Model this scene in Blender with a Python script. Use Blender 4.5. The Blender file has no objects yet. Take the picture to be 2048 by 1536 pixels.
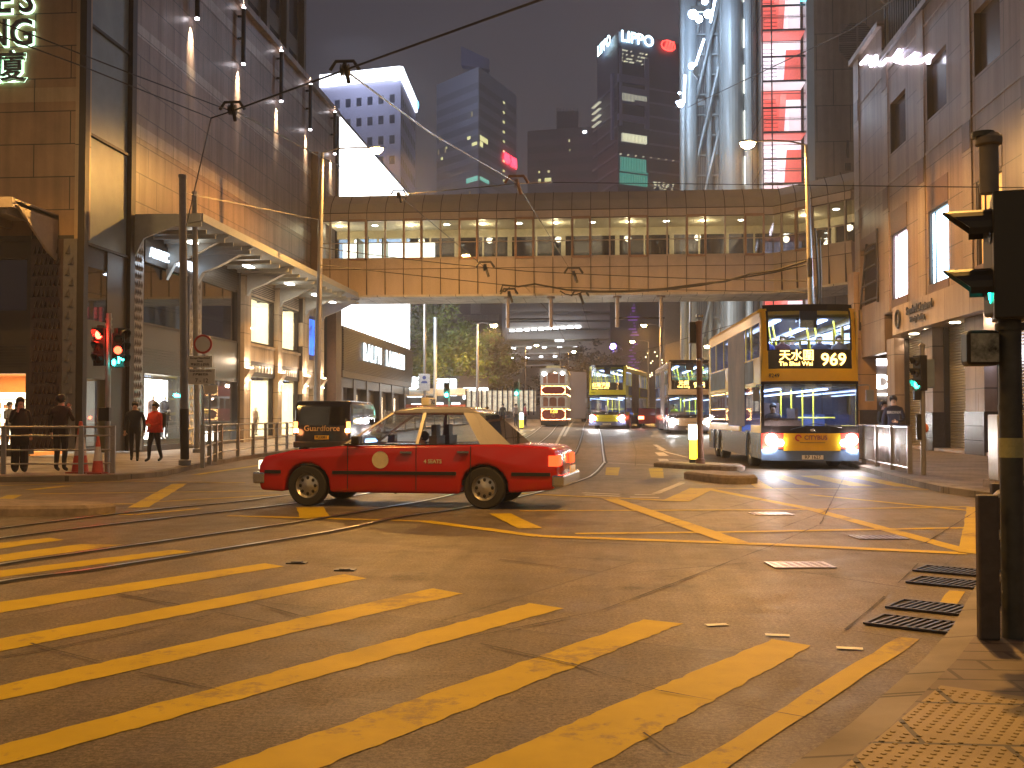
import bpy, math, random
from mathutils import Vector, Matrix
S=bpy.context.scene; COL=S.collection; R=math.radians; random.seed(7)
# ---------------- camera, sky, exposure ----------------
cd=bpy.data.cameras.new('camera'); cam=bpy.data.objects.new('camera',cd); COL.objects.link(cam); S.camera=cam
cam.location=(0,0,1.36); cam.rotation_euler=(R(91.78),0,R(4.81))
cd.sensor_width=36; cd.lens=2150/2048*36; cd.clip_start=.05; cd.clip_end=3000
w=bpy.data.worlds.new('World'); S.world=w; w.use_nodes=True
wn=w.node_tree; bg=wn.nodes['Background']
sky=wn.nodes.new('ShaderNodeTexSky'); sky.sky_type='NISHITA'; sky.sun_disc=False
sky.sun_elevation=R(-4); sky.sun_rotation=R(120)
tc=wn.nodes.new('ShaderNodeTexCoord'); sp=wn.nodes.new('ShaderNodeSeparateXYZ'); wn.links.new(tc.outputs['Generated'],sp.inputs[0])
cr=wn.nodes.new('ShaderNodeValToRGB'); wn.links.new(sp.outputs['Z'],cr.inputs[0])
e=cr.color_ramp.elements; e[0].position=0; e[0].color=(.036,.032,.034,1); e[1].position=.55; e[1].color=(.022,.021,.029,1)
mx=wn.nodes.new('ShaderNodeMix'); mx.data_type='RGBA'; mx.blend_type='ADD'; mx.inputs[0].default_value=.05
wn.links.new(cr.outputs[0],mx.inputs[6]); wn.links.new(sky.outputs[0],mx.inputs[7]); wn.links.new(mx.outputs[2],bg.inputs[0]); bg.inputs[1].default_value=1
S.view_settings.view_transform='Standard'; S.view_settings.look='None'; S.view_settings.gamma=1; S.view_settings.exposure=1.05
S.cycles.use_denoising=True; S.cycles.max_bounces=6; S.cycles.diffuse_bounces=3; S.cycles.glossy_bounces=3; S.cycles.transparent_max_bounces=24
S.cycles.sample_clamp_indirect=3; S.cycles.caustics_reflective=False; S.cycles.caustics_refractive=False
# ---------------- materials ----------------
def C(r,g,b):
    f=lambda v:(v/255/12.92 if v/255<=.04045 else ((v/255+.055)/1.055)**2.4)
    return (f(r),f(g),f(b))
MC={}
def nd(nt,t,**k):
    n=nt.nodes.new(t)
    for a,b in k.items(): setattr(n,a,b)
    return n
def M(name,col=None,rough=.6,metal=0,var=.15,sc=6,emit=0,bump=0,ecol=None,spec=.5,stretch=None):
    if name in MC: return MC[name]
    m=bpy.data.materials.new(name); m.use_nodes=True; nt=m.node_tree; L=nt.links.new
    b=nt.nodes['Principled BSDF']; b.inputs['Roughness'].default_value=rough; b.inputs['Metallic'].default_value=metal
    b.inputs['Specular IOR Level'].default_value=spec
    tc=nd(nt,'ShaderNodeTexCoord'); no=nd(nt,'ShaderNodeTexNoise'); no.inputs['Scale'].default_value=sc; no.inputs['Detail'].default_value=6; no.inputs['Roughness'].default_value=.65
    if stretch:
        mp=nd(nt,'ShaderNodeMapping'); mp.inputs['Scale'].default_value=stretch; L(tc.outputs['Object'],mp.inputs[0]); L(mp.outputs[0],no.inputs['Vector'])
    else: L(tc.outputs['Object'],no.inputs['Vector'])
    mr=nd(nt,'ShaderNodeMapRange'); mr.inputs[1].default_value=.3; mr.inputs[2].default_value=.7; mr.inputs[3].default_value=1-var; mr.inputs[4].default_value=1+var
    L(no.outputs[0],mr.inputs[0])
    vm=nd(nt,'ShaderNodeVectorMath',operation='SCALE'); vm.inputs[0].default_value=col; L(mr.outputs[0],vm.inputs['Scale'])
    L(vm.outputs[0],b.inputs['Base Color'])
    if emit:
        b.inputs['Emission Strength'].default_value=emit
        if var>0.01 and not ecol: L(vm.outputs[0],b.inputs['Emission Color'])
        else: b.inputs['Emission Color'].default_value=(*(ecol or col),1)
    if bump:
        bp=nd(nt,'ShaderNodeBump'); bp.inputs['Strength'].default_value=bump; bp.inputs['Distance'].default_value=.02; L(no.outputs[0],bp.inputs['Height']); L(bp.outputs[0],b.inputs['Normal'])
    MC[name]=m; return m
def glass(name,tint=(.6,.65,.7),mixf=.25,rough=.02):
    if name in MC: return MC[name]
    m=bpy.data.materials.new(name); m.use_nodes=True; nt=m.node_tree; L=nt.links.new; nt.nodes.clear()
    o=nd(nt,'ShaderNodeOutputMaterial'); t=nd(nt,'ShaderNodeBsdfTransparent'); t.inputs[0].default_value=(*tint,1)
    g=nd(nt,'ShaderNodeBsdfGlossy'); g.inputs[1].default_value=rough; g.inputs[0].default_value=(.9,.93,1,1)
    fr=nd(nt,'ShaderNodeFresnel'); ge=nd(nt,'ShaderNodeNewGeometry'); io=nd(nt,'ShaderNodeMapRange'); io.inputs[3].default_value=1.5; io.inputs[4].default_value=1/1.5; L(ge.outputs['Backfacing'],io.inputs[0]); L(io.outputs[0],fr.inputs[0])
    ad=nd(nt,'ShaderNodeMath',operation='ADD'); ad.inputs[1].default_value=mixf; ad.use_clamp=True
    x=nd(nt,'ShaderNodeMixShader'); L(fr.outputs[0],ad.inputs[0]); L(ad.outputs[0],x.inputs[0]); L(t.outputs[0],x.inputs[1]); L(g.outputs[0],x.inputs[2]); L(x.outputs[0],o.inputs[0])
    MC[name]=m; return m
def panel(name,c1,c2,axis,pw,ph,joint=.012,jc=(.02,.015,.012),rough=.45,z0=0,off=.5,spec=.5):
    if name in MC: return MC[name]
    m=M(name,c1,rough=rough,var=.0); nt=m.node_tree; L=nt.links.new; b=nt.nodes['Principled BSDF']
    tc=nd(nt,'ShaderNodeTexCoord'); s=nd(nt,'ShaderNodeSeparateXYZ'); c=nd(nt,'ShaderNodeCombineXYZ'); L(tc.outputs['Object'],s.inputs[0])
    L(s.outputs[{'Y':1,'X':0}[axis[0]]],c.inputs[0])
    if axis[1]=='Z':
        a=nd(nt,'ShaderNodeMath',operation='SUBTRACT'); a.inputs[1].default_value=z0; L(s.outputs[2],a.inputs[0]); L(a.outputs[0],c.inputs[1])
    else: L(s.outputs[1],c.inputs[1])
    br=nd(nt,'ShaderNodeTexBrick'); br.inputs['Scale'].default_value=1; br.inputs['Brick Width'].default_value=pw; br.inputs['Row Height'].default_value=ph
    br.inputs['Mortar Size'].default_value=joint; br.inputs['Color1'].default_value=(*c1,1); br.inputs['Color2'].default_value=(*c2,1); br.inputs['Mortar'].default_value=(*jc,1); br.offset=off
    br.inputs['Mortar Smooth'].default_value=0
    L(c.outputs[0],br.inputs['Vector'])
    no=nd(nt,'ShaderNodeTexNoise'); no.inputs['Scale'].default_value=1.1; no.inputs['Detail'].default_value=8; no.inputs['Roughness'].default_value=.7; L(tc.outputs['Object'],no.inputs[0])
    mr=nd(nt,'ShaderNodeMapRange'); mr.inputs[1].default_value=.25; mr.inputs[2].default_value=.75; mr.inputs[3].default_value=.8; mr.inputs[4].default_value=1.2; L(no.outputs[0],mr.inputs[0])
    mp=nd(nt,'ShaderNodeMapping'); mp.inputs['Scale'].default_value=(2.2,2.2,.12) if axis[1]=='Z' else (1.3,1.3,1); L(tc.outputs['Object'],mp.inputs[0]); n3=nd(nt,'ShaderNodeTexNoise'); n3.inputs['Scale'].default_value=1; n3.inputs['Detail'].default_value=7; L(mp.outputs[0],n3.inputs[0])
    m3=nd(nt,'ShaderNodeMapRange'); m3.inputs[1].default_value=.42; m3.inputs[2].default_value=.72; m3.inputs[3].default_value=1.06; m3.inputs[4].default_value=.66; L(n3.outputs[0],m3.inputs[0]); mu=nd(nt,'ShaderNodeMath',operation='MULTIPLY'); L(mr.outputs[0],mu.inputs[0]); L(m3.outputs[0],mu.inputs[1])
    rg=nd(nt,'ShaderNodeMapRange'); rg.inputs[3].default_value=rough*.7; rg.inputs[4].default_value=min(1,rough*1.5); L(n3.outputs[0],rg.inputs[0]); L(rg.outputs[0],b.inputs['Roughness'])
    vm=nd(nt,'ShaderNodeVectorMath',operation='SCALE'); L(br.outputs[0],vm.inputs[0]); L(mu.outputs[0],vm.inputs['Scale']); L(vm.outputs[0],b.inputs['Base Color'])
    bp=nd(nt,'ShaderNodeBump'); bp.inputs['Strength'].default_value=.4; bp.inputs['Distance'].default_value=.01; bp.invert=True; L(br.outputs[1],bp.inputs['Height']); L(bp.outputs[0],b.inputs['Normal'])
    return m
def E(name,col,s): return M(name,col,emit=s,var=0,rough=.8)
# ---------------- mesh helper ----------------
class MB:
    def __init__(s): s.v=[]; s.f=[]; s.mi=[]; s.m=0; s.cp=[]
    def add(s,vs,fs):
        s.cp.append((len(s.v),len(vs),len(s.f),len(fs))); n=len(s.v); s.v+= [tuple(v) for v in vs]; s.f+=[tuple(i+n for i in f) for f in fs]; s.mi+=[s.m]*len(fs); return s
    def box(s,x0,x1,y0,y1,z0,z1,mx=None):
        vs=[(x,y,z) for z in (z0,z1) for y in (y0,y1) for x in (x0,x1)]
        if mx: vs=[mx@Vector(v) for v in vs]
        return s.add(vs,[(0,2,3,1),(4,5,7,6),(0,1,5,4),(2,6,7,3),(0,4,6,2),(1,3,7,5)])
    def prism(s,p,a,b,ax='z'):
        # polygon p of 2-D points, extruded along axis ax from a to b
        n=len(p); mk={'z':lambda u,v,t:(u,v,t),'y':lambda u,v,t:(u,t,v),'x':lambda u,v,t:(t,u,v)}[ax]
        vs=[mk(u,v,a) for u,v in p]+[mk(u,v,b) for u,v in p]
        return s.add(vs,[tuple(range(n))[::-1],tuple(range(n,2*n))]+[(i,(i+1)%n,n+(i+1)%n,n+i) for i in range(n)])
    def tube(s,pts,r,n=8,r1=None):
        P=[Vector(p) for p in pts]; K=len(P); vs=[]
        u=None
        for i,p in enumerate(P):
            d=(P[min(i+1,K-1)]-P[max(i-1,0)]).normalized()
            if u is None:
                u=d.orthogonal().normalized()
            u=(u-d*u.dot(d)).normalized(); v=d.cross(u)
            rr=r if r1 is None else r+(r1-r)*i/(K-1)
            vs+=[p+(u*math.cos(a)+v*math.sin(a))*rr for a in [2*math.pi*k/n for k in range(n)]]
        fs=[(i*n+k,i*n+(k+1)%n,(i+1)*n+(k+1)%n,(i+1)*n+k) for i in range(K-1) for k in range(n)]
        fs+=[tuple(range(n))[::-1],tuple((K-1)*n+k for k in range(n))]
        return s.add(vs,fs)
    def lathe(s,prof,c=(0,0,0),ax='z',n=20,ang=2*math.pi):
        mk={'z':lambda r,t,h:(c[0]+r*math.cos(t),c[1]+r*math.sin(t),c[2]+h),'x':lambda r,t,h:(c[0]+h,c[1]+r*math.cos(t),c[2]+r*math.sin(t)),'y':lambda r,t,h:(c[0]+r*math.cos(t),c[1]+h,c[2]+r*math.sin(t))}[ax]
        vs=[mk(r,ang*k/n,h) for r,h in prof for k in range(n)]; K=len(prof)
        fs=[(i*n+k,i*n+(k+1)%n,(i+1)*n+(k+1)%n,(i+1)*n+k) for i in range(K-1) for k in range(n if ang>6.2 else n-1)]
        return s.add(vs,fs)
    def ball(s,c,r,n=10,m=6,sx=1,sy=1,sz=1):
        vs=[];fs=[]
        for i in range(m+1):
            a=-math.pi/2+math.pi*i/m
            for k in range(n): t=2*math.pi*k/n; vs.append((c[0]+r*sx*math.cos(a)*math.cos(t),c[1]+r*sy*math.cos(a)*math.sin(t),c[2]+r*sz*math.sin(a)))
        for i in range(m):
            for k in range(n): fs.append((i*n+k,i*n+(k+1)%n,(i+1)*n+(k+1)%n,(i+1)*n+k))
        return s.add(vs,fs)
    def surf(s,F,u0,u1,v0,v1,nu,nv,t=(0,.03,0)):
        # a curved sheet F(u,v) with real thickness t
        a=[F(u0+(u1-u0)*i/nu,v0+(v1-v0)*j/nv) for j in range(nv+1) for i in range(nu+1)]
        b=[tuple(Vector(p)+Vector(t)) for p in a]; n=len(a); W=nu+1
        fs=[]
        for j in range(nv):
            for i in range(nu):
                q=j*W+i; fs.append((q,q+1,q+W+1,q+W)); fs.append((n+q,n+q+W,n+q+W+1,n+q+1))
        for i in range(nu): fs.append((i,n+i,n+i+1,i+1)); q=nv*W+i; fs.append((q,q+1,n+q+1,n+q))
        for j in range(nv): q=j*W; fs.append((q,q+W,n+q+W,n+q)); q=j*W+nu; fs.append((q,n+q,n+q+W,q+W))
        return s.add(a+b,fs)
    def quad(s,a,b,c,d): return s.add([a,b,c,d],[(0,1,2,3)])
    def pieces(s,tol=.025):
        # separate pieces that do not touch, so that each becomes an object of its own
        bb=[]
        for v0,nv,f0,nf in s.cp:
            P=s.v[v0:v0+nv]; bb.append([min(p[i] for p in P)-tol for i in range(3)]+[max(p[i] for p in P)+tol for i in range(3)])
        par=list(range(len(bb)))
        def fd(i):
            while par[i]!=i: par[i]=par[par[i]]; i=par[i]
            return i
        for i in range(len(bb)):
            for j in range(i):
                a,b=bb[i],bb[j]
                if all(a[k]<=b[k+3] and b[k]<=a[k+3] for k in range(3)): par[fd(i)]=fd(j)
        gs={}
        for i in range(len(bb)): gs.setdefault(fd(i),[]).append(i)
        out=[]
        for g in gs.values():
            m=MB()
            for i in g:
                v0,nv,f0,nf=s.cp[i]; m.add(s.v[v0:v0+nv],[tuple(k-v0 for k in f) for f in s.f[f0:f0+nf]]); m.mi[-nf:]=s.mi[f0:f0+nf]
            out.append(m)
        return out
    def build(s,name,mats,parent=None,smooth=False,bevel=0,seg=2,world=False,whole=False):
        if name in SPLIT and not whole and len(s.cp)>1:
            P=s.pieces()
            if 1<len(P)<=100: return [p.build(name,mats,parent,smooth,bevel,seg,world,True) for p in P][0]
        me=bpy.data.meshes.new(name); me.from_pydata(s.v,[],s.f); me.validate()
        for m in (mats if isinstance(mats,(list,tuple)) else [mats]): me.materials.append(m)
        if len(me.polygons)==len(s.mi): me.polygons.foreach_set('material_index',s.mi)
        if smooth: me.polygons.foreach_set('use_smooth',[True]*len(me.polygons))
        import bmesh
        b=bmesh.new(); b.from_mesh(me); bmesh.ops.recalc_face_normals(b,faces=b.faces); b.to_mesh(me); b.free(); me.update()
        o=bpy.data.objects.new(name,me); COL.objects.link(o)
        if parent is not None:
            o.parent=parent
            if world: o.matrix_parent_inverse=Matrix.Translation(-Vector(wloc(parent)))
        if bevel:
            md=o.modifiers.new('b','BEVEL'); md.width=bevel; md.segments=seg; md.limit_method='ANGLE'; md.angle_limit=R(35)
        if smooth and bevel==0: me.set_sharp_from_angle(angle=R(40))
        return o
WL={}; SPLIT=set('ground_pillar dark_inlay canopy_bracket side_window trim shop_window upper_window granite_base roller_shutter shutter_frame stone_band side_stone_band lit_display_wall column canopy_downlight rear_posts pale_pilaster cornice pillars rear_pillar mast flat_column light_slots light_tube floodlight fluorescent_lights lit_showcase upper_windows upper_pilasters side_windows seats handrails ceiling_lights lit_plinth lit_board clamp_band window_frame dark_vent corner_glazing window advert_panel stone_bay lamp_bracket end_room_posts hanging_post hanging_rail lit_window opposite_window distant_lamps white_stairs red_stairs panel relief_column corner_frame push_button_box peeling_sticker shop_interior dim_room wall_lamp violet_lights upper_lamp hoods posts pole scattered_lights shop_name_letters window_posts side_panel deck_floor inner_lining end_panel end_wall'.split())
def wloc(o): return WL.get(o.name,(0,0,0))
def tag(o,label=None,cat=None,group=None,kind=None):
    if label: o['label']=label
    if cat: o['category']=cat
    if group: o['group']=group
    if kind: o['kind']=kind
    return o
def thing(name,label,cat,loc=(0,0,0),rz=0,group=None):
    o=bpy.data.objects.new(name,None); COL.objects.link(o); o.location=loc; o.rotation_euler=(0,0,rz); o.empty_display_size=.2
    WL[o.name]=tuple(loc); return tag(o,label,cat,group)
def dup(root,loc,rz=0,label=None,group=None):
    r=root.copy(); COL.objects.link(r); r.location=loc; r.rotation_euler=(0,0,rz); WL[r.name]=tuple(loc)
    if label: r['label']=label
    if group: r['group']=group
    for c in list(root.children):
        d=c.copy(); COL.objects.link(d); d.parent=r
        for g in list(c.children): h=g.copy(); COL.objects.link(h); h.parent=d
    return r
def text(s,name,mat,parent,mx,size,depth=.02,bold=0,sx=1,world=False,align='CENTER',space=1):
    cu=bpy.data.curves.new(name,'FONT'); cu.body=s; cu.size=size; cu.extrude=depth; cu.offset=bold; cu.align_x=align; cu.align_y='CENTER'; cu.resolution_u=3; cu.space_character=space
    t=bpy.data.objects.new('tmp',cu); COL.objects.link(t); dg=bpy.context.evaluated_depsgraph_get(); dg.update()
    me=bpy.data.meshes.new_from_object(t.evaluated_get(dg)); bpy.data.objects.remove(t); bpy.data.curves.remove(cu)
    me.name=name; me.transform(mx@Matrix.Diagonal((sx,1,1,1))); me.materials.clear(); me.materials.append(mat)
    o=bpy.data.objects.new(name,me); COL.objects.link(o)
    if parent is not None:
        o.parent=parent
        if world: o.matrix_parent_inverse=Matrix.Translation(-Vector(wloc(parent)))
    return o
def TF(x,y,z): return Matrix.Translation((x,y,z))@Matrix.Rotation(R(90),4,'X')            # reads from -Y
def TE(x,y,z): return Matrix.Translation((x,y,z))@Matrix.Rotation(R(90),4,'Z')@Matrix.Rotation(R(90),4,'X')   # reads from +X
def TW(x,y,z): return Matrix.Translation((x,y,z))@Matrix.Rotation(R(-90),4,'Z')@Matrix.Rotation(R(90),4,'X')  # reads from -X
def lamp(name,kind,loc,power,col,parent=None,r=.1,spot=None,rot=None,size=None):
    l=bpy.data.lights.new(name,kind); l.energy=power; l.color=col
    if kind=='AREA':
        l.shape='RECTANGLE'; l.size,l.size_y=size
    else: l.shadow_soft_size=r
    if spot: l.spot_size=R(spot); l.spot_blend=.6
    o=bpy.data.objects.new(name,l); COL.objects.link(o); o.location=loc
    if rot: o.rotation_euler=rot
    if parent is not None: o.parent=parent
    return o
GZ=[(-50,0),(42,0),(62,.35),(72,.56),(80,.72),(100,.95),(140,1.1),(2000,1.3)]
def gz(y):
    for (a,p),(b,q) in zip(GZ,GZ[1:]):
        if a<=y<=b: return p+(q-p)*(y-a)/(b-a)
    return GZ[-1][1]
SOD=(1,.475,.095)
# ---------------- ground ----------------
def asphalt():
    m=M('road_concrete',(.17,.145,.12),rough=.62,var=0,spec=.16); nt=m.node_tree; L=nt.links.new; b=nt.nodes['Principled BSDF']
    tc=nd(nt,'ShaderNodeTexCoord')
    def noi(sc,det,st=None,rot=0):
        n=nd(nt,'ShaderNodeTexNoise'); n.inputs['Scale'].default_value=sc; n.inputs['Detail'].default_value=det; n.inputs['Roughness'].default_value=.7
        mp=nd(nt,'ShaderNodeMapping'); mp.inputs['Scale'].default_value=st or (1,1,1); mp.inputs['Rotation'].default_value=(0,0,rot)
        L(tc.outputs['Object'],mp.inputs[0]); L(mp.outputs[0],n.inputs['Vector']); return n
    big=noi(.35,5); mid=noi(2.5,8); fine=noi(42,4); groove=noi(3,2,(1,28,1),R(-8))
    def mr(n,a,c,lo,hi):
        r=nd(nt,'ShaderNodeMapRange'); r.inputs[1].default_value=a; r.inputs[2].default_value=c; r.inputs[3].default_value=lo; r.inputs[4].default_value=hi; L(n.outputs[0],r.inputs[0]); return r
    p=None
    br=nd(nt,'ShaderNodeTexBrick'); br.inputs['Scale'].default_value=1; br.inputs['Brick Width'].default_value=5.2; br.inputs['Row Height'].default_value=3.4; br.inputs['Mortar Size'].default_value=.012; br.inputs['Color1'].default_value=(.25,.25,.25,1); br.inputs['Color2'].default_value=(.75,.75,.75,1); br.inputs['Mortar'].default_value=(0,0,0,1)
    mq=nd(nt,'ShaderNodeMapping'); mq.inputs['Rotation'].default_value=(0,0,R(24)); mq.inputs['Location'].default_value=(1.3,.7,0); L(tc.outputs['Object'],mq.inputs[0]); L(mq.outputs[0],br.inputs['Vector'])
    stn=noi(.9,9); agg=noi(110,2); trk_=noi(1.0,4,(3.2,.18,1),R(-4))
    for r in (mr(big,.3,.7,.68,1.25),mr(mid,.3,.7,.82,1.14),mr(fine,.38,.62,.62,1.36),mr(groove,.35,.65,.84,1.1),mr(br,0,1,.62,1.25),mr(stn,.55,.66,1,.58),mr(agg,.35,.65,.70,1.32),mr(trk_,.4,.7,1.08,.78)):
        if p is None: p=r.outputs[0]
        else:
            k=nd(nt,'ShaderNodeMath',operation='MULTIPLY'); L(p,k.inputs[0]); L(r.outputs[0],k.inputs[1]); p=k.outputs[0]
    vm=nd(nt,'ShaderNodeVectorMath',operation='SCALE'); vm.inputs[0].default_value=(.165,.138,.108); L(p,vm.inputs['Scale']); L(vm.outputs[0],b.inputs['Base Color'])
    rr=mr(mid,.3,.7,.42,.68); L(rr.outputs[0],b.inputs['Roughness'])
    ad=nd(nt,'ShaderNodeMath',operation='ADD'); L(fine.outputs[0],ad.inputs[0]); L(groove.outputs[0],ad.inputs[1])
    bp=nd(nt,'ShaderNodeBump'); bp.inputs['Strength'].default_value=.35; bp.inputs['Distance'].default_value=.006; L(ad.outputs[0],bp.inputs['Height']); L(bp.outputs[0],b.inputs['Normal'])
    return m
def paint(name,col,wear=.42):
    m=M(name,col,rough=.6,var=.1,sc=3,bump=.1,spec=.15); nt=m.node_tree; L=nt.links.new; b=nt.nodes['Principled BSDF']
    tc=nd(nt,'ShaderNodeTexCoord'); n=nd(nt,'ShaderNodeTexNoise'); n.inputs['Scale'].default_value=9; n.inputs['Detail'].default_value=10; n.inputs['Roughness'].default_value=.75; L(tc.outputs['Object'],n.inputs[0])
    n2=nd(nt,'ShaderNodeTexNoise'); n2.inputs['Scale'].default_value=.9; n2.inputs['Detail'].default_value=3; L(tc.outputs['Object'],n2.inputs[0])
    a=nd(nt,'ShaderNodeMath',operation='MULTIPLY'); L(n.outputs[0],a.inputs[0]); L(n2.outputs[0],a.inputs[1])
    r=nd(nt,'ShaderNodeMapRange'); r.inputs[1].default_value=.155; r.inputs[2].default_value=.205; r.inputs[3].default_value=.35; r.inputs[4].default_value=1; L(a.outputs[0],r.inputs[0])
    src=b.inputs['Base Color'].links[0].from_socket
    mx=nd(nt,'ShaderNodeMix',data_type='RGBA'); mx.inputs[6].default_value=(.15,.11,.07,1); L(src,mx.inputs[7]); L(r.outputs[0],mx.inputs[0]); L(mx.outputs[2],b.inputs['Base Color'])
    return m
m_road=asphalt(); m_yel=paint('yellow_road_paint',(.43,.32,.012)); m_wht=paint('white_road_paint',(.55,.52,.46)); m_joint=M('joint_tar',(.045,.036,.03),rough=.8)
rows=[-60,-20,0,6,12,18,24,30,42,52,62,72,80,90,100,120,140,200,400,1200]
g=MB()
xs=[-900,-120,-60,-30,-10,10,30,60,120,900]
vs=[(x,y,gz(y)) for y in rows for x in xs]; nx=len(xs)
g.add(vs,[(j*nx+i,j*nx+i+1,(j+1)*nx+i+1,(j+1)*nx+i) for j in range(len(rows)-1) for i in range(nx-1)])
road=tag(g.build('road',m_road),kind='structure')
SK=[0]
def strip(mb,pts,w,z=.004,jag=0):
    if z<.009: SK[0]=(SK[0]+1)%12; z+=SK[0]*.0004
    P=[Vector((p[0],p[1],0)) for p in pts]; Q=[]
    for a,b in zip(P,P[1:]):
        n=max(1,int((b-a).length/(.25 if jag else 3))); Q+=[a+(b-a)*i/n for i in range(n)]
    Q.append(P[-1]); vs=[]
    for i,p in enumerate(Q):
        d=(Q[min(i+1,len(Q)-1)]-Q[max(i-1,0)]).normalized(); nn=Vector((-d.y,d.x,0))
        for s in (-1,1):
            q=p+nn*s*(w/2+random.uniform(-jag,jag)); vs.append((q.x,q.y,gz(q.y)+z))
    mb.add(vs,[(2*i,2*i+1,2*i+3,2*i+2) for i in range(len(Q)-1)])
def zone(mb,poly,z=.0032,jag=.012):
    # quad bar with worn edges: poly = 4 ground corners (near-left, far-left, far-right, near-right)
    a,b,c,d=[Vector((p[0],p[1],0)) for p in poly]; n=max(2,int((b-a).length/.08)); vs=[]
    for i in range(n+1):
        t=i/n; l=a+(b-a)*t; r=d+(c-d)*t; u=(r-l).normalized()
        l-=u*random.uniform(-jag,jag); r+=u*random.uniform(-jag,jag); vs+=[(l.x,l.y,gz(l.y)+z),(r.x,r.y,gz(r.y)+z)]
    mb.add(vs,[(2*i,2*i+1,2*i+3,2*i+2) for i in range(n)])
def ext(a,b,k):  # extend point a away from b
    return (a[0]+(a[0]-b[0])*k,a[1]+(a[1]-b[1])*k)
bars=[((-6.51,11.19),(-6.22,11.7),(-5.96,11.52),(-6.21,10.68),1),((-5.94,10.22),(-5.58,11.13),(-5.1,11.12),(-5.65,9.72),1),((-5.32,9.16),(-4.4,10.75),(-4.13,10.61),(-5.11,8.79),.8),
((-4.42,7.61),(-3.14,9.83),(-2.9,9.65),(-4.18,7.2),.6),((-3.69,6.36),(-2.23,9.2),(-1.99,8.99),(-3.49,6.02),.5),((-3.05,5.25),(-1.35,8.51),(-1.08,8.27),(-2.88,4.98),.5),
((-2.49,4.3),(-0.53,7.89),(-0.28,7.7),(-2.34,4.05),.6),((-1.5,4.1),(0.28,7.32),(0.52,7.2),(-1.09,4.14),.8),((-0.53,4.19),(1.03,6.74),(1.24,6.57),(-0.04,4.23),.8)]
z=MB()
for a,b,c,d,k in bars: zone(z,(ext(a,b,k),b,c,ext(d,c,k)))
tag(z.build('zebra_stripes',m_yel,road),kind='structure')
z=MB()
strip(z,[(0.17,4),(0.42,4.3),(0.91,5.16),(1.88,6.84)],.13,jag=.008); strip(z,[(2.34,7.75),(2.76,8.71)],.12,jag=.006);
for a,b,wd in [((-5.16,14.5),(-2.32,13.96),.16),((-2.32,13.96),(-0.72,12.31),.2),((-0.72,12.31),(1.83,11.71),.2),((1.83,11.71),(3.62,11.1),.2),
 ((-1.84,19.32),(1.33,17.62),.2),((1.17,17.6),(1.9,20.86),.45),((1.9,20.86),(7.33,20.89),.14),
 ((0.12,18.05),(1.45,11.81),.26),((-1.44,15.12),(-0.88,13.13),.3),((1.98,20.72),(3.07,16.33),.2),((3.07,16.33),(3.69,11.26),.2),
 ((-1.2,15.63),(2.6,16.12),.14),((2.6,16.12),(5.56,16.9),.14),((-0.32,12.61),(1.74,13),.16),((1.74,13),(4.51,13.7),.16),
 ((3.64,11.1),(5.59,16.81),.2),((3.62,19.27),(5.32,16.18),.14),((-4.41,15.97),(-3.9,14.39),.4),
 ((-11.91,20.45),(-10.11,22.11),.12),((-10.11,22.11),(-7.39,21.81),.12),((-8.61,21.37),(-6.96,15.67),.3),((-10.27,18.11),(-9.72,16.69),.25),((-10.05,18.37),(-5.95,19.5),.12),
 ((-9.28,15.93),(-7.25,16.39),.12),((-7.33,16.58),(-5.64,18.49),.12),((-7.91,14.74),(-6.5,14.54),.12),((-6.5,14.54),(-5.96,15.57),.12),((-10.7,19.37),(-10.53,20.57),.25),((-9.6,24.73),(-9.7,31.79),.2)]:
    strip(z,[a,b],wd,jag=.008)
# yellow look-out blocks beyond the junction
for q in [((0.06,25.55),(0.1,29.37),(0.47,29.4),(0.36,25.35)),((1.09,24.57),(1.22,28.89),(1.59,28.92),(1.37,24.4)),((3.91,22.1),(3.89,26.32),(4.25,26.35),(4.3,21.81)),((4.89,21.86),(4.57,25.49),(5.07,25.75),(5.34,21.75)),((5.74,21.78),(5.56,25.36),(6.01,25.83),(6.1,21.21)),((2.95,21.24),(3.23,25.81),(3.5,25.84),(3.24,20.97))]: zone(z,q)
tag(z.build('yellow_markings',m_yel,road),kind='structure')
z=MB()
for a,b,wd in [((0.15,32.27),(1.74,30.41),.14),((0.93,19.29),(1.65,22.57),.14),((0.46,18.42),(0.95,18.34),.12),((0.56,19.02),(0.91,19.05),.12),((-0.36,19.44),(0.3,19.12),.12),((-0.31,18.94),(0.3,18.64),.12),
 ((2.28,45.29),(2.87,36.91),.12),((2.18,42.07),(2.16,38.28),.35),((1.95,35.52),(2.67,34.35),.12),((1.95,35.52),(1.85,31.06),.3),((2.36,49.04),(2.48,43.97),.2),((-2.35,59.56),(-3.25,107.81),.15),((-2.13,59.58),(-2.85,107.85),.15),
 ((-2.35,59.56),(-1.73,32.46),.13),((6.71,29.63),(6.59,19.52),.12)]: strip(z,[a,b],wd,jag=.006)
for t in range(9): strip(z,[(-4.6,60+t*9),(-4.6,64+t*9)],.13)
tag(z.build('white_markings',m_wht,road),kind='structure')
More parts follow.
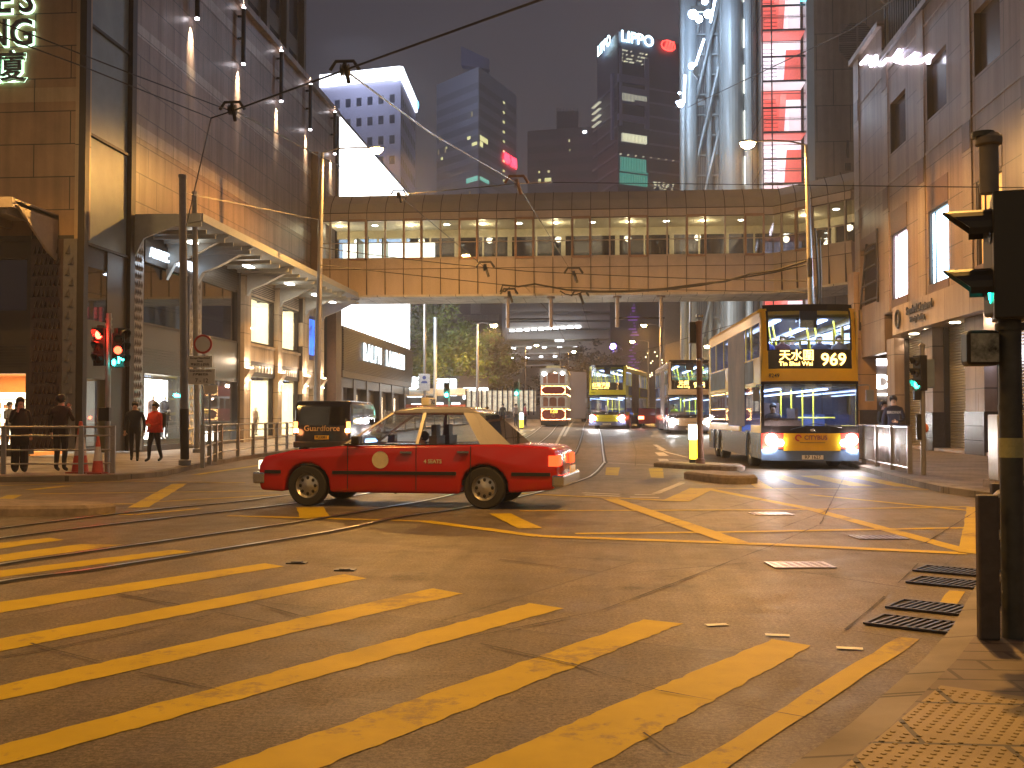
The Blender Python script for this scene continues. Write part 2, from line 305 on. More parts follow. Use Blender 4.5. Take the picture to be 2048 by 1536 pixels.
# concrete joints, tar seams
z=MB()
def seam(pts,w=.03): strip(z,pts,.014,z=.0088,jag=.007)
for p in [[(6.44,18.37),(3.45,11.93),(3.23,11.69)],[(1.74,11.48),(-0.02,7.57),(-0.97,6.41)],[(2.67,13.73),(1.74,11.48)],[(2.67,13.73),(4.6,12.51)],[(-1.09,12.03),(1.64,11.13)],
 [(2.83,18.62),(0.98,14.3),(0.14,12.28)],[(1.01,14.3),(2.2,13.51)],[(2.2,13.51),(3.94,17.63)],[(0.09,14.23),(1.01,14.3)],
 [(-0.73,6.43),(-0.18,5.96)],[(-0.18,5.96),(0.28,5.4)],[(0.28,5.4),(1,4.92)],[(-2.62,7.76),(-1.96,7.13)],[(-3.71,8),(-3.04,7.57)],[(-2.73,7.34),(-2.13,6.9)],
 [(-3.41,6.21),(-2.77,5.77)],[(-2.49,5.59),(-1.86,5.22)],[(-2.68,7.21),(-3.22,6.09),(-3.4,5.86)],[(-0.98,10.26),(0.1,9.37),(1.67,10.41)],[(1.72,9.66),(2.39,8.8)],
 [(2.92,10.31),(2.4,9.06)],[(2.12,8.38),(1.54,7.05)],[(1.54,7.05),(1.81,6.79)],[(2.74,13.92),(5.71,26.02)],[(5.71,26.02),(4.06,23.85)],[(0.17,4.68),(0.27,4.42),(0.33,4.37)],
 [(2.8,19.83),(3.4,19.01)],[(0.9,30),(1.3,42),(1.6,60),(1.7,90)],[(-3.2,26),(-3.6,45),(-3.9,90)],[(3.2,18),(3.4,28)]]: seam(p,.028)
tag(z.build('tar_seams',m_joint,road),kind='structure')
# tram rails set in the road
m_rail=M('polished_rail_steel',(.55,.56,.6),rough=.3,metal=1,var=.1); m_groove=M('rail_groove',(.012,.01,.01),rough=.8)
trk={'near_track':([(-6.08,7.26),(-5.52,9.49),(-5.2,10.4),(-3.93,13.69),(-3.25,15.98),(-2.68,18.27),(-1.71,25.4),(-1.25,32),(-1.02,41.8),(-1.15,62),(-1.35,78),(-1.6,110),(-2,150)],
 [(-5.51,6.57),(-4.94,8.5),(-4.58,9.16),(-4.28,9.87),(-3.47,11.88),(-3.13,12.88),(-2.71,14.56),(-2.15,15.81),(-1.27,18.86),(-0.48,23.1),(-0.18,26.21),(0.07,32.62),(.07,32.6),(.03,41.8),(-.08,62),(-.28,78),(-.53,110),(-.93,150)]),
'far_track':([(-7.84,9.33),(-7.32,12.59),(-6.59,15.26),(-5.88,16.81),(-5.49,18.27),(-4.66,20.6),(-4.2,28),(-4,41.8),(-4.1,62),(-4.4,78),(-5,110),(-5.6,150)],
 [(-7.22,8.61),(-6.72,11.55),(-5.95,13.79),(-5.35,15.28),(-4.87,16.5),(-4.21,18.62),(-3.1,27),(-2.93,41.8),(-3.03,62),(-3.33,78),(-3.93,110),(-4.5,150)])}
def smoothp(p):
    P=[Vector((*q,0)) for q in p]; out=[]
    for i in range(len(P)-1):
        a,b,c,d=P[max(i-1,0)],P[i],P[i+1],P[min(i+2,len(P)-1)]
        for k in range(6):
            t=k/6; out.append(.5*((2*b)+(c-a)*t+(2*a-5*b+4*c-d)*t*t+(3*b-a-3*c+d)*t**3))
    return [(q.x,q.y) for q in out+[P[-1]]]
for n,(l,r) in trk.items():
    t=MB(); t.m=1
    for q in (l,r): strip(t,smoothp(q),.15,z=.010)
    t.m=0
    for q in (l,r): strip(t,[(x-.02,y) for x,y in smoothp(q)],.05,z=.014)
    tag(t.build('tram_track',[m_rail,m_groove]),kind='structure')
# pavements
m_pave=panel('pavement_slabs',(.12,.09,.07),(.145,.11,.09),'XY',.42,.21,.012,(.05,.035,.03),rough=.6)
m_kerb=panel('kerb_stone',(.20,.17,.135),(.17,.145,.115),'YX',.9,5,.012,(.06,.05,.04),rough=.7)
m_pavel=panel('left_pavement_slabs',(.33,.29,.25),(.28,.25,.21),'XY',.6,.6,.008,(.08,.07,.06),rough=.55)
def pavement(name,kerb,far,m,corners,h=.13,flip=1):
    # kerb: flat stretch (level ground) closed by the corners; far: kerb points of the rising stretch, slices out to X
    b=MB(); K=[Vector(p) for p in kerb]; I=[]
    for i,p in enumerate(K):
        d=(K[min(i+1,len(K)-1)]-K[max(i-1,0)]).normalized(); I.append(p+Vector((-d.y,d.x))*.16*flip)
    I=[(q.x,q.y) for q in I]
    for a,c,a2,c2 in zip(kerb,kerb[1:],I,I[1:]):
        b.m=1; b.quad((*a,-.02),(*c,-.02),(*c,h-.015),(*a,h-.015)); b.quad((*a,h-.015),(*c,h-.015),(*c2,h),(*a2,h))
    b.m=0; b.add([(*p,h) for p in I+corners],[tuple(range(len(I)+len(corners)))])
    if far:
        X,pts=far; pts=[kerb[-1]]+pts; sg=1 if X>0 else -1
        for (x,y),(x2,y2) in zip(pts,pts[1:]):
            za,zc=gz(y),gz(y2); b.m=1; b.quad((x,y,za-.02),(x2,y2,zc-.02),(x2,y2,zc+h-.015),(x,y,za+h-.015)); b.quad((x,y,za+h-.015),(x2,y2,zc+h-.015),(x2+sg*.16,y2,zc+h),(x+sg*.16,y,za+h))
            b.m=0; b.quad((x+sg*.16,y,za+h),(x2+sg*.16,y2,zc+h),(X,y2,zc+h),(X,y,za+h))
    return tag(b.build(name,[m,m_kerb]),kind='structure')
pavement('pavement_left',[(-60,20.6),(-30,20.9),(-16,21.3),(-12.5,21.7),(-11.2,22.1),(-10.5,22.6),(-10.2,23.3),(-10.15,24.2),(-10.45,26),(-10.9,28.5),(-11.5,34),(-12.1,42)],
 (-70,[(-12.7,52),(-13.1,62),(-12.4,70),(-11.4,76),(-10.8,80),(-10.6,90),(-10.7,100),(-11.5,140),(-12,200)]),m_pavel,[(-70,42),(-70,20.6)])
pavement('pavement_right',[(40,17.2),(14,17.4),(8,17.7),(6.9,18),(6.35,18.6),(6.1,20.1),(6.15,22),(6.25,24),(6.5,27),(6.85,31),(7.1,42)],
 (60,[(7.25,52),(7.4,62),(7.7,72),(7.8,80),(8,90),(8,100),(8,140),(8,200)]),m_pave,[(60,42),(60,17.2)],flip=-1)
pavement('pavement_near',[(-1.5,.2),(-.2,2.3),(.62,3.88),(1.0,4.51),(1.66,5.77),(2.06,6.61),(2.72,8.19),(3.35,9.5),(4.3,10.8),(6,11.8),(12,12.4),(40,12.6)],None,m_pave,[(40,-14),(-1.5,-14)],flip=-1)
# tactile paving near the crossing
t=MB(); ta,tb=Vector((0.84,3.9)),Vector((1.54,5.11)); d=(tb-ta).normalized(); ta=ta-d*.6; nn=Vector((d.y,-d.x)); Lt=(tb-ta).length
t.m=0
def tp(u,v,z): q=ta+d*u+nn*v; return (q.x,q.y,z)
t.quad(tp(0,0,.134),tp(Lt,0,.134),tp(Lt,1.2,.134),tp(0,1.2,.134))
for i in range(int(Lt/.05)):
    for j in range(24):
        u,v=.025+i*.05,.025+j*.05
        if (i%12==11) : continue
        p=[tp(u+.013*math.cos(a),v+.013*math.sin(a),.134) for a in [k*math.pi/3 for k in range(6)]]; q=[tp(u+.009*math.cos(a),v+.009*math.sin(a),.1375) for a in [k*math.pi/3 for k in range(6)]]
        t.add(p+q,[(k,(k+1)%6,6+(k+1)%6,6+k) for k in range(6)]+[(6,7,8,9,10,11)])
tag(t.build('tactile_paving',panel('tactile_tile',(.26,.19,.075),(.22,.16,.065),'XY',.6,.6,.012,(.04,.03,.02),rough=.55)),kind='structure')
# traffic islands
m_isl=M('island_concrete',(.24,.19,.15),rough=.8,var=.35,sc=5,bump=.6)
def island(pts,h,label):
    c=MB(); n=len(pts); cx=sum(p[0] for p in pts)/n; cy=sum(p[1] for p in pts)/n; q=[(cx+(x-cx)*.93,cy+(y-cy)*.93) for x,y in pts]
    c.add([(*p,0) for p in pts]+[(*p,h*.7) for p in pts]+[(*p,h) for p in q],[(i,(i+1)%n,n+(i+1)%n,n+i) for i in range(n)]+[(n+i,n+(i+1)%n,2*n+(i+1)%n,2*n+i) for i in range(n)]+[tuple(range(2*n,3*n))])
    return tag(c.build('traffic_island',m_isl,smooth=False),label,'traffic island')
def oval(a,b,wd,n=8):
    A,B=Vector(a),Vector(b); d=(B-A).normalized(); nn=Vector((-d.y,d.x)); o=[]
    for k in range(n+1): t=-math.pi/2+math.pi*k/n; q=B+d*math.cos(t)*wd/2+nn*math.sin(t)*wd/2; o.append((q.x,q.y))
    for k in range(n+1): t=math.pi/2+math.pi*k/n; q=A+d*math.cos(t)*wd/2+nn*math.sin(t)*wd/2; o.append((q.x,q.y))
    return o
island(oval((1.95,29.9),(3.1,28.2),1.1),.15,'raised concrete refuge island under the lit yellow bollard')
island(oval((2.25,24.2),(2.75,22.7),.9),.17,'worn low concrete island nearer the camera than the lit bollard island')
island([(-9.2,15.6),(-7.2,15.1),(-6.9,14.8),(-7.1,14.4),(-8.0,14.2),(-10,14.1)],.14,'rough concrete island at the left edge of the junction')
# drain grates, covers, litter
m_iron=M('cast_iron',(.05,.045,.05),rough=.42,metal=.7,var=.3,sc=20)
def grate():
    b=MB(); b.box(-.36,.36,-.02,.0,.006,.02); b.box(-.36,.36,.36,.38,.006,.02); b.box(-.38,-.36,-.02,.38,.006,.02); b.box(.36,.38,-.02,.38,.006,.02)
    for i in range(14):
        x=-.34+i*.05; b.add([(x,0,.018),(x+.022,0,.018),(x+.062,.36,.018),(x+.04,.36,.018),(x,0,.006),(x+.022,0,.006),(x+.062,.36,.006),(x+.04,.36,.006)],[(0,1,2,3),(0,4,5,1),(1,5,6,2),(3,2,6,7),(0,3,7,4)])
    b.m=1; b.quad((-.36,0,.0075),(.36,0,.0075),(.36,.36,.0075),(-.36,.36,.0075)); return b
gr=[((3.05,9.75),'slotted iron drain grate farthest from the camera by the near kerb'),((2.8,9.05),'second farthest slotted iron drain grate by the near kerb'),((2.33,7.85),'slotted iron drain grate just beyond the nearest one'),((2.03,7.22),'nearest slotted iron drain grate beside the kerb railing')]
g0=None
for (x,y),lab in gr:
    if g0 is None: g0=tag(grate().build('drain_grate',[m_iron,m_groove]),lab,'drain grate','drain grates along the near kerb'); o=g0
    else: o=g0.copy(); COL.objects.link(o); o['label']=lab
    o.location=(x,y-.15,0); o.rotation_euler=(0,0,R(-32))
for (x,y),lab in [((3.1,12.5),'small rectangular metal cover inside the yellow box lines'),((1.8,10.1),'rectangular patterned metal cover nearer the crossing'),((2.35,15.4),'shiny metal cover reflecting the bus headlights')]:
    b=MB(); b.box(-.28,.28,-.2,.2,.003,.012)
    for i in range(7):
        for j in range(5): b.box(-.25+i*.075,-.21+i*.075,-.17+j*.075,-.13+j*.075,.012,.015)
    o=tag(b.build('manhole_cover',M('cover_steel',(.28,.25,.25),rough=.35,metal=.8,var=.2)),lab,'manhole cover'); o.location=(x,y,0); o.rotation_euler=(0,0,.1)
m_paper=M('white_paper',(.75,.74,.7),rough=.6)
for (x,y),rz,lab in [((.74,7.15),.3,'crumpled white paper scrap left of the other litter on the road'),((1.08,6.84),-.1,'flat white paper scrap just beyond the last long yellow stripe'),((1.44,6.49),-.15,'flat white paper scrap nearest the kerb')]:
    b=MB(); b.surf(lambda u,v:(u,v,.004+.003*math.sin(u*60)*math.cos(v*50)),-.075,.075,-.03,.03,6,3,t=(0,0,.002)); o=tag(b.build('paper_scrap',m_paper),lab,'litter'); o.location=(x,y,.004); o.rotation_euler=(0,0,rz)
for (x,y),lab in [((-2.84,9.86),'small dark stud plate in the road left of its neighbour'),((-2.28,9.44),'small dark stud plate in the road above the long stripe')]:
    b=MB(); b.box(-.09,.09,-.06,.06,.002,.012); b.box(-.05,.05,-.03,.03,.012,.02); o=tag(b.build('road_stud',m_iron),lab,'road stud'); o.location=(x,y,0)
# ---------------- left corner building ----------------
def rock(c,k): return tuple(min(1,v*k) for v in c)
c_st=(.21,.145,.11)
m_stE=panel('brown_stone_street_face',c_st,rock(c_st,.86),'YZ',1.5,1.05,.016,rough=.38,z0=.59)
m_stS=panel('brown_stone_side_face',(.27,.175,.105),(.235,.15,.09),'XZ',2.4,1.05,.016,rough=.38,z0=.59)
m_band=panel('pale_stone_band',(.31,.25,.205),(.28,.225,.185),'YZ',1.5,5,.014,rough=.35)
m_bandS=panel('pale_stone_band_side',(.34,.25,.16),(.30,.23,.15),'XZ',2.4,5,.014,rough=.35)
m_dark=M('dark_bronze_metal',(.030,.025,.024),rough=.5,metal=.6,var=.2)
m_darkp=M('grey_metal_panel',(.042,.040,.039),rough=.4,metal=.3,var=.1,sc=1)
m_black=M('black_paint',(.012,.011,.012),rough=.4,var=.1)
m_white=M('white_steel_paint',(.36,.38,.38),rough=.4,var=.08)
m_cream=panel('cream_stone',(.40,.32,.23),(.37,.295,.21),'YZ',3,1.3,.012,rough=.45)
m_gdark=glass('dark_window_glass',(.25,.26,.28),.10); m_gclear=glass('clear_glass',(.9,.92,.9),.03)
m_frost=M('frosted_blue_grey_glass',(.15,.20,.23),rough=.42,var=.25,sc=.5,spec=.35)
FX=-16.4; FY=33.5
B1=thing('corner_mall_building','tall brown stone corner building with pale bands, lit shopfronts and wall lamps','building',(-16.4,33.5,.13))
def piece(v,T):
    for (a,p),(b_,q) in zip(T,T[1:]):
        if a<=v<=b_: return p+(q-p)*(v-a)/(b_-a)
    return v
TY=[(20,19.05),(33.5,32.55),(36.9,35.8),(37.2,36.15),(38.2,37.1),(43,41.4),(44,42.7),(47.6,47.2),(48.45,47.5),(52.6,52.6)]
wy=lambda y: piece(y,TY)
wx=lambda x: x if x>-16.9 or x<-60 else -16.9+(x+16.9)*.62
def bp(mb,name,m,par=None,**k):
    mb.v=[((wx(x) if y<37 and x<-16.5 else x),wy(y),z) for x,y,z in mb.v]
    return mb.build(name,m,par or B1,world=True,**k)
b=MB()
b.box(FX-.6,FX,37.15,64.8,8.3,20)                 # street face above canopy
b.box(FX-.3,FX+.25,37.0,64.9,20,20.3)             # parapet ledge
b.box(FX-10,FX-.55,38,64.2,20.05,20.25)
bp(b,'wall',m_stE)
b=MB(); b.box(-60,-16.62,FY,FY+.5,7.1,40); bp(b,'side_wall',m_stS)
b=MB()
for z in (11.3,14.9,18.5): b.box(FX-.1,FX+.012,37.15,64.2,z,z+.45)
bp(b,'stone_band',m_band)
b=MB()
for z in (11.4,15.0,18.6): b.box(-60,-16.62,FY-.012,FY+.1,z,z+.45)
b.box(-16.62,-16.3,FY-.03,FY+.4,7.0,40); bp(b,'side_stone_band',m_bandS)
# tall glazed corner bay
b=MB()
for i in range(9): z=6.9+i*3.55; b.box(-16.46,-16.42,FY+.2,37.0,z+.05,z+3.5)
bp(b,'corner_glazing',m_frost)
b=MB(); b.box(-16.5,-16.28,FY-.04,FY+.25,.2,40); b.box(-16.5,-16.25,36.9,37.2,.2,40)
for i in range(9): z=6.9+i*3.55; b.box(-16.44,-16.33,FY+.2,37,z-.04,z+.05)
b.box(-17,-16.44,FY+.2,37,6.2,40); bp(b,'corner_frame',m_dark)
# setback tower above the podium
b=MB(); b.box(-30,-18.8,38,66,19.9,60); m_tow=M('tower_stone',(.14,.12,.10),rough=.6); bp(b,'upper_tower',m_tow)
b=MB()
for i in range(7):
    for j in range(8):
        y=40+i*3.7; z=21+j*3.7
        b.box(-18.86,-18.79,y,y+2.3,z,z+2.7)
bp(b,'upper_windows',M('dark_tower_glass',(.02,.02,.025),rough=.15))
b=MB()
for i in range(8): b.box(-18.79,-18.45,39.0+i*3.7,39.5+i*3.7,20,60)
bp(b,'upper_pilasters',m_tow)
b=MB(); b.box(-16.45,-16.0,59.3,61.0,8.3,16.4); b.box(-16.45,-15.9,63.2,64.6,.3,8); bp(b,'corner_pier',M('dark_brown_pier',(.09,.05,.035),rough=.5,var=.2))
# slim wall lamps with narrow beams
m_lampcan=M('lamp_metal',(.03,.03,.032),rough=.3,metal=.8); m_hot=E('lamp_glow',(1,.90,.95),12)
for i,y in enumerate((38.2+5.0*k for k in range(6))):
    y=[42.99,47.4,52.7,58.1,63.6][i] if i<5 else 38.6
    if i==5: continue
    z=[18.0,17.7,17.6,17.5,17.2][i]; z0=1.36+[0,0,0,0,0][i]
    z=18.26
    c=MB(); c.tube([(FX+.26,y,z-.9),(FX+.26,y,z+1.6)],.10,10); c.box(FX,FX+.2,y-.04,y+.04,z+.2,z+.3); c.box(FX,FX+.2,y-.04,y+.04,z+1.2,z+1.3)
    o=bp(c,'wall_lamp',m_lampcan); c=MB(); c.tube([(FX+.26,wy(y),z-.96),(FX+.26,wy(y),z-.90)],.085,10); c.tube([(FX+.26,wy(y),z+1.6),(FX+.26,wy(y),z+1.66)],.085,10); gp=c.build('bulb',m_hot,o)
    for s,dz,pw in ((0,-.98,2600),(math.pi,1.72,1000)):
        l=lamp('wall_lamp_beam','SPOT',(FX+.26,wy(y),z+dz),pw,(1,.80,.55),None,r=.04,spot=42,rot=(s,0,0)); l.parent=o; l.data.spot_blend=1
        l.rotation_euler=(s,R(21) if s==0 else R(-21),0)
# halo-lit building letters on the side face
m_let=M('sign_letter_dark',(.05,.06,.08),rough=.4); m_halo=E('sign_halo',(.55,.95,.62),2.2)
for s,z,x,sz in (("PRINCE'S",14.62,-17.98,1.2),('BUILDING',13.56,-17.95,1.2),('\u592a\u5b50\u5927\u5ec8',12.46,-18.25,1.02)):
    sgn=text(s,'sign_letters',m_let,B1,TF(x,wy(FY)-.16,z),sz,.04,.012,.95,world=True,align='RIGHT')
    text(s,'sign_halo',m_halo,B1,TF(x,wy(FY)-.06,z),sz,.01,.045,.95,world=True,align='RIGHT')
# ground floor: side face
def reliefcol(x0,x1,z0,z1,y):
    c=MB(); c.box(x0,x1,y,y+.5,z0,z1); sx=.24; sz=.34; j=0; z=z0+.1
    while z<z1-.3:
        i=0; x=x0+.05+(sx/2 if j%2 else 0)
        while x<x1-sx:
            c.add([(x,y,z),(x+sx*.9,y,z),(x+sx*.75,y,z+sz*.9),(x+sx*.6,y-.09,z+.02)],[(0,3,2),(3,1,2),(0,1,3)]); x+=sx
        z+=sz; j+=1
    return c
m_rel=M('bronze_relief_metal',(.11,.075,.068),rough=.28,metal=.75,var=.1)
m_relg=M('steel_relief_metal',(.20,.19,.19),rough=.3,metal=.7,var=.1)
bp(reliefcol(-18.7,-17.0,.3,7.0,FY-.05),'relief_column',m_rel)
bp(reliefcol(-16.98,-16.5,.3,7.0,FY-.06),'relief_column',m_relg)
b=MB(); b.box(-60,-18.7,FY,FY+.3,6.4,7.1); b.box(-60,-18.7,FY,FY+.3,2.75,4.75); b.box(-18.9,-18.7,FY-.05,FY+.3,.2,7.1); b.box(-60,-19.0,FY,FY+.3,.13,.5)
for z in [3.0+k*.09 for k in range(8)]: b.box(-60,-18.9,FY-.03,FY,z,z+.03)
b.box(-60,-16.5,FY-.02,FY+.4,6.95,7.12); bp(b,'metal_fascia',m_darkp)
b=MB(); b.box(-60,-18.9,FY+.15,FY+.17,4.75,6.4); b.box(-16.43,-16.41,FY+.3,36.3,4.5,6.2); bp(b,'upper_shop_window',m_gdark)
b=MB(); b.box(-60,-17,FY+3,FY+3.1,2.6,7); b.box(-60,-17,FY+.3,FY+3,4.6,4.7); bp(b,'upper_floor_room',M('dim_room',(.2,.18,.14),rough=.8,var=.5,sc=.6))
b=MB(); b.box(-60,-18.9,FY+.12,FY+.14,.5,2.75); bp(b,'shop_window',m_gclear)
# shop interior seen through the side window
m_warm=M('warm_shop_wall',(.75,.52,.25),rough=.7,emit=1.6,var=.12,sc=2); m_warmw=M('bright_shop_shelf',(1,.9,.62),emit=3.2,var=.08,sc=3,rough=.6)  # wall emission stands in for shop lighting; the shelf is backlit
m_or=M('orange_shop_wall',(.72,.28,.06),emit=.25,var=.1,rough=.7)  # faint emission puts the shop lighting into the wall material
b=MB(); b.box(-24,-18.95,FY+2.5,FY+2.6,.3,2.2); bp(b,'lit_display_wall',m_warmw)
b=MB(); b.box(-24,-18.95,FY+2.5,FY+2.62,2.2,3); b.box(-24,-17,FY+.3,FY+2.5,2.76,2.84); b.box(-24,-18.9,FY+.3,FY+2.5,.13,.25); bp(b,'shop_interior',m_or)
b=MB()
for x in [-23.5+i*.62 for i in range(8)]:
    for z in (.55,.95,1.3,1.62,1.95): b.box(x,x+.5,FY+2.35,FY+2.5,z,z+.03); 
    for z in (.6,1.0,1.34,1.66):
        for k in range(4): b.box(x+.04+k*.12,x+.09+k*.12,FY+2.38,FY+2.46,z,z+random.uniform(.1,.22))
bp(b,'shelves',M('shelf_goods',(.35,.16,.05),rough=.6,var=.6,sc=9))
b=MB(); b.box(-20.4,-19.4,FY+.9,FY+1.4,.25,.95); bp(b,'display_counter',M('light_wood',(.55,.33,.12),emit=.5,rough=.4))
# street-face shops (metal-clad part then stone bays)
b=MB()
for y0,y1 in ((37.2,38.6),(41.9,43.1)):
    pass
def reliefE(y0,y1,z0,z1,x):
    c=MB(); c.box(x-.4,x,y0,y1,z0,z1); sy=.2; sz=.3; j=0; z=z0+.05
    while z<z1-.3:
        y=y0+.03+(sy/2 if j%2 else 0)
        while y<y1-sy: c.add([(x,y,z),(x,y+sy*.9,z),(x,y+sy*.45,z+sz*.9),(x+.06,y+sy*.45,z+.1)],[(0,1,3),(1,2,3),(0,3,2)]); y+=sy
        z+=sz; j+=1
    return c
bp(reliefE(37.2,38.2,.2,8.2,FX+.05),'relief_column',m_relg); bp(reliefE(43.0,44.0,.2,8.2,FX+.05),'relief_column',m_relg)
b=MB(); b.box(FX-.35,FX-.02,37.2,48.4,7.0,8.3); b.box(FX-.35,FX-.02,38.2,48.4,2.95,4.75); b.box(FX-.3,FX+.03,47.6,48.45,.2,8.3); b.box(FX-.3,FX,36.2,37.2,.2,6.9); b.box(FX-.3,FX,FY+.3,36.2,2.6,4.5); b.box(FX-.3,FX+.01,35.4,37.2,.2,6.9)
for k in range(9): b.box(FX-.02,FX+.01,38.2,43,3.05+k*.1,3.09+k*.1); b.box(FX-.02,FX+.01,44,47.6,7.1+k*.1,7.13+k*.1)
b.box(FX-.3,FX-.02,38.2,48,.13,.35); b.box(FX-.3,FX,38.2,38.5,.3,3); b.box(FX-.3,FX,44,44.2,.3,3); bp(b,'metal_fascia',m_darkp)
b=MB(); b.box(FX-.12,FX-.10,38.2,43,4.75,7.0); b.box(FX-.12,FX-.10,44,47.6,4.75,7.0); bp(b,'upper_window',m_gdark)
b=MB(); b.box(FX-.3,FX+.02,38.2,47.6,4.7,4.78); b.box(FX-.2,FX+.02,38.15,38.3,4.7,7.1);b.box(FX-.2,FX+.02,42.9,43.02,4.7,7.1);b.box(FX-.2,FX+.02,44,44.1,4.7,7.1);b.box(FX-.2,FX+.02,47.5,47.6,4.7,7.1); bp(b,'window_frame',m_dark)
b=MB(); b.box(FX-3,FX-.3,48.0,48.1,.2,8); b.box(FX-3.1,FX-3,37.5,48,2.9,7.5); b.box(FX-3,FX-.4,37.5,48,4.3,4.4); bp(b,'dim_room',MC['dim_room'])
b=MB(); b.box(FX-.12,FX-.10,38.5,43,.35,2.95); b.box(FX-.12,FX-.10,44.2,47.6,.35,2.95);b.box(FX-.12,FX-.1,FY+.3,35.4,.35,2.6); bp(b,'shop_window',m_gclear)
m_ww=E('white_light_box',(1,.93,.86),4.5)
b=MB(); b.box(FX-.62,FX-.55,39.2,42.3,.55,2.8); bp(b,'lit_display_wall',m_ww)
b=MB(); b.box(FX-2.6,FX-2.5,38.4,40,.3,2.9); b.box(FX-2.5,FX-.3,38.4,43,2.95,3); b.box(FX-2,FX-.3,43.9,44,.3,3); b.box(FX-2.2,FX-2.1,44,48,.3,3); b.box(FX-.6,FX-.3,40.2,42.9,.35,.55); b.box(FX-3,FX-.3,42.95,43,.2,8); bp(b,'shop_interior',M('shop_dark_interior',(.10,.09,.075),rough=.6))
b=MB(); b.box(FX-.5,FX-.46,38.75,38.9,.95,2.25); b.box(FX-.5,FX-.46,39.0,39.15,.95,2.25); b.box(FX-.5,FX-.46,38.7,39.25,.6,.85); bp(b,'light_tube',E('cool_light',(.6,.8,1),9))
b=MB(); b.box(FX-.9,FX-.5,44.6,45.5,.35,.75); b.box(FX-.9,FX-.5,45.9,46.8,.35,.75); bp(b,'lit_plinth',m_ww)
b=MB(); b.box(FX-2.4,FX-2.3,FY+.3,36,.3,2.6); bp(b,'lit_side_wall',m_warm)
b=MB(); b.box(FX-.8,FX-.7,35.0,35.3,.4,2.3); bp(b,'yellow_light_panel',E('amber_panel',(1,.5,.06),2.2))
# stone bays
bays=[(48.45,49.2,52.6),(52.6,53.3,57.0)]
b=MB()
for y0,y1,y2 in bays+[(57.0,58.3,58.4),(60.3,61.5,61.6)]: b.box(FX-.5,FX+.22,y0,y1,.13,8.2)
b.box(FX-.4,FX,48.5,61.5,7.1,8.3); b.box(FX-.3,FX+.04,48.5,57.2,4.0,4.8); b.box(FX-.3,FX+.06,48.5,57.2,.13,.45); b.box(FX-.3,FX,58.3,60.3,3,4.6); b.box(FX-.2,FX+.12,48.5,58,4.7,4.82)
b.box(FX-.3,FX,58.3,60.3,.13,1); bp(b,'stone_bay',m_cream)
m_lit=M('cream_lit_wall',(1,.86,.55),emit=1.1,var=.06,rough=.8,sc=.6)  # wall glows by itself in place of display lighting
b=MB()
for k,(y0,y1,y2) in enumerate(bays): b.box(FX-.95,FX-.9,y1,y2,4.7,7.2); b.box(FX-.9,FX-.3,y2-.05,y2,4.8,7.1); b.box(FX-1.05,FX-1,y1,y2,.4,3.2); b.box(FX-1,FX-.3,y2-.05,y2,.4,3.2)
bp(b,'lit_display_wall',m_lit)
b=MB()
for y0,y1,y2 in bays: b.box(FX-.14,FX-.12,y1,y2,4.8,7.1); b.box(FX-.14,FX-.12,y1,y2,.45,3.3)
bp(b,'shop_window',m_gclear)
b=MB()
for y0,y1,y2 in bays:
    for q in (4.82,7.02): b.box(FX-.2,FX-.02,y1,y2,q,q+.12)
    for q in (y1,y2-.12): b.box(FX-.2,FX-.02,q,q+.12,4.8,7.1); b.box(FX-.2,FX-.02,q,q+.1,.4,3.3)
    b.box(FX-.2,FX+.05,y1,y2,3.3,4.0)
    for k in range(6): b.box(FX-.05,FX+.03,y1,y2,7.2+k*.09,7.24+k*.09)
bp(b,'window_frame',m_dark)
for k,(y0,y1,y2) in enumerate(bays):
    b=MB()
    for i in range(7): b.box(FX+.05,FX+.09,y1+.5+i*.38,y1+.72+i*.38,3.5,3.8)
    bp(b,'shop_name_letters',M('silver_letters',(.6,.55,.45),rough=.3,metal=.8))
# up-and-down lights on the piers
for y in (48.8,52.95,57.6,61.0):
    c=MB(); c.add([(FX+.22,y-.3,3.1),(FX+.22,y+.3,3.1),(FX+.5,y+.3,3.55),(FX+.5,y-.3,3.55),(FX+.22,y-.3,3.6),(FX+.22,y+.3,3.6)],[(0,3,2,1),(0,4,3),(1,2,5),(4,5,2,3),(0,1,5,4)])
    o=bp(c,'pier_light',m_cream); c=MB(); y=wy(y); c.box(FX+.27,FX+.42,y-.2,y+.2,3.62,3.64); c.box(FX+.26,FX+.34,y-.12,y+.12,3.06,3.08); c.build('bulb',E('pier_glow',(1,.82,.62),25),o)
    lamp('pier_glow_light','POINT',(FX+.55,y,3.95),26,(1,.74,.5),o,r=.08); lamp('pier_glow_light','POINT',(FX+.5,y,2.8),16,(1,.74,.5),o,r=.08)
b=MB(); b.box(FX-.1,FX+.02,58.6,60.1,4.9,6.9); bp(b,'blue_window',M('blue_lit_glass',(.02,.10,.55),emit=1.6,var=.8,sc=1.2))
for loc,pw,col,sz in [((FX-.55,50.9,6.9),26,(1,.85,.6),(.4,3)),((FX-.55,55.2,6.9),26,(1,.85,.6),(.4,3)),((FX-.6,50.9,3.1),35,(1,.85,.6),(.4,3)),((FX-.6,55.2,3.1),25,(1,.85,.6),(.4,3)),((FX-.4,39.6,2.8),30,(1,.93,.86),(.25,2.4)),((-19.8,33.8,2.7),60,(1,.8,.5),(3.5,1))]:
    lamp('shop_light','AREA',loc,pw,col,size=sz)
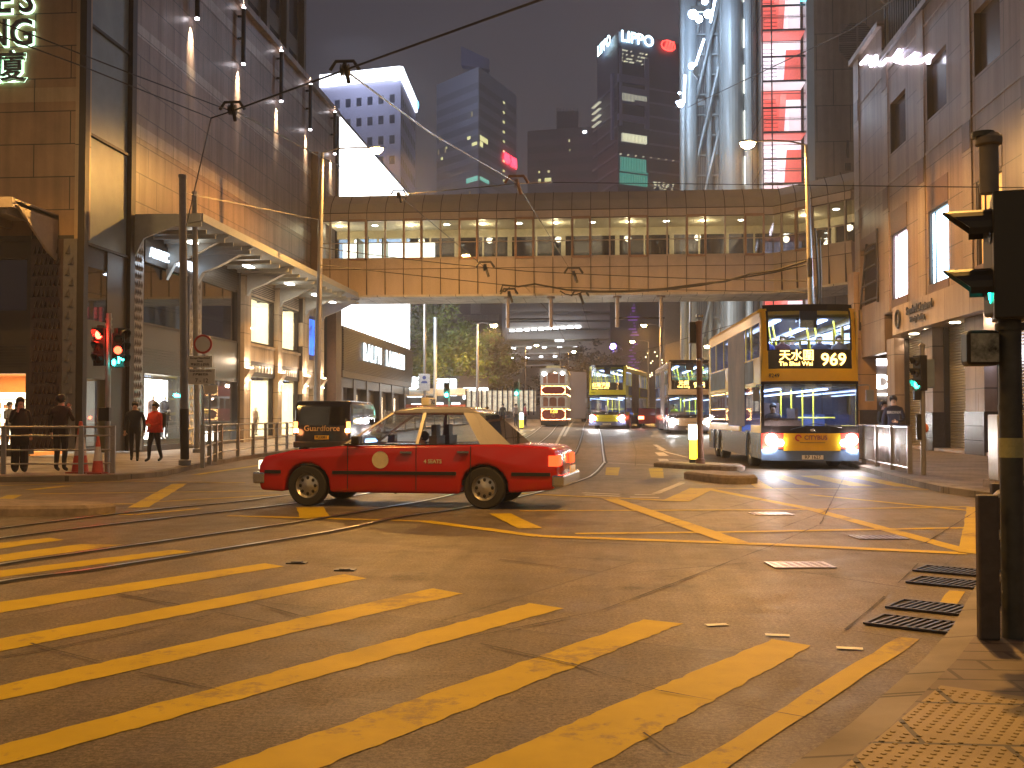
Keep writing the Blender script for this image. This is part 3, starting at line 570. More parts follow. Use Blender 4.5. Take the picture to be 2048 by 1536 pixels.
# canopy along the street face
CX0,CX1=-16.38,-13.9
b=MB()
b.prism([(CX0,8.0),(CX0,8.42),(CX1,8.42),(CX1,8.27)],37.3,61.3,'y')
for k in range(23):
    y=38.0+k*1.04; b.box(CX0+.05,CX1-.1,y,y+.07,7.86,8.02)
b.box(CX1-.04,CX1+.06,37.25,61.35,8.18,8.46); cano=bp(b,'canopy',m_white)
b=MB(); b.m=0; b.box(CX0,CX1,37.22,37.3,8.0,8.45)
b.prism([(CX0,6.9),(CX0,8.45),(CX1+.02,8.45),(CX1+.02,8.2),(CX0+1.5,8.0),(CX0+.45,7.6),(CX0+.15,7.0)],37.15,37.25,'y')
for y in (40.6,43.5,48.8,52.95,57.6,61.1): b.prism([(CX0,6.55),(CX0,8.0),(CX1,8.3),(CX1-.1,8.15),(CX0+1.0,7.45),(CX0+.35,7.2)],y-.12,y+.12,'y')
bp(b,'canopy_bracket',m_white)
# canopy on the side face
b=MB(); 
b.box(-40,-17.3,30.9,33.5,7.6,7.72); b.box(-40,-17.3,30.8,30.95,7.5,7.8); b.prism([(30.85,7.78),(33.5,7.78),(33.5,6.3),(32.9,6.5)],-17.42,-17.3,'x')
for k in range(12): b.box(-40+k*2,-39.8+k*2,31,33.5,7.35,7.6)
m_can2=M('beige_canopy_metal',(.34,.29,.24),rough=.4,metal=.3,var=.1); bp(b,'side_canopy',m_can2)
# lit shop name under the canopy
b=MB(); b.box(FX-.02,FX+.08,38.25,43.0,6.95,7.75); bp(b,'sign_board',m_darkp)
for s_,y in (('ALFRED',38.35),('DUNHILL',40.75)): text(s_,'shop_sign',E('blue_white_sign',(.72,.86,1),1.25),B1,TE(FX+.12,y,7.33),.52,.03,.006,1.0,world=True)
lamp('sign_glow_light','AREA',(FX+.7,39.6,7.5),60,(.7,.85,1),size=(4,.3),rot=(0,R(20),0))
for i in range(5):
    pass
b=MB()
for y in (39.5,45.5,51,55.5,59): b.box(-15.3,-15.0,y,y+.6,7.82,7.87)
bp(b,'canopy_downlight',E('soft_canopy_light',(1,.93,.8),5))
for y in (45.5,51,56): lamp('canopy_light','AREA',(-15.2,y,7.8),22,(1,.88,.7),size=(.6,2))
# ---------------- screen building beyond the footbridge ----------------
B2=thing('screen_building','low dark building with ribbed box front and white letters under a giant white screen','building',(-16.5,66,.5))
def b2(mb,name,m,**k): return mb.build(name,m,B2,world=True,**k)
b=MB(); b.box(-30,-16.9,66.3,91,.4,21); b2(b,'wall',M('dark_wall',(.03,.028,.028),rough=.6))
b=MB(); b.box(-16.85,-16.5,66.5,91.2,7.2,20.4); b2(b,'giant_screen',E('screen_white',(.96,.97,1),3.2))
b=MB(); b.box(-16.9,-16.55,66.2,66.5,7.1,20.6); b.box(-16.9,-16.48,66.2,91.4,20.4,20.6); b2(b,'screen_frame',m_black)
b=MB(); b.box(-16.9,-16.3,66.5,91.2,3.9,7.15)
for k in range(24): b.box(-16.3,-16.22,66.5,91.2,4.35+k*.11,4.41+k*.11)
b2(b,'ribbed_fascia',M('ribbed_brown_metal',(.045,.038,.037),rough=.45,metal=.3,var=.1))
for s_,y in (('RALPH',74.6),('LAUREN',83.0)): text(s_,'shop_sign',E('white_sign',(.80,.95,1),1.25),B2,TE(-16.12,y,5.75),1.75,.04,.0,.95,world=True,space=1.3)
b=MB()
for y in (66.6,70.2,74.2,78.6,83.2,88.5): b.box(-17.2,-16.45,y,y+.7,.5,3.9)
b.box(-17.1,-16.5,66.5,91,3.3,3.9); b2(b,'column',M('black_column',(.018,.017,.018),rough=.35))
b=MB(); b.box(-17.0,-16.95,66.6,91,.7,3.3); b2(b,'shop_back_wall',M('teal_lit_wall',(.06,.50,.50),emit=1.8,var=.7,sc=.5))
b=MB()
for y in (71.4,80,85): b.box(-16.94,-16.9,y,y+1.8,.8,2.9)
b2(b,'lit_showcase',M('showcase_glow',(1,.75,.45),emit=2.4,var=.5,sc=1.5))
lamp('screen_light','AREA',(-16.2,80,13.5),1000,(.93,.96,1),size=(12,22),rot=(0,R(90),0))
# ---------------- footbridge ----------------
FB=thing('footbridge','enclosed footbridge with lit windows and beige panels spanning the street','footbridge',(0,60,8.2))
def fb(mb,name,m,par=None,**k): return mb.build(name,m,par or FB,world=True,**k)
m_bp=M('beige_bridge_panel',(.47,.37,.28),rough=.42,var=.14,sc=1.5,metal=.1); m_br=M('bridge_roof_metal',(.40,.35,.27),rough=.5,metal=.1,var=.12,sc=.8); m_bl=M('bridge_lower_metal',(.46,.36,.27),rough=.42,metal=.1,var=.12,sc=1.2,stretch=(1,1,.15))
m_bj=M('bridge_joint',(.05,.03,.02),rough=.7); m_bf=M('bridge_frame',(.36,.20,.12),rough=.4,metal=.3); m_sof=panel('soffit_panel',(.50,.47,.42),(.46,.43,.38),'XY',1.5,3.6,.015,rough=.4)
XL,XR,PX,PY=-16,9.4,12.7,56.0     # front line: (XL,60)-(XR,60)-(PX,PY)
def seg(mb,prof,pts):
    # sweep a closed (offset, z) profile along plan points; offset is to the rear of the line
    n=len(prof); P=[Vector(p) for p in pts]; vs=[]
    for i,p in enumerate(P):
        d0=(P[i]-P[i-1]).normalized() if i else (P[1]-P[0]).normalized(); d1=(P[i+1]-P[i]).normalized() if i<len(P)-1 else d0
        nn=(Vector((-d0.y,d0.x))+Vector((-d1.y,d1.x))).normalized(); k=1/max(.5,nn.dot(Vector((-d0.y,d0.x))))
        for o,z in prof: vs.append((p.x+nn.x*o*k,p.y+nn.y*o*k,z))
    mb.add(vs,[(i*n+k,i*n+(k+1)%n,(i+1)*n+(k+1)%n,(i+1)*n+k) for i in range(len(P)-1) for k in range(n)]+[tuple(range(n)),tuple((len(P)-1)*n+k for k in range(n))[::-1]]); return mb
LP=[(XL,60),(XR,60),(PX,PY)]
fb(seg(MB(),[(.05,13.1),(.0,13.02),(.35,13.6),(1.05,14.2),(3.1,14.2),(4,13.4),(4,13.02)],LP),'roof',m_br)
b=seg(MB(),[(0,12.55),(0,13.0),(.3,13.0),(.3,12.55)],LP); seg(b,[(0,9.78),(0,10.36),(.3,10.36),(.3,9.78)],LP); fb(b,'fascia_panel',m_bp)
fb(seg(MB(),[(.12,8.32),(.02,9.76),(.3,9.76),(.4,8.32)],LP),'lower_panel',m_bl)
fb(seg(MB(),[(.1,8.2),(.1,8.31),(4,8.31),(4,8.2)],LP),'soffit',m_sof)
fb(seg(MB(),[(.3,9.7),(.3,9.85),(3.7,9.85),(3.7,9.7)],LP),'floor',M('bridge_floor',(.3,.25,.2),rough=.4))
fb(seg(MB(),[(.3,12.62),(.3,12.75),(3.9,12.75),(3.9,12.62)],LP),'ceiling',M('bridge_ceiling',(.75,.68,.52),rough=.7))
b=seg(MB(),[(3.75,12.2),(3.75,12.62),(3.9,12.62),(3.9,12.2)],LP); seg(b,[(3.75,9.85),(3.75,10.2),(3.9,10.2),(3.9,9.85)],LP); fb(b,'rear_bulkhead',M('bridge_back',(.66,.57,.38),rough=.7))
# joints and mullions
def along(t):  # distance along the line from XL
    L1=XR-XL
    if t<=L1: return (XL+t,60,0)
    d=Vector((PX-XR,PY-60)); u=d.normalized(); return (XR+u.x*(t-L1),60+u.y*(t-L1),math.atan2(u.y,u.x))
def abox(mb,t,w_,o0,o1,z0,z1):
    x,y,a=along(t); m=Matrix.Translation((x,y,0))@Matrix.Rotation(a,4,'Z'); mb.box(-w_/2,w_/2,o0,o1,z0,z1,mx=m)
tot=(XR-XL)+math.hypot(PX-XR,PY-60); g1=1.5-15.7+16  # first framed window start
b=MB(); f=MB(); pl=MB(); T=[]; t=.53
while t<tot: T.append(t); t+=1.06
for i,t in enumerate(T):
    abox(b,t,.035,-.012,.1,8.33,10.36); abox(b,t,.035,-.012,.1,12.55,13.0); abox(f,t,.09,-.01,.12,10.36,12.55)
    # sloping roof joint
    x,y,a=along(t); b.tube([(x,y-.02,13.02),(x,y+.33,13.62),(x,y+1.03,14.22)],.022,4)
seg(b,[(-.012,12.98),(-.012,13.03),(.05,13.03),(.05,12.98)],LP); seg(b,[(-.012,9.76),(-.012,9.79),(.05,9.79),(.05,9.76)],LP); seg(b,[(-.012,12.53),(-.012,12.57),(.05,12.57),(.05,12.53)],LP); fb(b,'panel_joints',m_bj)
seg(f,[(-.02,11.25),(-.02,11.30),(.04,11.30),(.04,11.25)],LP); seg(f,[(-.03,10.34),(-.03,10.42),(.08,10.42),(.08,10.34)],LP); fb(f,'mullions',m_bp)
for i in range(len(T)-1):
    if i%3==1:
        c=MB(); t0,t1=T[i],T[i+1]
        for q in (t0+.04,t1-.04): abox(c,q,.10,-.14,.0,10.3,12.62)
        tm=(t0+t1)/2; abox(c,tm,t1-t0+.02,-.14,0,10.28,10.40); abox(c,tm,t1-t0+.02,-.14,0,12.48,12.62)
        fb(c,'framed_window',m_bf)
fb(seg(MB(),[(.05,10.42),(.05,12.5),(.06,12.5),(.06,10.42)],LP),'glazing',m_gclear)
b=MB()
for i in range(18):
    t=.9+i*1.6
    if t<tot: abox(b,t,.10 if i%2 else .26,3.72,3.9,9.85,12.2)
seg(b,[(3.7,12.15),(3.7,12.2),(3.9,12.2),(3.9,12.15)],LP); seg(b,[(3.72,10.85),(3.72,10.9),(3.8,10.9),(3.8,10.85)],LP); fb(b,'rear_posts',MC['bridge_back'])
fb(seg(MB(),[(3.82,10.2),(3.82,12.2),(3.83,12.2),(3.83,10.2)],LP),'rear_glazing',glass('rear_glass',(.3,.36,.42),.05))
for i in range(14):
    t=.6+i*2.12
    if t>tot-.6: break
    x,y,a=along(t); m=Matrix.Translation((x,y,0))@Matrix.Rotation(a,4,'Z'); p=m@Vector((0,1.9,12.6)); c=MB(); c.lathe([(0,0),(.17,0),(.17,.03)],p,n=14); o=fb(c,'ceiling_lamp',E('warm_white_lamp',(1,.93,.78),14))
    if i%2==0: l=lamp('ceiling_light','POINT',(p.x,p.y,12.3),30,(1,.82,.5),r=.2)
b=MB(); b.box(-15.6,-10.0,63.55,63.6,10.2,11.85); fb(b,'bright_end_room',E('end_room_light',(.95,1,.92),1.3))
b=MB(); b.box(-12.9,-12.8,62,63.5,9.9,11.9); b.box(-14.4,-14.3,62,63.5,9.9,11.9); b.box(-13.9,-13.7,62,62.2,10,12); fb(b,'end_room_posts',M('green_grey_post',(.12,.16,.14),rough=.4))
for i,x in enumerate((-5.35,-2.9,.85,3.3)):
    c=MB(); c.tube([(x,60.8,8.2),(x,60.8,6.45)],.11,8); c.lathe([(0,8.1),(.24,8.1),(.24,8.2)],(x,60.8,0),n=10); fb(c,'hanging_post',M('pinkish_hanger',(.30,.25,.22),rough=.4,metal=.3))
b=MB(); b.tube([(-5.5,60.8,6.95),(-2.8,60.8,6.95)],.05,6); b.tube([(.7,60.8,6.95),(3.5,60.8,6.95)],.05,6); fb(b,'hanging_rail',m_dark)
# ---------------- right-hand building ----------------
RX=12.3
B3=thing('bank_corner_building','pinkish stone building on the right with lit windows, curved entrance fascia and shutters','building',(12.3,40,.13))
def b3(mb,name,m,par=None,**k): return mb.build(name,m,par or B3,world=True,**k)
c_r=(.23,.17,.145)
m_rs=panel('pink_stone_panels',c_r,rock(c_r,.9),'YZ',2.6,1.7,.018,rough=.3,z0=.6,off=0)
m_rl=panel('pale_stone_strip',(.29,.23,.20),(.27,.22,.19),'YZ',50,1.7,.012,rough=.3)
m_rd=M('dark_granite',(.035,.032,.038),rough=.25,var=.3,sc=12); m_rb=M('bronze_granite',(.11,.065,.045),rough=.35,var=.2)
J=[53.3,48.1,42.9,37.7,32.5,27.3,22.1,16.9]
def hole_wall(mb,x,y0,y1,z0,z1,holes):
    # wall facing -X with rectangular openings (ya,yb,za,zb)
    ys=sorted({y0,y1,*[h[0] for h in holes],*[h[1] for h in holes]}); zs=sorted({z0,z1,*[h[2] for h in holes],*[h[3] for h in holes]})
    for a,c in zip(ys,ys[1:]):
        for d,e_ in zip(zs,zs[1:]):
            if any(h[0]<=a and c<=h[1] and h[2]<=d and e_<=h[3] for h in holes): continue
            mb.box(x,x+.35,a,c,d,e_)
b=MB(); st=MB(); dk=MB(); litm=[]; H=[]
for i in range(1,len(J)-1):
    y1,y0=J[i],J[i+1]; yc=y0+2.75
    H.append((yc-1.15,yc+1.15,6.35,9.1)); H.append((yc-1.15,yc+1.15,12.6,14.75))
hole_wall(b,RX,J[-1],J[1],5.85,17.0,H); hole_wall(b,RX,J[1],J[0]+.2,4.2,18.6,[(49.2,52.3,6.6,9.3)]); b3(b,'wall',m_rs)
for i,y in enumerate(J[:-1]):
    st.box(RX-.05,RX,y-1.0,y-.12,5.9,17 if i else 18.6)
    dk.box(RX-.07,RX-.01,y-.95,y-.15,10.35,11.3)
    if i<2 : dk.box(RX-.07,RX-.01,y-.95,y-.15,15.6,16.6)
b3(st,'pale_pilaster',m_rl)
for i in range(1,len(J)-1):
    yc=J[i+1]+2.75; dk.box(RX-.02,RX+.02,yc-1.2,yc+1.2,9.12,10.1); dk.box(RX-.03,RX+.02,yc-1.2,yc+1.2,6.0,6.33)
dk.box(RX-.02,RX+.02,49.2,52.3,9.32,9.8)
b3(dk,'dark_inlay',m_rb)
b=MB()
for z in (11.35,16.3): b.box(RX-.03,RX+.01,J[-1],J[0],z,z+.07)
b.box(RX-.15,RX+.5,J[-1],J[1],17,17.25); b.box(RX-.2,RX+.5,J[1],J[0]+.3,18.6,18.85); b3(b,'cornice',m_rl)
b=MB(); 
for i in range(1,len(J)-1): yc=J[i+1]+2.75; b.box(RX+.2,RX+.25,yc-1.15,yc+1.15,12.6,14.75)
b3(b,'upper_window',M('blind_bronze_window',(.05,.04,.045),rough=.2,var=.2))
litc=[('pink_lit_window',(.95,.82,.98),3.2),('blue_lit_window',(.5,.8,1),3.2),('amber_lit_window',(.9,.5,.15),.35),('dim_window',(.3,.25,.25),.3),('dim_window',(.3,.25,.25),.3),('dim_window',(.3,.25,.25),.3)]
for i in range(1,len(J)-1):
    yc=J[i+1]+2.75; n_,c_,s_=litc[i-1]; b=MB(); b.box(RX+.12,RX+.16,yc-1.15,yc+1.15,6.4,9.1); o=b3(b,'lit_window',M(n_,c_,emit=s_,var=.25 if i<3 else .1,sc=.9))
    b=MB(); b.box(RX+.02,RX+.12,yc+1.03,yc+1.15,6.35,9.1); b.box(RX+.02,RX+.12,yc-1.15,yc+1.03,9.0,9.1); b.box(RX+.07,RX+.115,yc+.55,yc+.6,6.35,9.0); b3(b,'window_frame',m_dark)
    if i<3: lamp('window_glow_light','AREA',(RX-.03,yc,7.8),70,c_,size=(2.4,2),rot=(0,R(-90),0))
b=MB(); b.box(RX+.5,RX+8,J[-1],J[0],16.4,16.9); b.box(RX+.35,RX+8,J[0]-.1,J[0]+.2,4.2,18.6); b3(b,'roof_slab',m_rs)
b=MB()
for k in range(26): y=47.9-k*.35; b.box(RX+.1,RX+.18,y,y+.12,17.2,19.8)
b.box(RX+.05,RX+.2,38.9,48,19.7,19.9); b3(b,'roof_fence',m_black)
c=MB(); c.ball((RX+.35,47.6,20.0),.62,16,10); c.lathe([(.3,-2.9),(.25,-.5)],(RX+.35,47.6,20.0),n=12); b3(c,'roof_ball_finial',M('bronze_ball',(.12,.10,.07),rough=.4,metal=.5),smooth=True)
# staircase-like metal ornament beside the bridge
b=MB()
for k in range(4): b.box(RX-.1,RX-.02,49.0+k*.1,52.0-k*.25,6.7+k*.75,6.78+k*.75)
b.tube([(RX-.06,52.2,6.5),(RX-.06,50.9,9.4)],.05,6); b.tube([(RX-.06,49,6.5),(RX-.06,49,9.8)],.05,6)
for k in range(16): b.box(RX+.1,RX+.14,49.3+k*.18,49.33+k*.18,6.6,9.3)
b3(b,'window_grille',m_dark)
# curved fascia and canopy over the entrance
def arc(r,a0,a1,cx,cy,n=10): return [(cx+r*math.cos(a0+(a1-a0)*k/n),cy+r*math.sin(a0+(a1-a0)*k/n)) for k in range(n+1)]
fas=[(RX+3.2,47.6)]+arc(3.6,math.pi/2,math.pi,RX+2.9,43.7)[0:]+[(RX-.72,42),(RX-.72,15)]
def wall_line(mb,pts,th,z0,z1):
    P=[Vector(p) for p in pts]; q=[]
    for i,p in enumerate(P):
        d=(P[min(i+1,len(P)-1)]-P[max(i-1,0)]).normalized(); q.append(p+Vector((-d.y,d.x))*th)
    n=len(P); vs=[(p.x,p.y,z) for p in P for z in (z0,z1)]+[(p.x,p.y,z) for p in q for z in (z0,z1)]
    fs=[]
    for i in range(n-1): a=2*i; c=2*n+2*i; fs+=[(a,a+2,a+3,a+1),(c,c+1,c+3,c+2),(a+1,a+3,c+3,c+1),(a,c,c+2,a+2)]
    fs+=[(0,1,2*n+1,2*n),(2*n-2,4*n-2,4*n-1,2*n-1)]; mb.add(vs,fs); return mb
m_fas=panel('fascia_stone',(.30,.24,.21),(.28,.225,.195),'YZ',2.5,3,.014,rough=.3)
b3(wall_line(MB(),fas,.3,4.65,5.75),'curved_fascia',m_fas)
b=MB(); b.add([(p[0]+.1,p[1],4.72) for p in fas]+[(RX+4,15,4.72),(RX+4,47.4,4.72)],[tuple(range(len(fas)+2))]); b.add([(p[0]+.1,p[1],5.76) for p in fas]+[(RX+.4,15,5.86),(RX+.4,47.4,5.86)],[tuple(range(len(fas)+2))]); b3(b,'canopy_soffit',M('soffit_white',(.45,.40,.34),rough=.5))
for i,(x,y) in enumerate([(RX+.3,46.0),(RX+.15,44.2),(RX+.1,42),(RX+.1,39),(RX+.1,35.5),(RX+.1,31.5)]):
    c=MB(); c.lathe([(0,4.69),(.17,4.69),(.19,4.71)],(x,y,0),n=12); b3(c,'downlight',E('downlight_glow',(1,.85,.6),16)); lamp('downlight_light','SPOT',(x,y,4.66),90,(1,.78,.5),r=.1,spot=110)
m_slet=M('dark_sign_letters',(.05,.05,.055),rough=.4,metal=.4)
text('Standard Chartered','facade_sign',m_slet,B3,TW(RX-.78,40.3,5.38),.42,.02,.008,.95,world=True); text('Priority Banking','facade_sign',m_slet,B3,TW(RX-.78,40.5,5.02),.3,.02,.004,.95,world=True)
c=MB(); c.tube([(RX-.78,43.1+.28*math.sin(t),5.2+.34*math.cos(t)) for t in [k*.55 for k in range(12)]],.05,6); b3(c,'facade_emblem',m_slet)
# ground floor
b=MB(); dkb=MB(); sh=MB(); fr=MB()
for y0,y1 in ((46.2,47.4),(41.0,42.4),(35.6,37.4),(30.4,32.0),(25,26.8)):
    b.box(RX-.1,RX+.9,y0,y1,1.55,4.7); dkb.box(RX-.14,RX+.9,y0-.04,y1+.04,.13,1.55)
    for k in (.6,1.07): fr.box(RX-.15,RX-.13,y0-.04,y1+.04,k,k+.02)
b3(b,'ground_pillar',m_rs); b3(dkb,'granite_base',m_rd)
for y0,y1 in ((42.4,46.2),(37.4,41.0),(32.0,35.6),(26.8,30.4),(20,25)):
    sh.box(RX+.5,RX+.53,y0,y1,.25,4.7)
    for k in range(46): sh.prism([(RX+.5,.26+k*.096),(RX+.465,.3+k*.096),(RX+.5,.33+k*.096)],y0,y1,'y')
    fr.box(RX+.3,RX+.6,y0,y0+.08,.2,4.7); fr.box(RX+.3,RX+.6,y1-.08,y1,.2,4.7)
b3(sh,'roller_shutter',M('shutter_steel',(.36,.33,.27),rough=.35,metal=.6,var=.1)); b3(fr,'shutter_frame',m_dark)
b=MB(); b.box(RX-.1,RX+.9,20,47,.13,.24); b3(b,'doorstep',m_rl)
b=MB(); b.box(RX+.25,RX+.35,34.0,35.3,3.05,3.5); b3(b,'lit_sign',E('violet_white_sign',(.8,.8,1),5)); 
text('OPEN','lit_sign_letters',M('navy_letters',(.05,.06,.25),rough=.5),B3,TW(RX+.22,34.65,3.27),.36,.01,.01,1,world=True)
# column and lit shop beyond the corner
b=MB(); b.box(RX-.13,RX+.7,52.4,53.4,1.7,8.3); b.box(RX-.35,RX-.13,52.3,53.5,.13,8.3); b3(b,'column',panel('column_stone',(.36,.25,.18),(.33,.23,.17),'XZ',4,1.7,.015,rough=.35))
b=MB(); b.box(RX-.12,RX+.74,52.36,53.45,.13,1.7); b.box(RX-.12,RX+.74,52.36,53.45,5.5,6.5); b3(b,'granite_base',m_rd)
b=MB(); b.box(RX+1.3,RX+12,55,55.5,.13,8.3); b3(b,'rear_shop_wall',M('dark_brown_wall',(.06,.045,.04),rough=.5))
b=MB(); b.box(RX+1.35,RX+2.2,54.85,55,3.95,6.4); b3(b,'lit_panel',E('pink_white_panel',(1,.94,1),6))
text('D.','shop_letter',E('white_letter',(1,.97,.9),7),B3,TF(RX+1.75,54.85,3.1),.95,.03,.03,world=True); b=MB(); b.box(RX+1.38,RX+2.15,54.85,54.95,2.45,2.55); b3(b,'light_bar',MC['white_letter'])
# ---------------- people ----------------
m_skin=M('skin',(.50,.30,.21),rough=.5,var=.05); m_hairm=M('black_hair',(.012,.01,.01),rough=.45,var=.3,sc=40); m_grey=M('grey_hair',(.45,.43,.42),rough=.6,var=.2,sc=40)
def cloth(n,c): return M('cloth_'+n,c,rough=.85,var=.18,sc=14,bump=.3)
def person(label,loc,rz=0,h=1.68,top=(.02,.02,.022),legs=(.015,.015,.02),shoes=(.02,.02,.02),stride=0,arms='down',seated=False,hair='short',hairm=None,wide=1.0,coat=0,bag=None,group=None,name='person',cat='person',skin=None,head_turn=0,skirt=False,tn='a',ln='a'):
    s=h/1.7; root=thing(name,label,cat,loc,rz,group); V=[];Ed=[];Rd=[];mats=[skin or m_skin,cloth('top_'+tn,top),cloth('legs_'+ln,legs),cloth('shoe',shoes)]
    B=[]
    def v(x,y,z,r,r2=None,par=None,m=1):
        V.append((x*s,y*s,z*s)); Rd.append((r*s,(r2 or r)*s)); i=len(V)-1
        if par is not None: Ed.append((par,i)); B.append((par,i,m))
        return i
    zo=-.47 if seated else 0
    pel=v(0,0,.95+zo,.145*wide,.11*wide); wa=v(0,0,1.13+zo,.135*wide,.10*wide,pel,1); ch=v(0,.0,1.33+zo,.165*wide,.115*wide,wa,1); nk=v(0,0,1.47+zo,.055,.055,ch,1)
    hd=v(0,-.012,1.55+zo,.07,.075,nk,0); tp=v(0,-.005,1.635+zo,.078,.09,hd,0)
    for q,sx in enumerate((-1,1)):
        sh=v(sx*.17*wide,0,1.38+zo,.065*wide,.065,ch,1)
        mode=arms if isinstance(arms,str) else arms[q]
        if mode=='down': el=v(sx*.235*wide,.02,1.12+zo,.05*wide,.05,sh,1); wr=v(sx*.235*wide,-.05,.88+zo,.033,.033,el,1); hn=v(sx*.23*wide,-.07,.80+zo,.032,.022,wr,0); fd=Vector((0,-.25,-1)); 
        elif mode=='up': el=v(sx*.23*wide,-.08,1.14+zo,.05,.05,sh,1); wr=v(sx*.10,-.20,1.38+zo,.033,.033,el,1); hn=v(sx*.07,-.19,1.47+zo,.032,.022,wr,0); fd=Vector((-sx*.3,.1,1))
        elif mode=='fold': el=v(sx*.24*wide,-.04,1.12+zo,.05,.05,sh,1); wr=v(sx*.07,-.22,1.06+zo,.035,.035,el,1); hn=v(0,-.24,1.07+zo,.032,.022,wr,0); fd=Vector((-sx,-.1,.1))
        else: el=v(sx*.24*wide,-.12,1.14+zo,.05,.05,sh,1); wr=v(sx*.16,-.34,1.16+zo,.034,.034,el,1); hn=v(sx*.15,-.42,1.17+zo,.032,.022,wr,0); fd=Vector((0,-1,.1))
        hp=Vector(V[hn]); fd.normalized(); B.append(('hand',hp,fd.normalized(),sx))
        hi=v(sx*.09,0,.90+zo,.095*wide,.095*wide,pel,2)
        if seated: kn=v(sx*.11,-.42,.93+zo,.065,.065,hi,2); an=v(sx*.11,-.44,.55+zo,.045,.045,kn,2); to=v(sx*.11,-.58,.50+zo,.04,.035,an,3)
        else:
            st=stride*(sx); kn=v(sx*.095,-.03-st*.16,.50,.068*(1.5 if skirt else 1),.068*(1.5 if skirt else 1),hi,2); an=v(sx*.095,.02-st*.30,.10+abs(min(0,st))*.05,.047*(2.1 if skirt else 1),.047*(2.1 if skirt else 1),kn,2); to=v(sx*.10,-.12-st*.30,.045,.042,.035,an,3)
    me=bpy.data.meshes.new('t'); me.from_pydata(V,Ed,[]); o=bpy.data.objects.new('t',me); COL.objects.link(o)
    md=o.modifiers.new('s','SKIN'); md.use_smooth_shade=True; me.skin_vertices[0].data[0].use_root=True
    for i,r in enumerate(Rd): me.skin_vertices[0].data[i].radius=r
    sb=o.modifiers.new('u','SUBSURF'); sb.levels=1; sb.render_levels=1
    dg=bpy.context.evaluated_depsgraph_get(); dg.update(); m2=bpy.data.meshes.new_from_object(o.evaluated_get(dg)); bpy.data.objects.remove(o)
    mb=MB(); mb.v=[tuple(x.co) for x in m2.vertices]; mb.f=[tuple(p.vertices) for p in m2.polygons]
    segs=[(Vector(V[a]),Vector(V[b_]),m) for a,b_,m in [t for t in B if t[0]!='hand']]
    for f in mb.f:
        c=sum((Vector(mb.v[i]) for i in f),Vector())/len(f); best=9; bm=1
        for a,b_,m in segs:
            d=b_-a; t=max(0,min(1,(c-a).dot(d)/d.length_squared)); q=(c-a-d*t).length
            if q<best: best=q; bm=m
        if bm==1 and c.z>1.475*s+zo*s: bm=0
        mb.mi.append(bm)
    bpy.data.meshes.remove(m2)
    hz=(1.595+zo)*s; mb.m=0
    mb.add([(-.014*s,-.09*s,hz-.01*s),(.014*s,-.09*s,hz-.01*s),(0,-.122*s,hz-.02*s),(0,-.092*s,hz+.03*s)],[(0,1,2),(0,2,3),(1,3,2)])
    for sx in (-1,1): mb.ball((sx*.085*s,.0,hz),.02*s,6,4,sx=.5); mb.m=3; mb.ball((sx*.03*s,-.088*s,hz+.025*s),.009*s,6,4); mb.m=0
    mb.m=2; mb.box(-.022*s,.022*s,-.094*s,-.085*s,hz-.045*s,hz-.038*s); mb.m=0
    for _,hp,fd,sx in [t for t in B if t[0]=='hand']:
        sd=fd.cross(Vector((0,1,0))) if abs(fd.y)<.8 else Vector((1,0,0)); sd.normalize()
        for k,(off,ln) in enumerate(((-.027,.062),(-.009,.075),(.009,.072),(.027,.055))):
            a=hp+sd*off*s; b_=a+fd*ln*.6*s; c_=b_+(fd*.5+Vector((0,-.3,0)))*ln*.6*s; mb.tube([a,b_,c_],.0095*s,5,.007*s)
        a=hp-fd*.03*s-sd*.025*s*sx; mb.tube([a,a-sd*sx*.03*s+fd*.02*s,a-sd*sx*.035*s+fd*.05*s],.011*s,5,.008*s)
    body=mb.build('body',mats,root,smooth=True)
    if hair:
        c=MB(); c.ball((0,.018*s,(1.635+zo)*s),.108*s,14,8,sx=.93,sy=1.0,sz=.98)
        c.v=[(x,y,z) if not (y<-.03*s and z<(1.66+zo)*s) else (x*.8,-.03*s,max(z,(1.62+zo)*s)) for x,y,z in c.v]
        if hair=='long': c.ball((0,.06*s,(1.50+zo)*s),.11*s,12,8,sx=1,sy=.55,sz=1.9)
        if hair=='bun': c.ball((0,.14*s,(1.62+zo)*s),.05*s,10,6)
        c.build('hair',hairm or m_hairm,root,smooth=True)
    if coat:
        c=MB(); pr=[(.165*wide,1.0*1.40),(.20*wide,1.2),(.20*wide,1.0),(.225*wide,coat)]; n=18; vs=[]
        for r,z in pr:
            for k in range(n): a=2*math.pi*k/n; vs.append((r*math.cos(a)*s,r*.72*math.sin(a)*s,(z+zo)*s))
        c.add(vs,[(i*n+k,i*n+(k+1)%n,(i+1)*n+(k+1)%n,(i+1)*n+k) for i in range(3) for k in range(n)]); o=c.build('coat',mats[1],root,smooth=True); sm=o.modifiers.new('t','SOLIDIFY'); sm.thickness=.012
    if bag is not None:
        c=MB(); c.box(-.2*s,.2*s,.11*s,.25*s,1.0*s,1.42*s); c.build('backpack',cloth('bag',bag),root,bevel=.04)
    return root
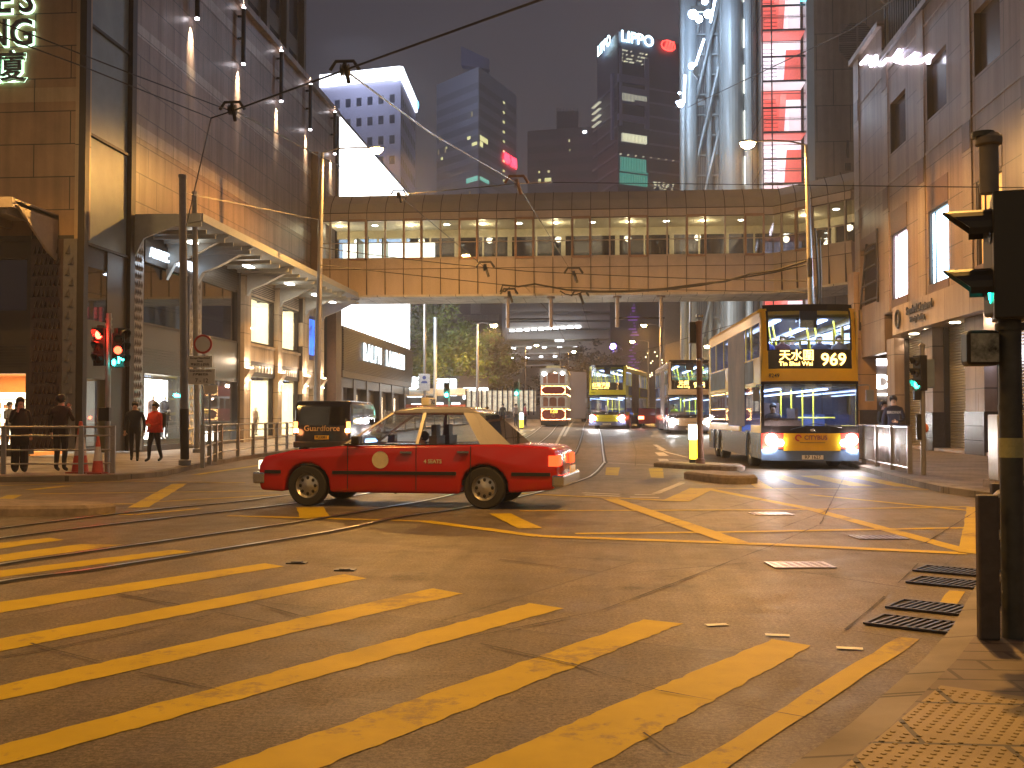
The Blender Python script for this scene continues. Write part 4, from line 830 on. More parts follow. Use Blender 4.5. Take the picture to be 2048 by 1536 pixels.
# ---------------- vehicles ----------------
m_glv=glass('vehicle_glass',(.80,.85,.88),.03,.02); m_gld=glass('tinted_vehicle_glass',(.06,.06,.07),.0,.02)
m_tyre=M('tyre_rubber',(.02,.02,.02),rough=.8); m_rim=M('wheel_rim',(.45,.44,.42),rough=.35,metal=.8); m_chrome=M('chrome',(.7,.7,.7),rough=.15,metal=1,var=.02)
def wheel(par,x,y,r=.32,w_=.2,side=1,spokes=8):
    c=MB(); c.lathe([(r*.62,-w_/2),(r*.93,-w_/2),(r,-w_/2+.03),(r,w_/2-.03),(r*.93,w_/2),(r*.62,w_/2)],(x,y,r),ax='x',n=28); o=c.build('wheel',m_tyre,par,smooth=True)
    c=MB(); q=side*(w_/2-.02); c.lathe([(r*.63,-side*.03+q),(r*.60,q),(r*.5,q-side*.04),(r*.2,q-side*.01),(0,q)],(x,y,r),ax='x',n=28)
    c.m=1
    for k in range(spokes): a=2*math.pi*k/spokes; c.ball((x+q-side*.02,y+r*.38*math.cos(a),r+r*.38*math.sin(a)),r*.09,6,4,sx=.4)
    c.build('rim',[m_rim,m_black],o,smooth=True); return o
def taxi():
    t=thing('taxi','red taxi with silver roof crossing the junction','taxi',(-3.05,16.85,0),R(-90-6.5))
    # local: front at -Y (y=-2.3), length 4.7, x = width
    W=.845; L0,L1=-2.16,2.50; fw,rw=-1.38,1.40
    def arch(cy,r=.37,n=9): return [(cy-r*math.cos(math.pi*k/n),.30+r*math.sin(math.pi*k/n)*.98) for k in range(n+1)]
    prof=[(L0+.03,.24),(fw-.37,.22)]+arch(fw)[1:-1]+[(fw+.37,.22),(rw-.37,.22)]+arch(rw)[1:-1]+[(rw+.37,.24),(L1-.06,.30),(L1,.5),(L1-.03,.86),(L1-.12,.93),(1.62,.965),(1.0,.955),(-.62,.93),(-.85,.925),(-1.6,.86),(L0+.08,.76),(L0,.62),(L0-.02,.4)]
    m_red=M('red_taxi_paint',(.38,.012,.009),rough=.16,var=.04,sc=2,spec=.7); m_sil=M('silver_taxi_roof',(.52,.50,.47),rough=.22,metal=.5,var=.03)
    c=MB(); c.prism(prof,-W,W,'x'); body=c.build('body',m_red,t,bevel=.045,seg=3,smooth=True)
    c=MB(); c.prism([(-.02,1.50),(.0,1.44),(1.36,1.44),(1.2,1.50),(.9,1.535),(.2,1.54)],-.62,.62,'x'); 
    c=MB(); prf=[(-.10,1.43),(.05,1.49),(.35,1.525),(.95,1.525),(1.2,1.48),(1.30,1.42)]; c.prism(prf+[(1.2,1.40),(0,1.40)],-.63,.63,'x'); c.build('roof',m_sil,t,bevel=.04,seg=3,smooth=True)
    # pillars and glass; tapered greenhouse
    A0,A1=(-.82,.925),(-.06,1.43); C0,C1=(1.78,.955),(1.27,1.42); xb,xt=.80,.64
    def gl(pts): return pts
    c=MB()
    for sx in (-1,1):
        for (a,b_,wd) in ((A0,A1,.05),((.36,.95),(.44,1.43),.05),((1.42,.95),(1.12,1.43),.16),):
            c.add([(sx*(xb+.008),a[0]-wd/2,a[1]),(sx*(xb+.008),a[0]+wd/2,a[1]),(sx*(xt+.008),b_[0]+wd/2,b_[1]),(sx*(xt+.008),b_[0]-wd/2,b_[1]),(sx*(xb-.04),a[0]-wd/2,a[1]),(sx*(xb-.04),a[0]+wd/2,a[1]),(sx*(xt-.04),b_[0]+wd/2,b_[1]),(sx*(xt-.04),b_[0]-wd/2,b_[1])],[(0,1,2,3),(4,7,6,5),(0,3,7,4),(1,5,6,2),(0,4,5,1),(3,2,6,7)])
    c.build('pillars',m_sil,t)
    c=MB()
    for sx in (-1,1): c.add([(sx*xb,1.45,.95),(sx*xb,1.80,.955),(sx*xt,1.28,1.42),(sx*xt,1.10,1.43),(sx*(xb-.05),1.45,.95),(sx*(xb-.05),1.80,.955),(sx*(xt-.05),1.28,1.42),(sx*(xt-.05),1.1,1.43)],[(0,1,2,3),(4,7,6,5),(1,5,6,2)])
    c.build('rear_pillar',m_sil,t)
    c=MB()
    for sx in (-1,1):
        c.quad((sx*xb,A0[0]+.1,.93),(sx*xb,.36,.95),(sx*xt,.44,1.43),(sx*xt,A1[0],1.43)); c.quad((sx*xb,.36,.95),(sx*xb,1.45,.95),(sx*xt,1.1,1.43),(sx*xt,.44,1.43))
    c.build('side_window',m_glv,t)
    c=MB(); c.quad((-xb,A0[0],.925),(xb,A0[0],.925),(xt,A1[0],1.43),(-xt,A1[0],1.43)); c.build('windscreen',m_glv,t)
    c=MB(); c.quad((-xb,1.80,.955),(xb,1.80,.955),(xt,1.29,1.42),(-xt,1.29,1.42)); c.build('rear_window',m_gld,t)
    for y in (fw,rw):
        for sx in (-1,1): wheel(t,sx*.735,y,.315,.19,sx)
    c=MB()
    for sx in (-1,1):
        c.box(min(sx*W,sx*(W+.018)),max(sx*W,sx*(W+.018)),fw+.42,rw-.42,.50,.55); c.box(min(sx*W,sx*(W+.018)),max(sx*W,sx*(W+.018)),rw+.42,L1-.1,.50,.55); c.box(min(sx*W,sx*(W+.018)),max(sx*W,sx*(W+.018)),L0+.1,fw-.42,.50,.55)
        for y in (-.72,.36,1.2): c.box(min(sx*(W-.01),sx*(W+.002)),max(sx*(W-.01),sx*(W+.002)),y-.006,y+.006,.27,.93)
        c.box(min(sx*(xb),sx*(xb+.02)),max(sx*xb,sx*(xb+.02)),-.8,1.6,.94,.96)
    c.build('trim',m_black,t)
    c=MB(); c.box(-W-.02,W+.02,L0-.1,L0+.1,.34,.52); c.build('front_bumper',m_chrome,t,bevel=.03); c=MB(); c.box(-W-.02,W+.02,L1-.08,L1+.1,.34,.52); c.build('rear_bumper',m_chrome,t,bevel=.03)
    for sx in (-1,1):
        c=MB(); x0,x1=sorted((sx*.50,sx*(W+.012))); c.box(x0,x1,L1-.13,L1+.02,.64,.80); c.build('tail_light',E('tail_red',(1,.05,.012),2.0),t,bevel=.015)
        c=MB(); x0,x1=sorted((sx*.5,sx*.80)); c.box(x0,x1,L0-.03,L0+.1,.56,.70); c.build('headlight',E('head_warm',(1,.9,.7),1.0),t,bevel=.01)
        c=MB(); c.box(*sorted((sx*(W+.012),sx*(W+.045))),.12,.30,.82,.85); c.box(*sorted((sx*(W+.012),sx*(W+.045))),1.0,1.18,.83,.86); c.build('door_handle',m_chrome,t)
        c=MB(); c.box(*sorted((sx*.80,sx*.99)),-.62,-.50,.95,1.08); c.build('wing_mirror',m_black,t,bevel=.02)
        c=MB(); c.lathe([(0,0),(.13,0),(.13,.004*sx)],(sx*(W+.002),-.2,.72),ax='x',n=20); c.build('door_badge',M('badge_cream',(.55,.5,.36),rough=.5),t)
        text('4 SEATS',('door_lettering'),MC['badge_cream'],t,(TW if sx<0 else TE)(sx*(W+.006),.62,.70),.08,.001,.002)
    c=MB(); c.box(-.22,.22,.25,.38,1.54,1.67); sg=c.build('roof_sign',M('sign_cream',(.8,.75,.6),rough=.4),t,bevel=.02)
    text('TAXI','roof_sign_letters',m_black,t,TF(0,.245,1.60),.12,.002,.003); text('TAXI','roof_sign_letters',m_black,t,Matrix.Translation((0,.385,1.6))@Matrix.Rotation(R(180),4,'Z')@Matrix.Rotation(R(90),4,'X'),.12,.002,.003)
    c=MB(); c.box(-.75,.75,-.5,1.6,.35,.42); 
    for x,y in ((-.38,.2),(.38,.2)): c.box(x-.25,x+.25,y-.15,y+.35,.42,.62); c.box(x-.25,x+.25,y+.3,y+.42,.5,1.08); c.box(x-.12,x+.12,y+.3,y+.38,1.08,1.25)
    c.box(-.65,.65,.95,1.35,.42,.62); c.box(-.65,.65,1.3,1.42,.5,1.02); c.box(-.78,.78,-.85,-.62,.7,.96); c.build('seats',M('dark_seat_vinyl',(.06,.05,.045),rough=.6),t)
    c=MB(); c.box(-.26,.26,L1+.1,L1+.115,.52,.63); c.build('number_plate',M('plate_yellow',(.8,.55,.05),rough=.4),t)
    c=MB(); c.box(-.5,-.05,-.75,-.70,.95,.99); c.build('dash_light',E('dash_blue',(.35,.6,1),3),t)
    return t
TX=taxi()
dr=person('taxi driver in a dark shirt at the wheel of the red taxi',(-3.30,17.20,.33),R(-96.5),1.6,top=(.04,.04,.06),tn='drv',seated=True,arms='reach'); dr.location=(-3.17-.2*0+ (-.0),16.85,0.02)
# seat offset in the taxi's local frame (right-hand drive: local x=+.38, y=+.25)
mxx=Matrix.Translation((-3.05,16.85,0))@Matrix.Rotation(R(-96.5),4,'Z'); p=mxx@Vector((-.38,.12,.12)); dr.location=p; WL[dr.name]=tuple(p); dr.scale=(.86,.86,.86)
def van():
    t=thing('van','black security van with lit tail lights waiting by the left kerb railing','van',(-9.32,35.2,0),R(180))
    # local: rear faces +Y after the half turn, so rear plane is y=0 .. front y=-5
    mp=M('black_van_paint',(.010,.009,.010),rough=.16,var=.05,spec=.7)
    pr=[(.02,.35),(-.02,.55),(0,1.0),(-.12,1.75),(-.25,1.92),(-3.6,1.90),(-4.1,1.62),(-4.45,1.12),(-5.1,.98),(-5.25,.7),(-5.2,.35)]
    c=MB(); c.prism([(y,z) for y,z in pr],-.95,.95,'x'); c.build('body',mp,t,bevel=.09,seg=3,smooth=True)
    for y in (-.95,-4.2):
        for sx in (-1,1): wheel(t,sx*.86,y,.34,.2,sx)
    c=MB(); c.add([(-.80,.012,1.10),(.80,.012,1.10),(.74,-.095,1.72),(-.74,-.095,1.72)],[(0,1,2,3)]); c.build('rear_window',m_gld,t)
    c=MB()
    for sx in (-1,1):
        for y0,y1 in ((-1.9,-.4),(-3.1,-2.0),(-4.0,-3.2)): c.quad((sx*.957,y0,1.12),(sx*.957,y1,1.12),(sx*.95,y1-.05,1.66),(sx*.95,y0+(.35 if y0<-3.9 else .0),1.66))
    c.build('side_window',glass('van_side_glass',(.2,.18,.16),.35,.05),t)
    for sx in (-1,1):
        c=MB(); c.box(*sorted((sx*.83,sx*.955)),-.06,.02,.85,1.22); o=c.build('tail_light',E('van_tail',(1,.22,.05),4),t,bevel=.015)
        c=MB(); c.box(*sorted((sx*.80,sx*.95)),.005,.035,.86,.98); c.build('brake_lamp',E('van_brake',(1,.42,.12),26),o)
        c=MB(); c.box(*sorted((sx*.97,sx*1.17)),-3.9,-3.75,1.1,1.32); c.build('wing_mirror',m_black,t,bevel=.02)
    c=MB(); c.box(-.95,.95,.0,.09,.36,.56); c.build('rear_bumper',M('bumper_black',(.02,.02,.02),rough=.5),t,bevel=.03)
    c=MB(); c.box(-.24,.24,.02,.035,.63,.76); o=c.build('number_plate',MC['plate_yellow'],t)
    rot=Matrix.Rotation(R(180),4,'Z')@Matrix.Rotation(R(90),4,'X')
    [text(s_,'plate_characters',m_black,t,Matrix.Translation((x_,.037,.695))@rot,.12,.001,.003) for s_,x_ in (('PU',.13),('3081',-.07))]; text('Guardforce','door_lettering',M('gold_lettering',(.50,.38,.16),rough=.4),t,Matrix.Translation((0,.012,.99))@rot,.26,.001,.004)
    lamp('tail_glow','POINT',(-.9,.3,.9),6,(1,.3,.1),t); lamp('tail_glow','POINT',(.9,.3,.9),6,(1,.3,.1),t)
    return t
van()
def bus(label,loc,rz,body,skirt,accent,upanel,dest,num,lines,fleet,plate,ads,head=30,inner=(.55,.68,1),logo=None,group=None,detail=True,L=11.6,frame=None):
    t=thing('double_decker_bus',label,'bus',loc,rz,group); W=1.25; H=4.32
    mb_=M('bus_paint_%d'%int(body[0]*1e4+body[2]*1e3),body,rough=.22,var=.04,spec=.6); ms=M('bus_skirt_%d'%int(skirt[2]*1e4),skirt,rough=.25,var=.05); ma=M('bus_accent_%d'%int(accent[0]*1e4),accent,rough=.25); mf=M('bus_front_%d'%int(upanel[0]*1e4),upanel,rough=.2,var=.04)
    mk=M('bus_black_surround',(.012,.009,.009),rough=.12,var=.1)
    def F(o=0): return lambda u,v: (u,.30*abs(u/W)**3.2+max(0,v-2.5)*.10+max(0,v-3.9)*.35-o,v)
    cv=lambda c,u0,u1,v0,v1,o=0: c.surf(F(o),u0,u1,v0,v1,max(2,int(abs(u1-u0)*6)),max(1,int((v1-v0)*4)))
    yc=lambda v: .30+max(0,v-2.5)*.10+max(0,v-3.9)*.35
    # front: painted pieces
    c=MB(); cv(c,-W,W,2.30,2.62); cv(c,-W,-1.07,2.62,4.22); cv(c,1.07,W,2.62,4.22); c.build('front_panel',mf,t,smooth=True)
    c=MB(); cv(c,-1.07,1.07,2.62,3.12,.0); cv(c,-1.16,1.16,4.14,4.32); cv(c,-W,W,2.22,2.30,.01); cv(c,-W,-1.18,1.1,2.25,.01); cv(c,1.18,W,1.1,2.25,.01); cv(c,-W,W,.95,1.14,.01)
    cv(c,-1.09,-1.04,3.1,4.16,.004); cv(c,1.04,1.09,3.1,4.16,.004); c.build('black_surround',mk,t,smooth=True)
    c=MB(); cv(c,-1.13,1.13,3.12,4.14,.0); c.v=[(x,y+.01,z) for x,y,z in c.v]; c.build('upper_windscreen',m_glv,t)
    c=MB(); cv(c,-1.19,1.19,1.14,2.22); c.build('lower_windscreen',m_glv,t)
    c=MB(); n=8
    for i in range(n):
        pass
    c.surf(F(.015),-.72,.72,.50,.95,8,3); c.build('bonnet_panel',mf,t,smooth=True)
    for sx in (-1,1):
        c=MB(); G_=lambda u,v: F(.012)(u*sx,v); c.surf(lambda u,v: G_(.72+.08*(1-(v-.5)/.45)*0+(u-.72),v),.72,1.24,.55,.95,6,3); c.build('light_surround',ma,t,smooth=True)
        c=MB(); hx=sx*1.02; c.ball((hx,.10,.78),.15,12,8,sy=.6); c.build('headlight',E('head_%d'%head,(1,.97,.95),head*2.5),t,smooth=True)
        c=MB(); c.ball((sx*.80,.04,.70),.08,10,6,sy=.5); c.build('inner_headlight',E('head_%d'%head,(1,.97,.95),head*2.5),t,smooth=True)
        if head>10: lamp('headlight_beam','SPOT',(sx*1.0,-.12,.74),420,(1,.94,.86),t,r=.06,spot=75,rot=(R(80),0,0))
    c=MB(); cv(c,-W,W,.24,.50); cv(c,-W,W,.5,.56,-.004); c.build('bumper',ms,t,smooth=True)
    c=MB(); c.box(-.27,.27,-.03,-.01,.28,.39); o=c.build('number_plate',M('plate_white',(.75,.72,.66),rough=.4),t)
    if plate: text(plate,'plate_characters',m_black,t,TF(0,-.032,.335),.12,.001,.002)
    # sides
    for sx in (-1,1):
        def bx(c,y0,y1,z0,z1,o=0): c.box(*sorted((sx*(W-.05),sx*(W+o))),y0,y1,z0,z1)
        c=MB(); bx(c,.30,L,2.18,2.95)
        bx(c,.42,L,3.86,4.12); bx(c,L-.4,L,.5,4.1); bx(c,.30,.45,2.1,3.95); bx(c,.30,.42,.5,2.2)
        for y in (1.9,2.9,5.1,7.6,9.6): bx(c,y-.04,y+.04,2.9,3.9)
        bx(c,.42,2.0,.95,1.15); bx(c,4,L,.95,1.18); c.build('side_panel',mb_,t)
        c=MB()
        for a,b_ in ((.30,1.95),(2.95,8.0),(9.0,9.35),(10.35,L)): bx(c,a,b_,.28,.95)
        for cy in (2.45,8.5,9.85):
            r=.5
            for k in range(8):
                a0,a1=math.pi*k/8,math.pi*(k+1)/8
                c.prism([(cy-r*math.cos(a0),.48+r*math.sin(a0)),(cy-r*math.cos(a1),.48+r*math.sin(a1)),(cy-r*math.cos(a1),1.0),(cy-r*math.cos(a0),1.0)],*sorted((sx*(W-.05),sx*(W-.002))),'x')
        c.build('side_skirt',ms,t)
        c=MB(); 
        for a,b_ in ((.45,4.4),(4.5,7.2),(7.3,L-.45)): c.quad((sx*(W-.01),a,1.15),(sx*(W-.01),b_,1.15),(sx*(W-.01),b_,2.18),(sx*(W-.01),a,2.18))
        c.quad((sx*(W-.01),.45,2.95),(sx*(W-.01),L-.45,2.95),(sx*(W-.01),L-.45,3.86),(sx*(W-.01),.45,3.86)); c.build('side_window',glass('bus_side_glass',(.35,.37,.4),.14,.02),t)
        if ads:
            c=MB(); c.box(*sorted((sx*(W+.002),sx*(W+.008))),1.5,6.2,2.3,2.9); c.box(*sorted((sx*(W+.002),sx*(W+.008))),7.2,11,2.3,2.9); c.build('advert_panel',M('ad_blue',(.04,.06,.12),rough=.5,var=.6,sc=1.3,spec=.15),t)
            c=MB(); c.box(*sorted((sx*(W+.010),sx*(W+.014))),3.0,6.4,1.1,3.85); c.build('advert_panel',M('ad_brown',(.10,.055,.035),rough=.5,var=.7,sc=.8,spec=.15),t)
        for y in (2.45,8.5,9.85): wheel(t,sx*1.08,y,.48,.28,sx)
    c=MB(); c.box(-W+.05,W-.05,L-.08,L,.3,4.1); c.build('rear_panel',mb_,t)
    c=MB(); c.prism([(-W,4.1),(-W+.03,4.22),(-W+.16,H-.01),(0,H+.02),(W-.16,H-.01),(W-.03,4.22),(W,4.1)],.9,L,'y'); c.build('roof',frame or mb_,t,smooth=True)
    c=MB(); c.box(-W+.06,W-.06,.45,L-.1,.30,.36); c.box(-W+.06,W-.06,.5,L-.1,2.22,2.30); c.build('deck_floor',M('bus_floor',(.10,.11,.14),rough=.6),t)
    c=MB(); c.box(-W+.06,W-.06,1.2,L-.1,4.02,4.06); c.box(-W+.06,W-.06,.9,L-.1,2.15,2.2); c.box(-W+.06,W-.06,L-.14,L-.1,.4,4); c.build('inner_lining',M('bus_lining',(.26,.29,.38),rough=.5),t)
    c=MB()
    for sx in (-.62,.62): c.box(sx-.09,sx+.09,1.3,L-.5,3.97,4.0); c.box(sx-.06,sx+.06,1.2,L-.5,2.1,2.13)
    c.build('ceiling_lights',E('bus_tube_light',inner,5),t)
    lamp('deck_light','AREA',(0,2.0,3.95),190,inner,t,size=(1.8,3)); lamp('deck_light','AREA',(0,1.9,2.1),120,inner,t,size=(1.6,2.6)); lamp('deck_light','AREA',(0,8,3.95),120,inner,t,size=(1.8,5))
    c=MB()
    for y in (1.6,2.6,3.6,4.6,5.6,6.6,7.6,8.6):
        for x in (-.95,-.5,.5,.95): c.box(x-.2,x+.2,y,y+.35,2.6,2.7); c.box(x-.2,x+.2,y+.33,y+.42,2.65,3.2)
        if y>3: 
            for x in (-.9,.9): c.box(x-.3,x+.3,y,y+.4,.75,.85); c.box(x-.3,x+.3,y+.35,y+.45,.8,1.45)
    c.build('seats',M('blue_bus_seat',(.05,.09,.25),rough=.7,var=.2),t)
    mrl=M('yellow_handrail',(.75,.62,.05),rough=.3,var=.03)
    c=MB(); c.tube([(-1.1,.35,3.36),(1.1,.35,3.36)],.022,6); c.tube([(0,.36,3.36),(0,.36,3.12)],.03,6)
    for x,y in ((-.75,1.5),(-.45,2.4),(.3,1.6),(.75,2.6),(.95,1.2),(-.95,3.5),(.25,3.5)): c.tube([(x,y,2.3),(x,y,3.3),(x-.12,y,3.98)],.022,6)
    for x,y in ((-.2,1.7),(.1,1.7),(.5,2.2),(-.35,2.4)): c.tube([(x,y,.36),(x,y,2.15)],.02,6)
    c.tube([(-.3,1.6,1.35),(.95,1.6,1.35)],.02,6); c.build('handrails',mrl,t)
    c=MB(); c.box(-1.15,-.2,.45,.85,.4,1.28); c.box(-1.15,-.35,.5,.62,1.2,1.34); c.box(-.3,-.22,.7,1.8,.4,1.6); c.box(-1.05,-.6,1.3,1.45,.7,1.75); c.build('dashboard',M('dash_brown',(.16,.10,.09),rough=.5),t)
    c=MB(); c.lathe([(.21,0),(.23,.02),(.21,.04)],(-.75,.78,1.28),n=18); c.build('steering_wheel',m_black,t)
    if detail:
        c=MB(); c.box(-.22,.22,.34,.42,3.70,4.16); c.box(-.2,.2,.9,1.0,3.9,4.0); c.build('screen_box',m_black,t)
        c=MB(); c.tube([(.05,-.035,1.2),(-.55,-.05,1.05)],.012,5); c.tube([(.05,-.035,1.2),(.75,.0,1.1)],.012,5); c.build('wiper',m_black,t)
        c=MB(); c.tube([(W-.02,.25,2.2),(W+.22,.1,2.2),(W+.25,.08,2.05)],.018,6); c.box(W+.14,W+.34,.06,.13,1.78,2.07); c.build('wing_mirror',M('grey_mirror',(.2,.22,.25),rough=.4),t,bevel=.01)
        c=MB(); c.tube([(-W+.02,.25,2.2),(-W-.15,.1,2.2),(-W-.17,.08,2.05)],.018,6); c.box(-W-.24,-W-.08,.06,.13,1.78,2.07); c.build('wing_mirror',MC['grey_mirror'],t,bevel=.01)
        c=MB(); c.box(-.32,.32,-.035,-.02,.705,.715); c.build('grille_slot',m_black,t)
        c=MB(); c.ball((0,-.03,1.03),.07,12,6,sy=.2,sz=.6); c.build('maker_badge',m_chrome,t)
    me_=E('led_amber_%d'%int(head),(1,.60,.14),3.2)
    if lines: 
        text(lines[0],'destination_letters',me_,t,TF(-.38,-.0,2.95),.30,.004,.003); text(lines[1],'destination_letters',me_,t,TF(-.40,-.0,2.745),.15,.004,.002,1.1); text(num,'route_number',me_,t,TF(.50,.0,2.84),.44,.004,.008,.98)
    if fleet: text(fleet,'fleet_number',m_black,t,TF(-.95,.05,2.44),.14,.002,.002)
    if logo:
        text(logo,'operator_name',M('logo_brown',(.30,.08,.03),rough=.4),t,TF(.08,-.04,.835),.15,.001,.004); c=MB(); c.lathe([(.05,-.001),(.085,-.001),(.085,.003)],(-.36,-.04,.835),ax='y',n=18,ang=5.3); c.build('operator_emblem',M('logo_red',(.6,.05,.02),rough=.4),t)
    return t
b969=bus('yellow double-decker bus with red light surrounds showing route 969',(5.38,28.25,0),R(1.2),(.62,.42,.06),(.09,.14,.25),(.45,.03,.02),(.85,.51,.03),'',' 969',('\u5929\u6c34\u570d','Tin Shui Wai'),'8249','RP 1627',True,38,logo='CITYBUS',group='buses coming down the street')
b969.children[0]
b2_=bus('lime yellow double-decker bus turning beside the tram with glaring headlights',(.28,72.4,gz(73)),R(-10),(.52,.46,.05),(.10,.11,.20),(.45,.42,.06),(.60,.55,.03),'','',('\u7d05\u78e1\u6e2f\u9435','Hung Hom MTR'),'9542','KX 5140',True,60,inner=(.8,.9,1),group='buses coming down the street',L=11.2)
b3_=bus('beige double-decker bus with green-lit upper deck behind the 969 bus',(5.05,62.5,gz(63)),R(1),(.36,.27,.2),(.12,.11,.12),(.30,.25,.20),(.58,.50,.42),'','968',('\u5143\u6717','Yuen Long'),None,'KV 960',True,34,inner=(.62,.95,.72),group='buses coming down the street')
b4_=bus('grey bus seen in part between the tram and the lime bus',(-3.0,104,gz(104)),R(180+2),(.12,.11,.12),(.08,.08,.08),(.1,.1,.1),(.12,.12,.12),'','',None,None,'',False,2,inner=(.7,.8,1),group='buses coming down the street',detail=False)
# passengers
for i,(x,tp,hm,lab) in enumerate([(-.98,(.03,.05,.25),m_hairm,'passenger in a blue jacket at the far left front seat upstairs'),(-.55,(.08,.02,.02),m_hairm,'passenger in dark red in the upper front seats of the 969 bus'),(-.2,(.05,.05,.06),m_hairm,'small passenger in grey beside the yellow post upstairs'),(.42,(.03,.03,.05),m_grey,'grey-haired passenger in a navy coat upstairs'),(.93,(.10,.09,.09),m_hairm,'passenger in a grey jacket at the right front seat upstairs')]):
    q=b969.matrix_basis@Vector((x,1.0 if i!=2 else 1.5,2.42)); p_=person(lab+' of the 969 bus' if '969' not in lab else lab,q,R(1.2),1.55,top=tp,tn='pas%d'%i,seated=True,arms='fold',hairm=hm,group='passengers upstairs in the buses')
q=b969.matrix_basis@Vector((-.82,.98,.48)); person('bus driver in dark uniform at the wheel of the 969 bus',q,R(1.2),1.7,top=(.05,.04,.05),tn='drv2',seated=True,arms='reach')
for i,(x,tp,lab) in enumerate([(-.85,(.42,.50,.05),'driver in a lime yellow vest inside the beige bus')]):
    q=b3_.matrix_basis@Vector((x,.98,.48)); person(lab,q,0,1.7,top=tp,tn='vest',seated=True,arms='reach')
for i,x in enumerate((-.8,-.3,.3,.85)):
    q=b3_.matrix_basis@Vector((x,1.1,2.40)); person(['leftmost front passenger upstairs in the beige bus','second passenger from the left upstairs in the beige bus','third passenger from the left upstairs in the beige bus','rightmost front passenger upstairs in the beige bus'][i],q,0,1.55,top=(.05,.06+.02*i,.05),tn='pb%d'%i,seated=True,arms='fold',group='passengers upstairs in the buses')
# small red car behind the lime bus
def small_car(loc,label):
    t=thing('parked_car',label,'car',loc,R(180)); c=MB(); c.prism([(0,.3),(0,.9),(-.2,.95),(-.6,1.4),(-2.2,1.42),(-2.9,.95),(-4.1,.8),(-4.2,.3)],-.85,.85,'x'); c.build('body',M('dark_red_paint',(.25,.02,.015),rough=.25),t,bevel=.06,seg=2,smooth=True)
    for sx in (-1,1):
        c=MB(); c.box(*sorted((sx*.5,sx*.86)),-.03,.03,.62,.82); c.build('tail_light',E('far_tail',(1,.12,.04),14),t)
        for y in (-.8,-3.4): wheel(t,sx*.75,y,.31,.2,sx)
    c=MB(); c.quad((-.7,-.25,.98),(.7,-.25,.98),(.6,-.58,1.38),(-.6,-.58,1.38)); c.build('rear_window',m_gld,t)
small_car((3.35,75,gz(75)),'small red car with bright tail lights between the lime bus and the beige bus')
